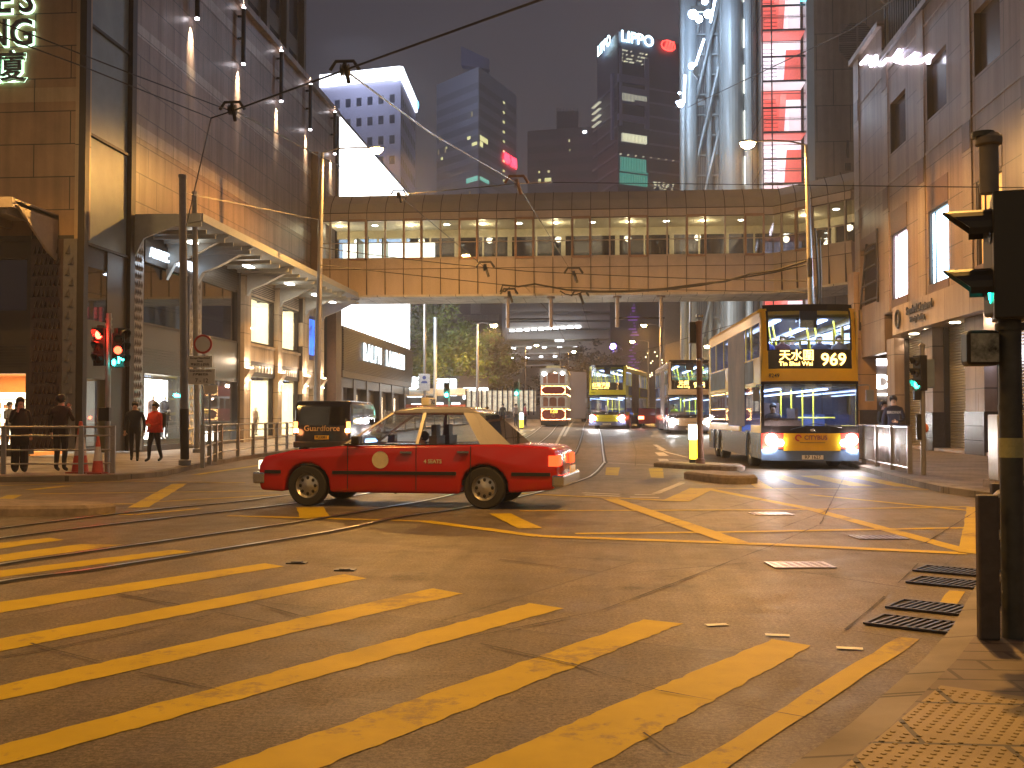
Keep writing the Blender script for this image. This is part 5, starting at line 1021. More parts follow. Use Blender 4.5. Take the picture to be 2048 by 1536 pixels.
# ---------------- tram ----------------
def tram():
    t=thing('tram','old double-deck tram numbered 128 outlined in small bulbs','tram',(-3.55,78,gz(78)),R(0)); mr_=M('tram_maroon',(.20,.022,.022),rough=.35,var=.1); mw=M('tram_white',(.50,.49,.47),rough=.4,var=.05); W=.96; L=8.8
    def arch_front(c,y0,y1,z0,z1,opens,ax='y',x0=-W,x1=W,n=8):
        # front wall with arched openings: list of (xa, xb, zb, ztop)
        x=x0
        for xa,xb,zb,zt in opens:
            c.box(x,xa,y0,y1,z0,z1); r=(xb-xa)/2; cx=(xa+xb)/2; c.box(xa,xb,y0,y1,z0,zb)
            pts=[(cx-r*math.cos(math.pi*k/n),zt-r*.6+r*.6*math.sin(math.pi*k/n)) for k in range(n+1)]
            for (u,v_),(u2,v2) in zip(pts,pts[1:]): c.add([(u,y0,v_),(u2,y0,v2),(u2,y0,z1),(u,y0,z1),(u,y1,v_),(u2,y1,v2),(u2,y1,z1),(u,y1,z1)],[(0,1,2,3),(4,7,6,5),(0,4,5,1),(0,3,7,4),(1,5,6,2)])
            x=xb
        c.box(x,x1,y0,y1,z0,z1)
    for y0 in (0,L-.06):
        c=MB(); arch_front(c,y0,y0+.06,3.05,4.12,[(-.86,-.50,3.15,3.9),(-.42,.36,3.15,3.98),(.44,.82,3.15,3.9)]); arch_front(c,y0,y0+.06,1.38,2.25,[(-.86,-.38,1.48,2.15),(-.30,.24,1.48,2.15),(.32,.84,1.48,2.15)]); c.build('end_wall',mw,t)
        c=MB(); c.box(-W,W,y0-.02,y0+.06,2.28,3.02); c.box(-W,W,y0-.02,y0+.06,.42,1.35); c.build('end_panel',mr_,t)
    c=MB()
    for sx in (-1,1):
        c.box(*sorted((sx*(W-.05),sx*W)),0.06,L-.06,2.28,3.02); c.box(*sorted((sx*(W-.05),sx*W)),.06,L-.06,.42,1.35)
    c.build('side_panel',mr_,t)
    c=MB()
    for sx in (-1,1):
        for z0,z1 in ((1.35,2.28),(3.02,4.1)):
            for k in range(8): y=.06+k*1.24; c.box(*sorted((sx*(W-.05),sx*W)),y,y+.1,z0,z1)
            c.box(*sorted((sx*(W-.05),sx*W)),.06,L-.06,z1-.16,z1)
    c.build('window_posts',mw,t)
    c=MB(); c.prism([(-W-.04,4.1),(-W,4.2),(0,4.28),(W,4.2),(W+.04,4.1)],-.1,L+.1,'y'); c.build('roof',mw,t)
    c=MB(); c.prism([(-.58,4.26),(.55,4.26),(.42,4.45),(-.45,4.45)],.1,.9,'y'); o=c.build('roof_board',M('cream_board',(.6,.5,.25),rough=.5),t)
    c=MB(); c.tube([(.5,1.0,4.4),(.2,5,6.0)],.03,6); c.build('trolley_pole',m_dark,t)
    c=MB(); c.box(-.8,.8,.3,L-.3,.12,.42); c.box(-.9,.9,-.12,.0,.12,.40); 
    for y in (2.6,6.2):
        for sx in (-1,1): c.lathe([(0,-.05),(.38,-.05),(.38,.05),(0,.05)],(sx*.6,y,.38),ax='x',n=20)
    c.build('undercarriage',m_black,t)
    c=MB(); c.box(-.9,.9,.1,L-.1,.4,.46); c.box(-.9,.9,.1,L-.1,2.26,2.32); c.box(-.9,.9,3,3.1,.5,4); c.build('deck_floor',M('tram_inside',(.28,.12,.06),rough=.6),t)
    c=MB()
    for y in (1,3,5,7): c.box(-.1,.1,y,y+.5,4.05,4.09); c.box(-.1,.1,y,y+.5,2.2,2.25)
    c.build('ceiling_lights',E('tram_lamp',(1,.8,.55),10),t)
    c=MB(); c.lathe([(0,-.06),(.13,-.06),(.11,0)],(-.66,0,3.82),ax='y',n=14); c.lathe([(0,-.06),(.10,-.06),(.09,0)],(.66,0,3.85),ax='y',n=14); c.build('upper_lamp',E('tram_white_lamp',(1,.98,1),18),t)
    def ring(z0,z1,nm,x0=-.86,x1=.86):
        c=MB(); pts=[]; n1=18; n2=int((z1-z0)/.085)
        for k in range(n1+1): x=x0+(x1-x0)*k/n1; pts+=[(x,z0),(x,z1)]
        for k in range(1,n2): z=z0+(z1-z0)*k/n2; pts+=[(x0,z),(x1,z)]
        for sx in (x0,x1):
            for sz in (z0,z1):
                q=-1 if sx>0 else 1; r=-1 if sz==z1 else 1; pts+=[(sx+q*.10,sz+r*.10),(sx+q*.16,sz+r*.05),(sx+q*.05,sz+r*.16)]
        for x,z in pts: c.ball((x,-.035,z),.018,6,4)
        c.build(nm,E('tiny_bulb',(1,.62,.2),16),t)
    ring(2.36,2.95,'bulb_string'); ring(.52,1.28,'bulb_string')
    c=MB()
    for z in (.55,1.28,2.36,2.95):
        for k in range(60): c.ball((W+.02,.1+k*.145,z),.018,5,3)
    c.build('side_bulb_string',MC['tiny_bulb'],t)
    text('128','car_number',E('gold_number',(1,.6,.08),1.2),t,TF(.02,-.03,1.12),.38,.004,.012); c=MB(); c.lathe([(.09,-.03),(.13,-.03),(.13,-.02)],(.0,0,.80),ax='y',n=18); c.build('emblem',M('gold_emblem',(.5,.35,.1),rough=.4),t)
    lamp('tram_inner_light','POINT',(0,1.2,3.9),10,(1,.8,.6),t); lamp('tram_inner_light','POINT',(0,1.2,2.1),8,(1,.7,.5),t)
tram()
# ---------------- pedestrians ----------------
person('woman with long hair in a black coat and wide trousers standing behind the left railing',(-12.95,23.0,.13),R(40),1.66,tn='wm',hair='long',arms=('up','down'),wide=.95,coat=.62,skirt=True)
person('man in a dark jacket seen from behind near the tall traffic cone',(-12.16,23.3,.13),R(175),1.72,top=(.03,.022,.02),tn='mn',arms=('up','down'),wide=1.12)
person('person in a dark hooded jacket walking past the lit poster window',(-12.99,29.0,.13),R(20),1.65,top=(.012,.016,.03),tn='hd',stride=.8,wide=1.15,shoes=(.3,.3,.3))
person('person in a bright red puffer jacket walking with a black bag',(-12.24,28.6,.13),R(-25),1.62,top=(.55,.035,.02),tn='red',stride=-.5,wide=1.2,arms='fold',coat=.86,hair='short',bag=(.02,.02,.02))
person('shop assistant with tied-up hair leaning at the lit display counter',(-19.1,33.3,.25),R(60),1.6,top=(.10,.09,.09),tn='sa',hair='bun',arms='reach')
person('person in a dark jacket left of his companion by the right-hand barrier',(7.48,29.4,.13),R(30),1.66,top=(.02,.022,.02),tn='r1',arms='fold',wide=.95)
p2=person('tall man in a navy sweatshirt with pale lettering by the right-hand barrier',(7.62,29.0,.13),R(-10),1.78,top=(.018,.02,.045),tn='r2',arms=('down','fold'),wide=1.05)
text('BRONX','chest_lettering',M('pale_print',(.45,.42,.4),rough=.7),p2,TF(0,-.155,1.36),.10,.004,.002)
person('lone walker seen through the footbridge windows',(-6.2,61.2,9.86),R(90),1.72,top=(.05,.025,.02),tn='fbw',stride=.5)
for i,(x,y,tp,lab) in enumerate([(-7.05,76,(.03,.03,.03),'waiting passenger in black nearest the left edge of the tram stop'),(-6.2,77,(.35,.3,.28),'waiting passenger in pale clothes beside the tram stop post'),(-5.6,78,(.4,.12,.14),'waiting passenger in pink beside the tram')]):
    person(lab,(x,y,gz(y)+.02),R(40*i),1.65,top=tp,tn='ts%d'%i)
person('dark-haired pedestrian whose head shows above the taxi roof',(-5.04,47,.1),R(90),1.7,top=(.03,.03,.03),tn='bh')
# mannequins in the windows
m_man=M('mannequin_white',(.72,.62,.52),rough=.5,var=.02)
for x,y,z,lab,tp in [(FX-.4,39.0,.5,'left mannequin in a long dress before the bright white poster wall',(.22,.15,.13)),(FX-.4,40.1,.5,'right mannequin in a dark coat before the bright white poster wall',(.05,.05,.06)),(FX-.6,50.2,.5,'mannequin in a pale blouse in the first cream shop window',(.5,.4,.3)),(FX-.6,51.6,.45,'seated-height child mannequin in the first cream shop window',(.55,.5,.45))]:
    person(lab,(x,y,z),R(70),1.75 if x>-16.9 else 1.45,top=tp,tn='mq%d'%int(tp[0]*100),legs=(tp[0]*.5,tp[1]*.5,tp[2]*.5),ln='mq%d'%int(tp[0]*100),skin=m_man,hair=None,arms=('fold','down'),name='mannequin',cat='mannequin',coat=.7 if x>-16.9 else 0)
# ---------------- street lamps ----------------
m_pole=M('galvanised_pole',(.30,.29,.29),rough=.4,metal=.6,var=.15,stretch=(3,3,.6)); m_polep=M('grey_painted_pole',(.16,.17,.20),rough=.45,var=.15)
m_sod=E('sodium_lens',(1,.60,.22),160)
def street_lamp(base,top,head,label,power,r0=.11,mat=None,group=None,col=SOD,glow=None,name='street_lamp',open_=True):
    t=thing(name,label,'street lamp',base,0,group); B=Vector(base); tp=Vector(top)-B; hd=Vector(head)-B
    c=MB(); c.tube([(0,0,0),(0,0,1.6)],r0*1.15,12); c.build('pole_base',mat or m_pole,t); c=MB(); c.tube([(0,0,1.5),tuple(tp)],r0,12,r0*.5); c.build('pole',mat or m_pole,t,smooth=True)
    d=(hd-tp); d2=Vector((d.x,d.y,0)).normalized()
    c=MB(); c.tube([tuple(tp),tuple(tp+d*.3+Vector((0,0,.12))),tuple(tp+d*.7+Vector((0,0,.12))),tuple(hd-d2*.1+Vector((0,0,.06)))],.035,8); c.build('arm',mat or m_pole,t,smooth=True)
    a=math.atan2(d2.y,d2.x); m=Matrix.Translation(hd)@Matrix.Rotation(a,4,'Z')
    c=MB(); c.ball((0,0,0),.36,14,8,sy=.42,sz=.28); c.v=[tuple(m@Vector((x+.15,y,max(z,-.02)+.03))) for x,y,z in c.v]; ho=c.build('lamp_head',m_polep,t,smooth=True)
    c=MB(); c.ball((0,0,0),.28,12,8,sy=.7,sz=.75); c.v=[tuple(m@Vector((x+.18,y,min(z,.01)-.0))) for x,y,z in c.v]; c.build('lens',glow or m_sod,ho,smooth=True)
    l=lamp('lamp_light','SPOT',tuple(m@Vector((.18,0,-.24))),power,col,t,r=.12,spot=176 if open_ else 140); l.data.spot_blend=.3 if open_ else .6
    return t
GL='sodium street lamps'
street_lamp((-12.15,45,.15),(-11.96,45,12.73),(-9.78,45,12.84),'tall slim street lamp leaning before the left end of the footbridge',4200,.15,group=GL)
street_lamp((7.9,41,.13),(7.67,41,11.62),(5.68,41,11.74),'street lamp rising behind the 969 bus with bundled cables on its pole',3600,.15,group=GL)
far=[((955,800),(955,648),(983,650),111,'street lamp beside the big green tree under the footbridge'),((1050,800),(1050,694),(1070,690),140,'small far street lamp above the left of the tram'),((1136,800),(1136,705),(1145,703),156,'smallest far street lamp above the right of the tram'),
((1321,740),(1321,652),(1290,650),111,'far street lamp nearest the grey columns'),((1297,760),(1297,684),(1267,683),136,'lower far street lamp above the lime bus'),((1448,780),(1440,690),(1418,692),96,'far street lamp glowing beside the upper left edge of the 969 bus')]
def q_(a): return a
street_lamp((-10.26,88,1.35),(-10.26,88,9.07),(-9.1,88,8.98),far[0][4],3800,.13,group=GL)
street_lamp((-10.08,140,2.13),(-10.07,140,10.56),(-8.76,140,10.82),far[1][4],800,.13,group=GL)
street_lamp((-4.98,156,2.22),(-4.97,156,10.78),(-4.31,156,10.92),far[2][4],800,.13,group=GL)
street_lamp((5.92,111,1.71),(5.96,111,10.74),(4.43,111,10.85),far[3][4],4200,.13,group=GL)
street_lamp((5.76,136,1.91),(5.79,136,10.84),(3.98,136,10.92),far[4][4],800,.13,group=GL)
street_lamp((10.32,96,1.57),(10.36,96,7.75),(9.44,96,7.67),far[5][4],800,.13,group=GL)
# lamps of the near junction, standing just outside the picture
street_lamp((5.9,9.0,.13),(5.9,9.0,10.5),(3.0,11.6,10.6),'street lamp at the near corner, outside the right edge of the view',2700,.11,group=GL,open_=False)
street_lamp((-17.5,24.5,.13),(-17.5,24.5,11),(-17.3,27.0,11.1),'street lamp before the corner shop, outside the left edge of the view',1100,.11,group=GL,open_=False)
street_lamp((-12,4,.0),(-12,4,11),(-9.0,6.5,11.1),'street lamp across the side street, outside the left edge of the view',1100,.11,group=GL,open_=False)
street_lamp((12,20,.13),(12,20,9.0),(9.9,20.2,9.1),'street lamp before the bank arcade, outside the right edge of the view',500,.11,group=GL,open_=False)
# tram and wire poles
def plain_pole(base,top,r,label,m=None,band=None,name='tram_wire_pole',cat='pole',dark=None):
    t=thing(name,label,cat,base); c=MB(); d=Vector(top)-Vector(base); c.tube([(0,0,0),tuple(d)],r,14,r*.92); c.lathe([(r*1.5,0),(r*1.5,.12),(r,.16)],n=14); c.lathe([(r*1.05,-.05),(r*1.05,.03),(0,.06)],c=tuple(d),n=14); c.build('pole',m or m_polep,t,smooth=True)
    if dark: c=MB(); c.tube([(0,0,.1),(d.x*dark/d.z,d.y*dark/d.z,dark)],r*1.06,14); c.build('painted_lower_part',m_black,t,smooth=True)
    return t
plain_pole((-10.75,27.0,.13),(-10.88,27,7.64),.105,'thick grey pole standing behind the left railing',dark=1.45)
plain_pole((-14.1,36.5,.13),(-14.27,36.5,9.26),.10,'grey pole whose top pokes above the left canopy')
plain_pole((-14.42,92,1.74),(-14.39,92,9.97),.16,'pale blue-grey pole standing before the big tree',M('pale_blue_pole',(.42,.50,.55),rough=.4))
t=plain_pole((-14,84,1.55),(-13.98,84,11.05),.11,'slim tall pole carrying a white parking sign under the footbridge',m_pole,name='sign_pole')
c=MB(); c.box(-.45,.45,-.14,-.11,1.9,3.25); o=c.build('sign_plate',M('white_sign_face',(.55,.55,.55),rough=.4),t); c=MB(); c.lathe([(0,-.15),(.15,-.15),(.15,-.145)],(0,0,2.95),ax='y',n=16); c.box(-.25,.25,-.15,-.145,2.5,2.6); c.box(-.18,.2,-.15,-.145,2.6,2.68); c.build('sign_symbol',M('blue_sign_ink',(.05,.08,.30),rough=.5),t)
t=plain_pole((2.56,28.6,.14),(2.54,28.6,3.86),.085,'bare rust-toned signal pole on the refuge island beside the lit bollard',M('rusty_pole',(.22,.12,.08),rough=.5,metal=.3,var=.25),name='signal_pole')
c=MB(); c.box(-.26,-.02,.05,.45,3.2,4.0-.25); c.build('signal_back_box',m_black,t,bevel=.02)
c=MB()
for z in (3.85,2.7,2.0): c.lathe([(.09,0),(.10,.02),(.10,.06),(.09,.08)],(0,0,z),n=12)
c.build('clamp_band',m_chrome,t)
for px,py,Yd,lab in [(745,0,0,0)]: pass
plain_pole((6.42,80,1.54),(6.5,80,10.4),.10,'slim pole in front of the grey columns',m_pole)
plain_pole((-14.01,100,1.77),(-14.02,100,7.69),.10,'short grey pole among the tree branches',m_polep)
# illuminated bollards
def bollard(loc,label,s=1):
    t=thing('lit_bollard',label,'bollard',loc,0,'lit traffic bollards'); c=MB(); c.box(-.14*s,.14*s,-.14*s,.14*s,0,.10*s); c.build('base',m_black,t,bevel=.01)
    c=MB(); c.box(-.125*s,.125*s,-.115*s,.115*s,.10*s,.62*s); c.build('yellow_body',E('yellow_lit_plastic',(1,.66,.02),3.4),t,bevel=.02)
    c=MB(); c.box(-.15*s,.15*s,-.12*s,.12*s,.62*s,1.02*s); c.build('white_head',E('white_lit_plastic',(1,.95,.80),6),t,bevel=.03)
    lamp('bollard_light','POINT',(0,-.35*s,.8*s),14,(1,.85,.4),t)
bollard((2.45,29.1,.15),'glowing yellow and white bollard on the refuge island beside the 969 bus')
bollard((-5.45,72,0.58),'small glowing bollard far away left of the tram',1.05)
# traffic signals
def aspect(mb,c,d,r=.105,hood=.2):
    # d: unit direction the lens faces (horizontal); returns nothing, adds a hood
    D=Vector((*d,0)); Sd=Vector((-D.y,D.x,0)); C_=Vector(c); n=12; vs=[]
    for k in range(n+1):
        a=-R(20)+R(220)*k/n; q=Sd*math.cos(a)*r+Vector((0,0,math.sin(a)*r)); L=hood*(.45+.55*max(0,math.sin(a))); 
        for rr in (1,1.08): vs.append(C_+q*rr); vs.append(C_+q*rr+D*L)
    fs=[]
    for k in range(n): a=4*k; b_=a+4; fs+=[(a,a+1,b_+1,b_),(a+2,b_+2,b_+3,a+3),(a+1,a+3,b_+3,b_+1)]
    mb.add(vs,fs)
def lens(par,c,d,m,r=.1):
    D=Vector((*d,0)); m_=Matrix.Translation(Vector(c)+D*.012)@Matrix.Rotation(math.atan2(D.y,D.x),4,'Z'); q=MB(); q.lathe([(0,.012),(r*.6,.008),(r,0)],ax='x',n=16); q.v=[tuple(m_@Vector(v)) for v in q.v]; return q.build('lens',m,par,smooth=True)
RED=E('red_signal',(1,.02,.01),28); GRN=E('green_signal',(.02,1,.62),16); OFF=M('unlit_lens',(.03,.012,.01),rough=.2); GRD=E('green_signal_dim',(.02,.9,.55),6)
def head(par,pos,d,cols,r=.105,sp=.27,boxd=.16,name='signal_head',hood=.2,back=None):
    P=Vector(pos); D=Vector((*d,0)).normalized(); n=len(cols); m_=Matrix.Translation(P)@Matrix.Rotation(math.atan2(D.y,D.x),4,'Z')
    c=MB(); c.box(-boxd,0,-r*1.45,r*1.45,-sp*n/2-.02,sp*n/2+.02); 
    if back: c.box(-.02,0,-r*2.2,r*2.2,-sp*n/2-.12,sp*n/2+.12)
    c.v=[tuple(m_@Vector(v)) for v in c.v]; h=c.build(name,m_black,par,bevel=.01)
    q=MB()
    for i,col in enumerate(cols):
        z=sp*(n-1)/2-i*sp; cc=P+Vector((0,0,z)); aspect(q,cc,(D.x,D.y),r,hood); lens(h,cc,(D.x,D.y),col,r*.95)
    q.build('hoods',m_black,h); return h
def collars(mb,zs,r):
    for z in zs: mb.lathe([(r,-.02),(r*1.25,-.02),(r*1.25,.02),(r,.02)],(0,0,z),n=12)
# left red signal cluster
t=thing('traffic_signal','traffic signal with glowing red light and green arrow behind the left railing','traffic signal',(-10.95,23.05,.13))
c=MB(); c.tube([(0,0,0),(0,0,3.55)],.057,14); c.tube([(-.28,.6,0),(-.28,.6,2.6)],.05,12); collars(c,(3.42,3.3,3.2,2.3),.057); c.build('pole',m_pole,t,smooth=True)
head(t,(-.2,-.05,2.80),(-.25,-.97),[RED,OFF,OFF]); head(t,(-.33,.12,2.86),(-.9,-.43),[E('red_side_signal',(1,.10,.02),20),OFF,OFF],hood=.12)
head(t,(.30,.10,2.80),(.80,-.6),[OFF,OFF,OFF])
h=head(t,(.24,-.05,2.72),(.35,-.94),[OFF,E('red_man_signal',(1,.05,.02),6),OFF],r=.09,sp=.24,hood=.14)
c=MB(); c.tube([(.33,-.2,2.42),(.33,-.2,2.56),(.40,-.2,2.50),(.44,-.2,2.5)],.022,6); c.ball((.22,-.2,2.44),.045,8,6,sz=1.6); c.build('green_arrow',E('cyan_green_arrow',(.03,.9,.75),14),t)
lamp('signal_glow','POINT',(-.25,-.5,3.05),22,(1,.04,.02),t); c=MB(); c.box(-.12,.12,-.2,-.06,1.15,1.45); c.build('push_button_box',m_black,t,bevel=.01)
# right mid signal
t=thing('traffic_signal','traffic signal with a small green light and blue-grey box near the right barrier','traffic signal',(6.84,23.7,.13))
c=MB(); c.tube([(0,0,0),(0,0,2.75)],.055,14); collars(c,(2.55,1.95),.055); c.lathe([(.06,0),(.07,.03),(.0,.09)],(0,0,2.75),n=12); c.build('pole',m_pole,t,smooth=True)
head(t,(-.12,-.02,2.18),(-.93,-.37),[OFF,OFF,GRN],r=.095,sp=.24,hood=.17); c=MB(); c.box(.06,.24,-.06,.2,1.86,2.48); c.build('signal_back_box',M('blue_grey_box',(.13,.17,.26),rough=.4),t,bevel=.015)
c=MB(); c.box(-.19,-.06,-.08,.06,1.60,1.82); c.box(-.14,-.04,-.05,.05,.75,1.3); c.build('push_button_box',m_black,t,bevel=.01); c=MB(); c.ball((.09,.1,1.0),.06,10,6,sz=1.6); c.build('orange_cover',M('orange_plastic',(.7,.18,.05),rough=.5),t,smooth=True)
# near right signal (foreground)
t=thing('traffic_signal','large dark pedestrian signal on a thick pole in the right foreground','traffic signal',(2.29,6.27,.13))
c=MB(); c.tube([(0,0,0),(0,0,2.40)],.062,20); c.lathe([(.066,1.27),(.066,1.30)],n=20); collars(c,(1.74,),.062); c.lathe([(.04,0),(.06,0),(.062,.03),(.0,.04)],(-.13,0,2.82),n=16); c.build('pole',M('dark_green_grey_pole',(.055,.06,.055),rough=.45,var=.3,sc=8),t,smooth=True)
c=MB(); c.tube([(-.10,0,2.5),(-.10,0,2.79)],.052,18); c.lathe([(.055,0),(.072,.01),(.074,.045),(.055,.07),(0,.075)],(-.10,0,2.77),n=20); c.build('top_cap',M('grey_plastic_cap',(.20,.18,.16),rough=.6),t,smooth=True)
h=head(t,(-.09,.0,2.13),(-.96,.28),[OFF,GRD],r=.105,sp=.335,boxd=.26,hood=.26)
c=MB(); c.box(-.11,.28,-.10,.10,1.80,2.42); c.build('signal_housing',M('dark_housing',(.022,.02,.02),rough=.5,var=.3),t,bevel=.02)
c=MB(); c.box(-.25,-.07,-.07,.07,1.52,1.72); o=c.build('push_button_box',m_black,t,bevel=.025); c=MB(); c.box(-.235,-.085,-.075,-.069,1.54,1.70); c.build('worn_face',M('worn_silver',(.25,.24,.2),rough=.35,metal=.5,var=.9,sc=14),o)
c=MB(); c.box(.01,.08,-.106,-.101,2.00,2.12); c.box(.045,.065,-.106,-.101,1.91,1.98); c.box(.0,.09,-.106,-.101,1.855,1.895); c.build('peeling_sticker',M('dirty_sticker',(.42,.40,.36),rough=.7,var=.5,sc=30),t)
c=MB(); c.lathe([(.0635,1.005),(.0635,1.115)],n=20); c.build('notice_label',M('pale_green_label',(.42,.42,.20),rough=.6,var=.15,sc=40),t)
# left far green signals
for px,Yd,lab in [((893,790),60,'green traffic signal before the bright shops beyond the van'),((1033,787),66,'green traffic signal left of the tram')]:
    x,y,z={893:(-8.75,60,2.62),1033:(-5.28,66,2.83)}[px[0]]; t=thing('traffic_signal',lab,'traffic signal',(x,y,gz(y)+.1)); hz=z-gz(y)-.1; c=MB(); c.tube([(.15,0,0),(.15,0,hz+.9)],.05,8); c.build('pole',m_pole,t); head(t,(0,-.05,hz+.27),(0,-1),[OFF,OFF,E('far_green',(.05,1,.72),45)]); lamp('signal_glow','POINT',(0,-.5,hz),25,(.05,1,.7),t)
# ---------------- railings, cones, cabinet, signs ----------------
m_rlg=M('railing_steel',(.34,.33,.32),rough=.35,metal=.65,var=.15)
def railing(pts,label,h=1.05,bars=(1.02,.83,.52,.22),r=.024,post=.055,step=2.0,zb=.13,mesh=False,group=None):
    t=thing('railing',label,'railing',(*pts[0],zb),0,group); P0=Vector(pts[0]); L=[Vector(p)-P0 for p in pts]; Pl=[]
    for a,b_ in zip(L,L[1:]):
        n=max(1,round((b_-a).length/step)); Pl+=[a+(b_-a)*i/n for i in range(n)]
    Pl.append(L[-1])
    for p in Pl: c=MB(); c.box(p.x-post,p.x+post,p.y-post*.5,p.y+post*.5,0,h); c.build('post',m_rlg,t,bevel=.008)
    c=MB()
    for z in bars:
        pp=[]
        for a,b_ in zip(Pl,Pl[1:]): c.tube([(a.x,a.y,z),(b_.x,b_.y,z)],r if z>.9*h else r*.8,8)
    c.build('rails',m_rlg,t,smooth=True)
    if mesh:
        c=MB()
        for a,b_ in zip(Pl,Pl[1:]):
            n=int((b_-a).length/.09)
            for i in range(1,n): q=a+(b_-a)*i/n; c.tube([(q.x,q.y,.12),(q.x,q.y,h-.04)],.008,4)
        c.build('bars',m_rlg,t)
    return t
RG='kerbside pedestrian railings'
railing([(-17.5,22.3),(-15.3,22.35),(-12.95,22.35),(-11.35,22.65),(-10.75,22.9)],'four-rail steel railing at the left corner in front of the waiting people',group=RG,step=2.2)
railing([(-9.7,25.48)]+[(-11.25,31),(-11.6,35),(-12.15,42),(-12.9,52),(-13.2,60)],'long four-rail steel railing along the left kerb beside the van',group=RG,step=1.7)
railing([(-13.0,63.5),(-12.3,70),(-11.3,76)],'far railing of thin bars behind the taxi roof',group=RG,step=2.2,mesh=True,h=1.3,zb=.5)
railing([(-11.3,77),(-10.7,82),(-10.5,90)],'farthest railing of thin bars beside the tram stop',group=RG,step=2.2,mesh=True,h=1.3,zb=.8)
railing([(6.72,24.3),(7.0,31),(7.25,40)],'metal barrier of closely spaced bars on the right kerb beside the 969 bus',h=1.05,bars=(1.02,.12),mesh=True,step=1.6,group=RG)
t=thing('railing','short heavy railing with wide posts in the right foreground','railing',(2.13,6.2,.13),0,RG)
for x,y,h_ in ((0,0,.80),(0.46,1.1,.80),(1.04,2.20,.80)): c=MB(); c.box(x-.056,x+.056,y-.03,y+.03,0,h_); c.build('post',M('dark_worn_post',(.10,.085,.075),rough=.5,metal=.4,var=.3),t,bevel=.01)
c=MB()
for z in (.74,.48,.22): c.tube([(0,0,z),(0.46,1.1,z),(1.04,2.20,z)],.02,8)
c.build('rails',m_rlg,t,smooth=True)
for z,lab,x in [(0,0,0)]: pass
def cone(loc,h,label):
    t=thing('traffic_cone',label,'traffic cone',loc,0,'traffic cones'); m1=M('cone_red',(.55,.07,.04),rough=.5,var=.15); m2=M('cone_white',(.60,.56,.52),rough=.5,var=.1); k=h
    c=MB(); c.box(-.2*k,.2*k,-.2*k,.2*k,0,.03); c.build('base',M('cone_base',(.30,.05,.03),rough=.6),t,bevel=.01); rr=lambda z: (.16-.13*z)*k
    for z0,z1,m,n in ((.03,.34,m1,'lower_band'),(.34,.72,m2,'white_band'),(.72,.99,m1,'upper_band')): c=MB(); c.lathe([(rr(z0),z0*h),(rr(z1),z1*h)]+([(0,z1*h+.01)] if z1>.9 else []),n=18); c.build(n,m,t,smooth=True)
cone((-11.52,22.95,.13),1.15,'tall red and white traffic cone by the dark-jacketed man'); cone((-11.02,22.75,.13),.82,'shorter red and white traffic cone at the foot of the left signal pole')
t=thing('utility_cabinet','tall narrow grey steel cabinet behind the foreground signal pole','cabinet',(7.15,19.6,.13)); c=MB(); c.box(-.30,.45,-.25,.25,.12,1.28); c.build('cabinet_body',M('brushed_cabinet',(.34,.30,.25),rough=.32,metal=.5,var=.15,stretch=(6,6,1)),t,bevel=.02); c=MB(); c.box(-.38,.5,-.32,.3,0,.12); c.build('plinth',m_isl,t); c=MB(); c.box(.05,.06,-.262,-.25,.2,1.2); c.box(-.1,-.06,-.27,-.25,.7,.8); c.build('door_handle',m_black,t)
# round no-entry style sign with plates
t=thing('road_sign','round white road sign with a red rim above two white text plates','road sign',(-10.44,27.67)+(.13,)); ms=M('sign_white',(.62,.60,.57),rough=.4,var=.05)
c=MB(); c.tube([(-.10,.02,0),(-.10,.02,3.2)],.035,10); c.tube([(.08,.02,0),(.08,.02,2.3)],.03,10); c.build('pole',m_chrome,t)
c=MB(); c.lathe([(0,-.04),(.245,-.04),(.245,-.02)],(-.10,0,3.17),ax='y',n=28); c.build('sign_face',ms,t); c=MB(); c.lathe([(.20,-.045),(.255,-.045),(.255,-.015),(.20,-.015)],(-.10,0,3.17),ax='y',n=28); c.build('red_rim',M('sign_red',(.42,.03,.03),rough=.4),t)
for i,(z0,z1,x0,x1) in enumerate(((2.55,2.86,-.50,.16),(2.10,2.51,-.54,.24),(1.86,2.08,-.05,.30))): c=MB(); c.box(x0,x1,-.05,-.03,z0,z1); c.build('text_plate',ms,t)
mi=M('sign_ink',(.03,.02,.02),rough=.6)
for s_,x,z,sz in (('Except franchised',-.17,2.80,.075),('buses',-.17,2.72,.07),('\u5c08\u5229\u5df4\u58eb\u9664\u5916',-.17,2.62,.085),('Except authorised vehicles',-.15,2.46,.055),('\u6388\u6b0a\u8eca\u8f1b\u9664\u5916',-.15,2.36,.07),('7 - 12',-.12,2.2,.15)): text(s_,'sign_lettering',mi,t,TF(x,-.052,z),sz,.001,.002)
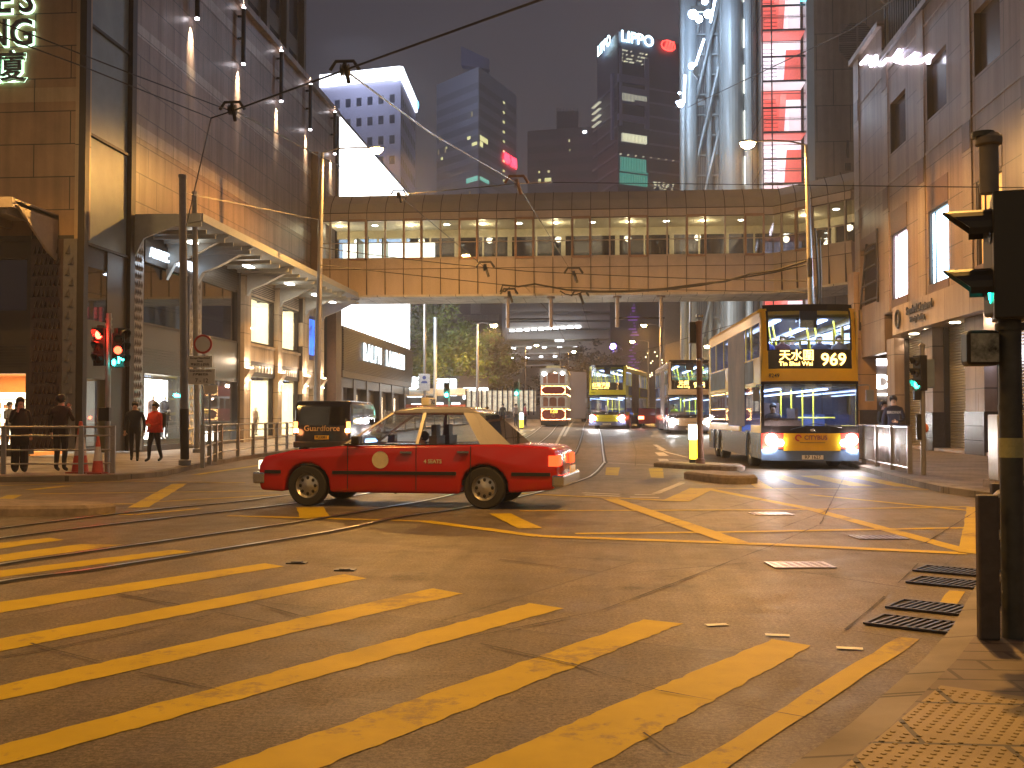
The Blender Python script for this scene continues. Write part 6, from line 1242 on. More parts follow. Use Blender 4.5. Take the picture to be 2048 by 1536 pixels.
# ---------------- overhead wires ----------------
m_wire=M('overhead_wire',(.02,.018,.018),rough=.5,metal=.3); m_wireb=M('bright_copper_wire',(.45,.42,.38),rough=.25,metal=1)
def wire(pts,r,label,m=None,sag=.0,group='overhead wires'):
    c=MB(); Q=[]
    for a,b_ in zip(pts,pts[1:]):
        A,B_=Vector(a),Vector(b_); n=max(2,int((B_-A).length/1.5))
        for k in range(n): u=k/n; q=A+(B_-A)*u; q.z-=sag*4*u*(1-u); Q.append(q)
    Q.append(Vector(pts[-1])); c.tube(Q,r,6); return tag(c.build('overhead_wire',m or m_wire,smooth=True),label,'wire',group)
def insul(p,label,s=1,m=None):
    c=MB(); P=Vector(p); 
    for k in range(5): c.lathe([(.0,-.06+k*.03),(.085*s,-.055+k*.03),(.0,-.04+k*.03)],tuple(P),ax='x',n=10)
    c.tube([P+Vector((-.2*s,0,0)),P+Vector((-.12*s,0,.12*s)),P+Vector((.12*s,0,.12*s)),P+Vector((.2*s,0,0))],.025*s,6); c.tube([P+Vector((0,0,.1)),P+Vector((.08*s,-.1,-.2*s))],.03*s,6); return tag(c.build('wire_hanger',m or m_wire),label,'wire hanger','wire hangers')
wire([(0.82,9,5.26),(-0.69,12,6.08),(-3.79,15.5,6.5),(-6.37,18,6.67)],.016,'thick dark wire running from the top centre down to the left hanger')
wire([(-6.37,18,6.67),(-6.83,18.2,6.61)],.012,'short wire joining the left hanger to its wire fork')
wire([(-6.83,18.2,6.61),(-7.03,14,6.14),(-7.07,12,5.86)],.010,'lower thin wire crossing the glazed corner bay')
wire([(-6.46,18,6.69),(-6.84,15,6.37),(-7.07,12,6.02)],.010,'upper thin wire crossing the glazed corner bay')
wire([(-6.83,18.2,6.61),(-10.78,27,6.29)],.012,'thin wire dropping from the fork to the thick grey pole')
wire([(-6.33,18,6.67),(-7.62,28,8.39),(-8.07,42,10.21),(-6.36,58,9.52)],.016,'trolley wire running from the left hanger to the footbridge',m_wire)
wire([(-3.79,15.5,6.5),(-3.89,24,7.83),(-2.84,36,9.26),(-1.62,59,9.25)],.017,'bright trolley wire above the centre of the street',m_wireb)
wire([(-8.07,42,10.21),(-2.84,36,9.26)],.02,'span wire between the two middle hangers')
wire([(-2.84,36,9.26),(-1.75,38,9.72),(12.07,30,7.56)],.014,'long level wire crossing in front of the footbridge roof')
wire([(5.56,70,21.5),(9.1,40,15.59),(8.73,32,13.74)],.022,'dark wire rising across the red-lit stairs to the upper right')
wire([(-1.57,57,8.98),(-1.38,72,9.06),(-1.14,100,9.48)],.02,'trolley wire passing under the footbridge to the right of centre',m_wireb)
wire([(-4.1,57,8.34),(-3.82,75,8.88),(-3.81,110,9.29)],.02,'trolley wire passing under the footbridge to the left of centre',m_wireb)
wire([(-11.93,44.6,8.57),(-5.48,50,8.4),(-1.38,50,8.07),(7.63,41,6.48)],.018,'upper span wire between the two tall lamp poles',sag=.05)
wire([(-11.93,44.6,7.82),(-3.83,50,7.48),(7.62,41,6.05)],.016,'lower span wire between the two tall lamp poles')
wire([(-4.22,49,7.32),(-4.68,49,7.16),(-4.56,49,7.44),(-3.07,49,7.47),(-0.1,48,6.98),(4.05,45,6.9),(5.83,43,7.03),(7.63,41,7.23)],.045,'thick bundled cable drooping to the pole behind the 969 bus',sag=.1)
wire([(-1.9,48.5,7.08),(-1.45,48.5,6.89),(-0.89,48.5,7.02),(2.67,46,6.78),(5.5,43.5,6.94),(7.63,41,7.08)],.03,'thinner second cable of the drooping bundle',sag=.05)
wire([(0.71,100,6.68),(8.11,60,6.73)],.02,'faint wire behind the lime bus')
wire([(-10.88,27,7.21),(-11.94,44.6,9.74)],.014,'thin wire under the left canopy edge')
insul((-6.38,18,6.69),'hanger with porcelain discs at the left wire fork',1.1); insul((-3.79,15.5,6.5),'hanger before the glowing white tower crown',1.1); insul((-8.07,42,10.21),'hanger over the left part of the footbridge roof',1.6); insul((-2.88,36,9.28),'rust-coloured hanger over the middle of the footbridge roof',2,M('rusty_hanger',(.25,.12,.06),rough=.5,var=.3)); insul((-5.48,50,8.4),'hanger before the lower panels left of centre',2.2); insul((-1.33,50,8.07),'hanger before the lower panels right of centre',2.2); insul((-4.26,49,7.02),'cable clamp at the left end of the drooping bundle',2); insul((-1.01,49,6.9),'cable clamp under the footbridge soffit',2)
t=thing('junction_box','small cable box strapped to the pole behind the 969 bus','cable box',(7.9,40.75,7.0)); c=MB(); c.box(-.25,-.1,-.1,.1,-.4,.3); c.tube([(.15,0,-2),(.22,0,-.5),(.18,0,1.0)],.05,6); c.tube([(.08,-.05,-2),(.10,-.12,-.5),(.0,-.1,1.4)],.05,6); c.build('cables',m_black,t)
# ---------------- trees ----------------
def tree(base,blobs,label,seed,n=5200,leafc=(.05,.085,.02),sz=.26,trunks=None,group='street trees'):
    random.seed(seed); t=thing('street_tree',label,'tree',base,0,group); c=MB(); B0=Vector(base)
    for b_ in blobs:
        p=Vector(b_[:3])-B0; m=Vector((p.x*.35+random.uniform(-.5,.5),p.y*.4,p.z*.45)); c.tube([(random.uniform(-.3,.3),0,0),tuple(m),tuple(p)],.20,7,.04)
        for k in range(4): q=p+Vector((random.uniform(-1,1)*b_[3],random.uniform(-1,1)*b_[3]*.6,random.uniform(-.6,.8)*b_[3])); c.tube([tuple(m),tuple((m+q)/2+Vector((0,0,.3))),tuple(q)],.06,5,.015)
    c.build('trunk',M('tree_bark',(.16,.14,.11),rough=.9,bump=.4),t)
    c=MB(); tot_=sum(b_[3]**2 for b_ in blobs)
    for b_ in blobs:
        p=Vector(b_[:3])-B0; nn=int(n*b_[3]**2/tot_); subs=[p+Vector((random.gauss(0,.5),random.gauss(0,.5),random.gauss(0,.42)))*b_[3] for _ in range(max(6,int(nn/55)))]
        for _ in range(nn):
            s_=random.choice(subs); q=s_+Vector((random.gauss(0,1),random.gauss(0,1),random.gauss(0,.7)))*.42
            u=Vector((random.uniform(-1,1),random.uniform(-1,1),random.uniform(-.5,.5))).normalized()*sz*random.uniform(.6,1.3); v_=u.cross(Vector((random.uniform(-1,1),random.uniform(-1,1),random.uniform(-1,1)))).normalized()*sz*.45
            c.add([q-u,q+v_,q+u,q-v_],[(0,1,2,3)])
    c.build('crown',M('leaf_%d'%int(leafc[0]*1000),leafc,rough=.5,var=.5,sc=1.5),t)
def Yb(l): return l
tree((-14.59,96,1.58),[(*(-16.2,96,9.49),2.2),(*(-14.53,97,9.1),2.6),(*(-12.33,96,7.88),2.3),(*(-15.35,95,6.49),2.3),(*(-13.23,96,5.4),2.4),(*(-16.65,96,5.42),1.8),(*(-11.31,97,6.58),1.6),(*(-16.31,98,11.04),1.6)],'large green banyan-like street tree beyond the screen building',3,11000,(.13,.18,.035),.21)
tree((-11.74,112,1.61),[(*(-11.48,112,8.43),2.0),(*(-12.53,112,6.33),2.4),(*(-10.16,112,6.58),2.2),(*(-11.21,112,4.49),2.4),(*(-13.32,112,4.23),2.0)],'orange-lit street tree under the far street lamp',4,6500,(.15,.13,.03),.22)  # orange of the lamp light is put into the leaf colour
tree((-2.77,150,1.69),[(*(-2.76,150,7.62),2.6),(*(-1.03,150,5.87),2.8),(*(-3.81,150,4.83),2.4)],'small brown-lit tree behind the tram',5,3500,(.14,.10,.04),.25)  # brown lamp tint is put into the leaf colour
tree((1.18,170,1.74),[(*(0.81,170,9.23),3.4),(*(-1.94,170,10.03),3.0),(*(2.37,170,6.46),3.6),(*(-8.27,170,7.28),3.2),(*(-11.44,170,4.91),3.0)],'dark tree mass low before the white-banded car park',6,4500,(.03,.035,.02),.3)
# ---------------- bright stalls and low things beyond the van ----------------
t=thing('shop_kiosk','bright white-lit awnings and boards of the shops beyond the ribbed building','kiosk',(-15.68,93,1.57))
c=MB(); c.box(-6,5.6,1.5,2,.0,3.5); c.build('back_wall',M('kiosk_wall',(.03,.027,.025),rough=.8),t); c=MB()
for x0,x1,z0,z1 in ((-1.6,-.3,1.6,3.4),(1.0,2.8,1.7,3.2),(-3,-2,.3,1.2),(-1.2,-.2,.2,1.0),(.9,1.6,.3,1.1),(2.4,3.1,.3,1.1),(3.4,5.6,1.4,2.4)): c.box(x0,x1,1.3,1.5,z0,z1)
c.build('lit_board',M('kiosk_glow',(.85,.95,1),emit=3.2,var=.2,sc=2),t); c=MB(); c.add([(-5,1.4,2.2),(4,1.4,2.3),(4,-.8,1.7),(-5,-.8,1.5),(-5,1.4,2.3),(4,1.4,2.4),(4,-.8,1.8),(-5,-.8,1.6)],[(0,1,2,3),(4,7,6,5),(0,3,7,4),(1,5,6,2),(3,2,6,7)]); c.build('awning',M('cream_awning',(.5,.48,.4),rough=.7),t)
c=MB(); c.box(-5,5,-1.2,-1.0,0,.9); c.build('red_counter',M('brick_red',(.30,.08,.05),rough=.7),t)
t=thing('lit_hoarding','row of pale lit panels low behind the railing near the tram','hoarding',(-10.05,88,1.56)); c=MB(); c.box(-1.2,4.6,0,.2,.3,2.0); c.build('panel',M('hoarding_glow',(.85,.8,.6),emit=.10,var=.4,sc=3),t)
c=MB()
for k in range(14): c.box(-1.2+k*.43,-1.1+k*.43,-.1,0,0,2.2)
c.build('posts',m_dark,t)
# ---------------- distant towers ----------------
random.seed(11)
def tower(name,label,cor,top,col,wins=(),loc=None,base=0):
    # cor: plan corners; wins: list of (corner index, ncols, nrows, zstart, zend, fill w, fill h, material, part name)
    t=thing(name,label,'skyscraper',(*cor[0],base)); c=MB(); c.prism(cor,base,top,'z'); c.build('wall',col,t,world=False) if False else bw(c,'wall',col,t)
    return t
def bw(mb,name,m,t): return mb.build(name,m,t,world=True)
def on_face(mb,A,B_,u0,u1,z0,z1,out=.12,depth=.25):
    A,B_=Vector(A),Vector(B_); d=B_-A; nn=Vector((d.y,-d.x)).normalized(); p=A+d*u0; q=A+d*u1; i=nn*(-depth); o=nn*out
    mb.add([(p.x+i.x,p.y+i.y,z0),(q.x+i.x,q.y+i.y,z0),(q.x+o.x,q.y+o.y,z0),(p.x+o.x,p.y+o.y,z0),(p.x+i.x,p.y+i.y,z1),(q.x+i.x,q.y+i.y,z1),(q.x+o.x,q.y+o.y,z1),(p.x+o.x,p.y+o.y,z1)],[(0,3,2,1),(4,5,6,7),(0,1,5,4),(2,3,7,6),(1,2,6,5),(0,4,7,3)])
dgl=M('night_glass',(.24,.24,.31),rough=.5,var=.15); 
# hotel with glowing crown
Yh=250; ztop=84.75
hA,hB,hC=(-68.37,255),(-47.57,250),(-48.9,278)
hD=(hA[0]+hC[0]-hB[0],hA[1]+hC[1]-hB[1])
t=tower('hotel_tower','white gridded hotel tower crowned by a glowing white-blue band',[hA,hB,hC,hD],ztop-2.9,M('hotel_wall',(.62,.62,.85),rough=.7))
b=MB(); on_face(b,hA,hB,0,1.004,ztop-3.0,ztop,.5,2); on_face(b,hB,hC,0,1,ztop-3.0,ztop,.5,2); bw(b,'glowing_crown',E('crown_glow',(.86,.91,1),2.5),t)
hw=[]
for i in range(7):
    for j in range(14):
        if len(hw)>=95: break
        u=.05+i*.136; z=ztop-8.5-j*4.9; lit=(j==4 and i in (3,4,5)) 
        b=MB(); on_face(b,hA,hB,u,u+.062,z,z+2.0,.05,.3); bw(b,'window',E('hotel_lit_window',(1,.78,.35),.7) if lit else M('hotel_window',(.07,.08,.13),rough=.3),t); hw.append(1)
b=MB()
for j in range(10):
    for i in range(9): on_face(b,hB,hC,.04+i*.107,.04+i*.107+.05,ztop-8.5-j*4.9,ztop-6.5-j*4.9,.05,.3)
bw(b,'side_windows',MC['hotel_window'],t)
b=MB(); b.ball((hC[0]-1,hC[1]-.6,ztop-1.2),2.0,10,8); bw(b,'blue_sign',E('blue_sign_glow',(.1,.5,1),4),t)
# middle dark tower
mA,mB,mC=(-46.75,300),(-33.02,285),(-24.93,312); mD=(mA[0]+mC[0]-mB[0],mA[1]+mC[1]-mB[1]); mt=95.84
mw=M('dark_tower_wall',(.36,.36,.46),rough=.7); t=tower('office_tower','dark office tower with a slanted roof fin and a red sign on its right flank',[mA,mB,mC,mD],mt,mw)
b=MB()
for k in range(30): z=mt-6-k*3.6; on_face(b,mA,mB,.01,.99,z,z+1.9,.06,.3); on_face(b,mB,mC,.01,.99,z,z+1.9,.06,.3)
bw(b,'window_bands',dgl,t)
b=MB(); b.add([(*(-38.72,292,98.71),),(*(-30.94,292,97.38),),(*(-30.94,292,100.16),),(*(-38.72,292,104.01),)]+[(x,y+3,z) for x,y,z in ((-38.72,292,98.71),(-30.94,292,97.38),(-30.94,292,100.16),(-38.72,292,104.01))],[(0,1,2,3),(4,7,6,5),(0,4,5,1),(2,6,7,3),(0,3,7,4),(1,5,6,2)]); bw(b,'roof_fin',M('fin_metal',(.16,.17,.30),rough=.5),t)
wl=E('office_lit_window',(.85,.80,.35),.6); wc=E('cyan_lit_window',(.25,.75,.6),.35)
def wpx(pts,t,m,name='lit_window',A=None,B_=None):
    for (x0,x1,z0,z1) in pts: b=MB(); on_face(b,A,B_,x0,x1,z0,z1,.15,.2); bw(b,name,m,t)
H=lambda py,Y_: 1.36+(835-py)*Y_/2150
wpx([(.86,.97,H(283,286),H(277,286)),(.75,.82,H(271,288),H(265,288)),(.12,.16,H(294,288),H(289,288)),(.25,.27,H(274,288),H(270,288))],t,wl,A=mA,B_=mB); wpx([(.03,.22,H(277,288),H(267,288)),(.03,.10,H(289,288),H(279,288))],t,wl,A=mB,B_=mC)
wpx([(.73,.99,H(360,288),H(350,288))],t,wc,A=mA,B_=mB); wpx([(.03,.25,H(358,288),H(350,288))],t,wc,A=mB,B_=mC)
for k in range(9): wpx([(.62,.66,H(195+k*20,300),H(191+k*20,300))],t,wl,A=mB,B_=mC)
for k in range(16):
    u=random.randint(1,22)*.042; z=mt-6-random.randint(2,22)*3.6
    wpx([(u,u+.028,z+.2,z+1.6)],t,E('faint_room_light',(.5,.42,.25),random.choice([.25])),A=random.choice([(mA,mB),(mB,mC)])[0] if False else mA,B_=mB)
m3=Vector((mC[0]-mB[0],mC[1]-mB[1])); ang=math.atan2(m3.y,m3.x); p=Vector(mB)+m3*.78
nn=Vector((m3.y,-m3.x)).normalized()*.6
text('\u83ef\u6f64','red_sign',E('red_neon',(1,.03,.06),4),t,Matrix.Translation((p.x+nn.x,p.y+nn.y,H(318,306)))@Matrix.Rotation(ang,4,'Z')@Matrix.Rotation(R(90),4,'X'),3.2,.05,.06,1.6,world=True)
lamp('crown_fill_light','AREA',((hA[0]+hB[0])/2,hA[1]-14,ztop+4),1600,(.72,.80,1),size=(14,3),rot=(R(42),0,0))  # unseen area light added in front to brighten the hotel wall
# low wide dark tower
lA,lB=(-22.95,330),(1.72,325); lt=90.06
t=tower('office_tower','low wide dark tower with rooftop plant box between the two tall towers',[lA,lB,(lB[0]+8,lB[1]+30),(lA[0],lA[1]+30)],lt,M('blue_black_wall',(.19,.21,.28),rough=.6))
b=MB()
for k in range(18): on_face(b,lA,lB,.01,.99,lt-5-k*4.2,lt-3-k*4.2,.06,.3)
bw(b,'window_bands',dgl,t); b=MB(); rx=(-14.12,334,91.64); ry=(-7.23,334,97.15); b.box(rx[0],ry[0],334,342,lt-1,ry[2]); b.box(rx[0]-1.5,ry[0]+1.5,333,343,lt-1,lt+.8)
for k in range(7): b.box(rx[0]+k*1.05,rx[0]+k*1.05+.3,333.6,334,lt,ry[2]+1)
bw(b,'rooftop_plant',M('plant_box',(.22,.22,.28),rough=.6),t)
wpx([(.14,.16,H(341,328),H(337,328)),(.26,.28,H(341,328),H(337,328)),(.14,.17,H(358,328),H(353,328)),(.22,.30,H(359,328),H(352,328)),(.52,.535,H(282,328),H(277,328)),(.53,.54,H(300,328),H(297,328))],t,wl,A=lA,B_=lB); wpx([(.70,.74,H(266,328),H(262,328))],t,E('white_beacon',(1,1,1),8),'beacon',A=lA,B_=lB)
# banded tower with big letters
pA,pB,pC=(-2.74,300),(4.21,280),(22.73,292); pt=102.55; pD=(pA[0]+pC[0]-pB[0],pA[1]+pC[1]-pB[1])
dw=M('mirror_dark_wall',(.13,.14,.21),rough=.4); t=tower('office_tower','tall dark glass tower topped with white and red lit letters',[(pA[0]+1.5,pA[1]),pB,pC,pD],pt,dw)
b=MB()
for k in range(34): z=pt-14-k*3.7; on_face(b,pA,pB,.02,.97,z,z+.5,.06,.3); on_face(b,pB,pC,.45,.98,z,z+.5,.06,.3)
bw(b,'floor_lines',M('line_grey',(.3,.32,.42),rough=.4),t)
b=MB()
for k,(u0,u1,za,zb) in enumerate([(.02,.42,210,190),(.05,.40,196,176),(-.0,.44,168,152),(.0,.42,245,232),(.38,.44,255,110),(.02,.05,255,100)]): on_face(b,pB,pC,u0,u1,H(za,283),H(zb,283),.5,.3)
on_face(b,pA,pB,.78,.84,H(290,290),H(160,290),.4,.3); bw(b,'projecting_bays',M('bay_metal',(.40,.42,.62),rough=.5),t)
b=MB()
for z0,z1,u0,u1 in ((345,318,.03,.40),(372,350,.02,.42)):
    for k in range(16): u=u0+(u1-u0)*k/16; on_face(b,pB,pC,u,u+.012,H(z0,283),H(z1,283),.6,.3)
on_face(b,pB,pC,.02,.42,H(346,283),H(344,283),.55,.3); bw(b,'green_lit_bays',E('teal_tower_light',(.08,.42,.34),.28),t)
b=MB()
for k in range(40): u=random.uniform(.04,.40); z=random.choice([104,112,120,126]); on_face(b,pB,pC,u,u+.012,H(z,283),H(z-1.6,283),.6,.3)
for k in range(18): u=.05+k*.02; on_face(b,pB,pC,u,u+.007,H(205 if k<9 else 200,283),H(190,283),.6,.3); on_face(b,pB,pC,u,u+.010,H(286,283),H(270,283),.6,.3)
for k in range(9): on_face(b,pB,pC,.02+k*.11,.035+k*.11,H(314-(k*.5),283),H(311.5,283),.6,.3)
for k in range(4): on_face(b,pA,pB,.05,.35,H(208+k*13,296),H(206.4+k*13,296),.5,.3)
for k in range(40): u=random.uniform(.50,.80); z=random.uniform(360,374); on_face(b,pB,pC,u,u+.006,H(z,283),H(z-1.4,283),.5,.3)
bw(b,'scattered_lights',E('faint_window_light',(.75,.74,.55),.4),t)
m3=Vector((pC[0]-pB[0],pC[1]-pB[1])); ang=math.atan2(m3.y,m3.x); nn=Vector((m3.y,-m3.x)).normalized()*.5
def ft(s_,u,py,size,m,A,B_,sx=1,nm='tower_letters'):
    A,B_=Vector(A),Vector(B_); d=B_-A; n_=Vector((d.y,-d.x)).normalized()*.5; p=A+d*u; return text(s_,nm,m,t,Matrix.Translation((p.x+n_.x,p.y+n_.y,H(py,A.y+d.y*u)))@Matrix.Rotation(math.atan2(d.y,d.x),4,'Z')@Matrix.Rotation(R(90),4,'X'),size,.05,.05,sx,world=True)
wlt=E('tower_letter_white',(.62,.92,1),4.5); ft('LIPPO',.27,77,4.1,wlt,pB,pC,1.0); ft('LIPPO',.55,88,4.1,wlt,pA,pB,1.0)
rl=E('tower_logo_red',(1,.04,.03),4); b=MB(); A,B_=Vector(pB),Vector(pC); d=(B_-A); p=A+d*.72+nn*1.2
for k in range(3):
    q=[(-1.5+k*1.0,-1.3),(-.9+k*1.0,-1.3),(.1+k*1.0,1.3),(-.5+k*1.0,1.3)]; D_=d.normalized(); b.add([(p.x+D_.x*u,p.y+D_.y*u,H(77,283)+v) for u,v in q]+[(p.x+D_.x*u,p.y+D_.y*u-.2,H(77,283)+v) for u,v in q],[(0,1,2,3),(4,7,6,5),(0,4,5,1),(1,5,6,2),(2,6,7,3),(3,7,4,0)])
u_=d.normalized(); b.tube([(p.x+u_.x*2.2*math.cos(a),p.y+u_.y*2.2*math.cos(a),H(77,283)+1.35*math.sin(a)) for a in [k*math.pi/10 for k in range(21)]],.16,6); bw(b,'tower_logo_ring',rl,t)
# ---------------- grey exoskeleton bank tower ----------------
t=thing('bank_tower','grey steel-framed bank tower with round masts, diagonal trusses and a red and white lit staircase','skyscraper',(10.75,100,1.58))
mg=M('grey_cladding',(.30,.34,.35),rough=.4,metal=.2,var=.1,sc=.4); mgd=M('grey_shadow_cladding',(.14,.16,.165),rough=.5,metal=.2)  # second cladding is a darker copy, shade put into its colour
XX=lambda px,Y_=100: Y_*(-.08385+.99648*(px-1024)/2150)/(.99648+.08385*(px-1024)/2150)
ZT=52
b=MB()
for x0,r,y,z0 in ((1381,.72,100,1),(1421,.30,101,1),(1438,.30,101.5,1),(1471,1.05,99,1),(1505,.62,98.5,1)): b.tube([(XX(x0,y),y,z0),(XX(x0,y),y,ZT)],r,24)
b.box(XX(1363),XX(1372),99,101,1,ZT); bw(b,'mast',mg,t).data.polygons.foreach_set('use_smooth',[True]*len(b.f))
b=MB(); b.box(XX(1443),XX(1460),99.5,101,1,ZT); b.box(XX(1388),XX(1397),100,101,1,ZT); b.box(XX(1515),XX(1521),98,99,1,ZT); b.box(XX(1617,97),XX(1632,97),96.5,98,3,ZT); bw(b,'flat_column',mg,t)
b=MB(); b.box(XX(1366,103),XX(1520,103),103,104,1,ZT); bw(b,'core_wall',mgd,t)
b=MB()
for k in range(9):
    z=6+k*6.0; b.tube([(XX(1396),100.4,z-5),(XX(1443),100.4,z+4)],.16,6); 
for k in range(26): b.box(XX(1397),XX(1444),100.9,101.1,3+k*1.9,3.14+k*1.9)
for k in range(14): b.box(XX(1397)+k*.16,XX(1397)+k*.16+.05,101.2,101.3,1,ZT)
bw(b,'truss',mg,t)
b=MB(); 
for k in range(9): b.box(XX(1492.6,98),XX(1494.4,98),98.2,98.3,14+k*4.2,16.6+k*4.2)
bw(b,'light_slots',E('white_slot_light',(.95,.95,.85),1.2),t)
b=MB()
for p0,p1 in (((6.68,97,29.74),(7.35,97,29.95)),((7.43,97.5,29.87),(7.53,97.5,32.38)),((8.35,96,32.78),(9.11,96,35.1)),((9.69,96,36.57),(10.19,96,39.04))): b.tube([p0,p1],.10,6)
bw(b,'light_tube',E('blue_white_tube',(.6,.75,1),8),t)
b=MB()
for q,r in (((7.04,96.5,29.45),.30),((6.96,96.5,30.45),.12),((7.98,95.8,32.63),.28),((8.11,95.5,37.2),.42),((8.63,95.5,36.73),.32),((9.43,95.5,37.16),.36),((9.17,95.5,38.33),.3)): b.ball(q,r,12,8)
bw(b,'floodlight',E('floodlight_blue_white',(.55,.72,1),28),t)
for q in ((8.02,94.5,35.4),(6.89,94.5,27.45)): lamp('floodlight_light','POINT',q,320,(.7,.82,1),r=.3).parent=None
lamp('floodlight_light','AREA',(XX(1430,94),93.5,20),120,(.95,1,.97),size=(6,24),rot=(R(90),0,0))
b=MB()
for k in range(4): b.box(XX(1397),XX(1410),99.0,99.5,12+k*9,12.6+k*9)
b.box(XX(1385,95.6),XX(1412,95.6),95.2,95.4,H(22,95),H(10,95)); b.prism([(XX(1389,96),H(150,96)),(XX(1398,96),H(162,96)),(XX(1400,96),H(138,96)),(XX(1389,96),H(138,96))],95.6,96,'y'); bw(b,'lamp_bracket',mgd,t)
# staircase tower
sx0,sx1=XX(1531,97),XX(1617,97); rw=M('red_stair_wall',(.62,.14,.12),rough=.5,emit=.30,ecol=(1,.2,.17)); ww=M('white_stair_wall',(.8,.78,.85),rough=.5,emit=.42,ecol=(1,.88,.95))  # both stair walls get emission in place of interior lighting
fz=4.62
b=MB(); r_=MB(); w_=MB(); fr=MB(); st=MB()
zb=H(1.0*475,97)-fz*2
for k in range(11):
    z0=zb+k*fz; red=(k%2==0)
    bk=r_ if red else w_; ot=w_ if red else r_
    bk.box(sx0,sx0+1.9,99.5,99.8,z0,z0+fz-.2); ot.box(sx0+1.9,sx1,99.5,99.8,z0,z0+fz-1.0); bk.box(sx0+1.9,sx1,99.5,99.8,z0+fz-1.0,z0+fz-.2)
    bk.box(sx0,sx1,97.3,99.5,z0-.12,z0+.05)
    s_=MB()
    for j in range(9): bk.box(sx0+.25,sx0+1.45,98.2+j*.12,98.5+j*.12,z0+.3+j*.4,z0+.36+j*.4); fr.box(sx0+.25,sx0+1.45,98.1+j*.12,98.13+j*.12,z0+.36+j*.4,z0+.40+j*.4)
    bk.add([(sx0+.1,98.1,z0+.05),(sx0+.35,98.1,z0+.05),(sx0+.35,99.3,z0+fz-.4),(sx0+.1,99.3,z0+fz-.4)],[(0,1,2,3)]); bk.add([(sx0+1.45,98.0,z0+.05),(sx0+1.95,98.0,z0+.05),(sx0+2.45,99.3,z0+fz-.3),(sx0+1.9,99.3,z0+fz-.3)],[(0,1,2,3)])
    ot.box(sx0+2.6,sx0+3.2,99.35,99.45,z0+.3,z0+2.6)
    for zz in (0,fz/2-.1): fr.box(sx0-.05,sx1+.1,97.0,97.15,z0+zz-.06,z0+zz+.09)
    fr.box(sx0,sx1,97.05,97.1,z0+fz*.25,z0+fz*.25+.06); fr.box(sx0,sx1,97.05,97.1,z0+fz*.75,z0+fz*.75+.05)
    for j in (0.9,1.15): fr.tube([(sx0,97.3,z0+j),(sx0+.3,97.3,z0+j+.25),(sx1,97.3,z0+j+.25)],.02,4)
    fr.tube([(sx0-.9,97.8,z0+.1),(sx0-.05,97.3,z0+1.6)],.03,4)
fr.box(sx0+.72,sx0+.82,97.0,97.15,zb,zb+11*fz); fr.box(sx0-.1,sx0,97.0,97.2,zb,zb+11*fz); fr.box(sx0-.95,sx0-.88,97.6,97.8,zb,zb+11*fz)
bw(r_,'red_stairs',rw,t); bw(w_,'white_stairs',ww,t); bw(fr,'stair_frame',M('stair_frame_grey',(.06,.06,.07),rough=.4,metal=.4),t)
for k in range(0,11): lamp('stair_light','AREA',(sx0+1.5,98.2,zb+k*fz+fz-.25),22,(1,.95,1),size=(2.5,.6))
b=MB(); b.box(sx0,sx1,96.9,97.0,H(12,97),H(-3,97)); b=MB()
for k in range(3): b.box(XX(1608,96.8)+k*.32,XX(1608,96.8)+k*.32+.2,96.7,96.8,H(10,96.8),H(-4,96.8))
bw(b,'cyan_sign',E('cyan_neon',(.05,.8,1),5),t)
# beige tower to the right
t=thing('stone_tower','beige stone tower with an octagonal louvre rising behind the right-hand building','skyscraper',(19.38,90,1.56)); mst=panel('beige_tower_stone',(.23,.20,.14),(.19,.165,.12),'XZ',3.0,3.3,.03,rough=.5)
x0,x1=XX(1632,99),XX(1900,99); b=MB(); b.box(x0,x1,99,112,2,60); bw(b,'wall',mst,t)
cx,cz=XX(1722,98.8),H(95,98.8); oc=[(cx+1.75*math.cos(R(22.5+45*k)),cz+1.9*math.sin(R(22.5+45*k))) for k in range(8)]
b=MB(); b.prism(oc,98.8,99,'y'); bw(b,'octagonal_louvre',m_black,t); b=MB()
for k in range(17): zz=cz-1.6+k*.2; b.box(cx-1.6,cx+1.6,98.7,98.76,zz,zz+.05)
b.box(cx-.06,cx+.06,98.65,98.8,cz-1.8,cz+1.8); b.box(cx-1.7,cx+1.7,98.65,98.8,cz-.06,cz+.06); bw(b,'louvre_slats',M('slat_grey',(.12,.115,.10),rough=.5),t)
b=MB(); b.box(XX(1695,98.9),XX(1706,98.9),98.85,99,H(350,99),H(335,99)); b.box(XX(1698,98.9),XX(1703,98.9),98.88,99,H(325,99),H(290,99)); bw(b,'dark_vent',m_black,t)
# white-banded car park
t=thing('car_park','white-banded concrete building with rows of fluorescent lights under the footbridge','building',(-7.71,185,2.12)); mc=M('car_park_concrete',(.42,.40,.37),rough=.7); Xp=lambda px,Y_=185: XX(px,Y_)
b=MB(); xa,xb=Xp(1005),Xp(1220); b.box(xa,xb,190,200,1,28)
for z0,z1 in ((H(600,185),H(580,185)),(H(640,185),H(632,185)),(H(656,185),H(644,185)),(H(678,185),H(668,185))): b.box(xa,xb,185,190,z0,z1)
for k in range(52): b.box(xa+k*.36,xa+k*.36+.16,184.9,185.3,H(618,185),H(600,185))
for k in range(40): b.box(xa+k*.36,xa+k*.36+.14,184.9,185.3,H(634,185),H(622,185))
b.box(xa,xb,185,190,H(622,185),H(617,185)); b.box(Xp(1164),xb,184.8,189,H(745,185),H(683,185))
for zz in (690,703,716,729): b.box(Xp(1015),Xp(1165),185,190,H(zz+3,185),H(zz,185))
bw(b,'concrete_bands',mc,t); b=MB()
for k in range(10): b.box(Xp(1019+k*14.6),Xp(1029.5+k*14.6),184.8,185.1,H(662.5-k*.75,185),H(659-k*.75,185))
for k in range(5): b.box(Xp(1022+k*31),Xp(1033+k*31),186,186.2,H(676-k*1.2,185),H(673.5-k*1.2,185))
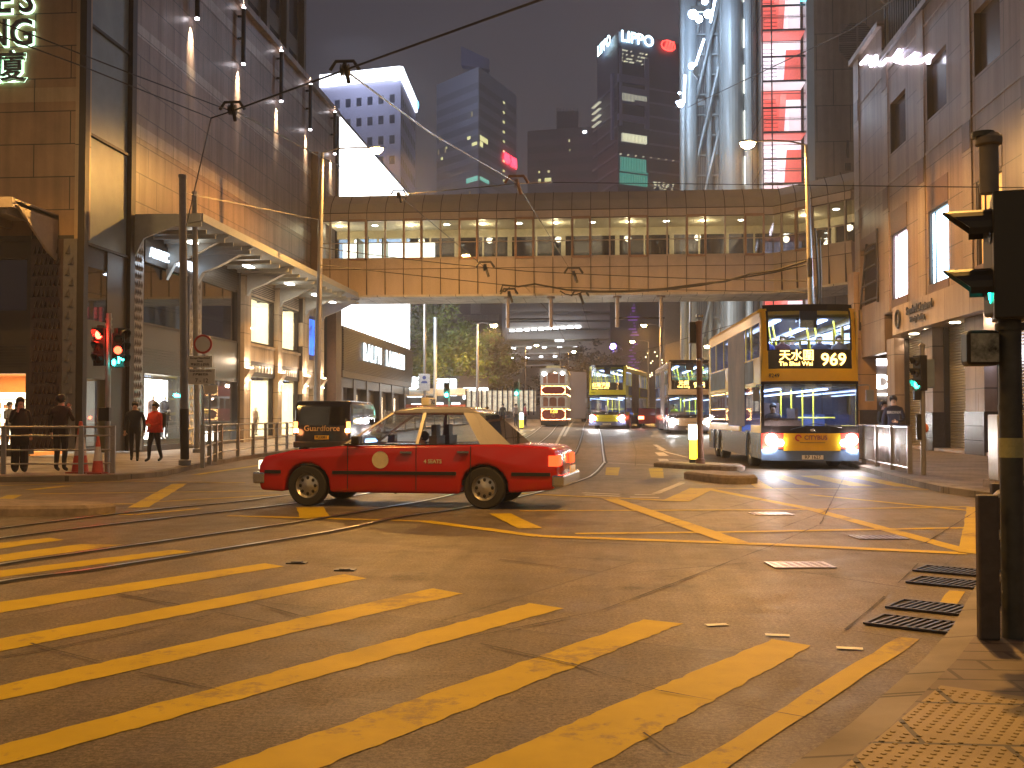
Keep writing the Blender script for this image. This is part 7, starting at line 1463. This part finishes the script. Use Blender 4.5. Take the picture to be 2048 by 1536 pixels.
for k in range(5): b.box(Xp(1022+k*31),Xp(1030+k*31),186,186.2,H(697-k,185),H(694-k,185))
for k in range(4): b.box(Xp(1022+k*28),Xp(1029+k*28),186,186.2,H(716-k,185),H(713.5-k,185))
b.box(Xp(1110),Xp(1127),186,186.2,H(682,185),H(679,185)); bw(b,'fluorescent_lights',E('fluorescent',(.93,.95,1),9),t); b=MB()
for zz in (669,689,702): b.box(Xp(1015),Xp(1165),187,187.2,H(zz+1.5,185),H(zz,185))
lamp('car_park_fill_light','AREA',(Xp(1090),181,H(676,185)),110,(.95,.97,1),size=(12,5),rot=(R(90),0,0)); bw(b,'yellow_edge_lights',E('dim_yellow',(.7,.7,.35),.8),t)  # unseen area light added before the facade to lift the concrete bands
t=thing('office_block','grey office block with slatted bands behind the trees at the left','building',(-24.94,175,2.08)); b=MB(); b.box(Xp(800,175),Xp(1004,175),175,190,1,H(585,175)); bw(b,'wall',M('dim_block_wall',(.12,.11,.10),rough=.8),t); b=MB()
for k in range(30): b.box(Xp(925,174)+k*.2,Xp(925,174)+k*.2+.08,174.8,175,H(640,175),H(628,175))
b.box(Xp(830,174),Xp(1004,174),174.7,175,H(605,175),H(602,175)); b.box(Xp(940,174),Xp(960,174),174.9,175,H(626,175),H(600,175)); bw(b,'slatted_band',mc,t)
t=thing('dark_tower','dark tower with faint violet window lines between the car park and the grey masts','skyscraper',(9.18,210,2.21)); b=MB(); b.box(Xp(1222,210),Xp(1372,210),210,225,1,H(590,210)+6); bw(b,'wall',M('violet_black_wall',(.09,.075,.08),rough=.6),t); b=MB()
for k in range(22): b.box(Xp(1255,209.5)+random.uniform(0,1.8),Xp(1258,209.5)+random.uniform(0,1.8)+.3,209.7,210,H(612+k*6,210),H(610.5+k*6,210))
bw(b,'violet_lights',E('violet_dim',(.25,.08,.5),.5),t); b=MB(); b.ball((1.68,170,12.54),.5,10,8); bw(b,'violet_lamp',E('violet_lamp_glow',(.3,.2,1),14),t)
b=MB()
for k in range(26): q=(random.uniform(Xp(1290,209),Xp(1345,209)),209.5,H(random.uniform(700,765),209)); b.ball(q,.12,5,4)
bw(b,'distant_lamps',E('distant_lamp_glow',(1,.75,.4),4),t)
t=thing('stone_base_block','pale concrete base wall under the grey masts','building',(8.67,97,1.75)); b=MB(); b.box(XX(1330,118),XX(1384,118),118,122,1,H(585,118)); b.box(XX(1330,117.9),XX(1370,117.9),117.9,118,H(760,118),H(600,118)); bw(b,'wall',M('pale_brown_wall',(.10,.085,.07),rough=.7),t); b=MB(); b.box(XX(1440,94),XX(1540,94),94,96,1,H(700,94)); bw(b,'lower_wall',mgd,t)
for w_,px in ((0,0),): pass
# hills / far backdrop of buildings closing the street
t=thing('far_tower_block','row of far low dark blocks closing the end of the street','building',(-0.97,420,3.07)); b=MB()
for k in range(14): x=-150+k*26; b.box(x,x+random.uniform(14,24),420+random.uniform(0,30),470,1,random.uniform(14,30))
bw(b,'wall',MC['dim_block_wall'],t)
# round blank facade behind the camera side so that wet road and glass have something to mirror
t=thing('opposite_building','tall stone building standing behind the camera across the corner, outside the view','building',(0,-34,.0)); b=MB(); b.box(-50,40,-40,-34,0,30); bw(b,'wall',panel('opp_stone',(.3,.24,.18),(.27,.21,.16),'XZ',2,1.2,.02,rough=.5),t); b=MB()
for k in range(12):
    for j in range(6): b.box(-46+k*7,-42+k*7,-34.05,-33.9,3+j*4.4,5.6+j*4.4)
bw(b,'window',M('opp_window',(.8,.6,.35),emit=.5,var=.8,sc=.2),t)

b=MB(); b.tube([(12.2,51.44,18.03),(12.2,50.2,17.97),(12.2,49.58,17.32),(12.2,48.67,17.47),(12.2,48.01,16.85),(12.2,47.01,16.74),(12.2,45.9,16.41),(12.2,44.98,16.47),(12.2,45.6,16.22),(12.2,44.42,15.75),(12.2,42.74,15.55),(12.2,43.3,15.38),(12.2,41.97,15.01),(12.2,40.96,14.87),(12.2,41.03,14.59)],.075,6); b3(b,'reflected_script',E('reflected_script_glow',(.86,.82,1),5))  # glowing tube added in place of a sign's reflection on the stone
# ---------------- night haze ----------------
b=MB(); b.box(-420,420,-60,560,-1,130); hz=b.build('haze',M('haze_air',(.8,.8,.85)))
hm=bpy.data.materials.new('haze_volume'); hm.use_nodes=True; nt=hm.node_tree; nt.nodes.clear(); o=nd(nt,'ShaderNodeOutputMaterial'); pv=nd(nt,'ShaderNodeVolumePrincipled'); pv.inputs['Color'].default_value=(.8,.8,.9,1); pv.inputs['Density'].default_value=.0014; pv.inputs['Anisotropy'].default_value=.3; nt.links.new(pv.outputs[0],o.inputs['Volume'])
hz.data.materials[0]=hm; tag(hz,kind='stuff')
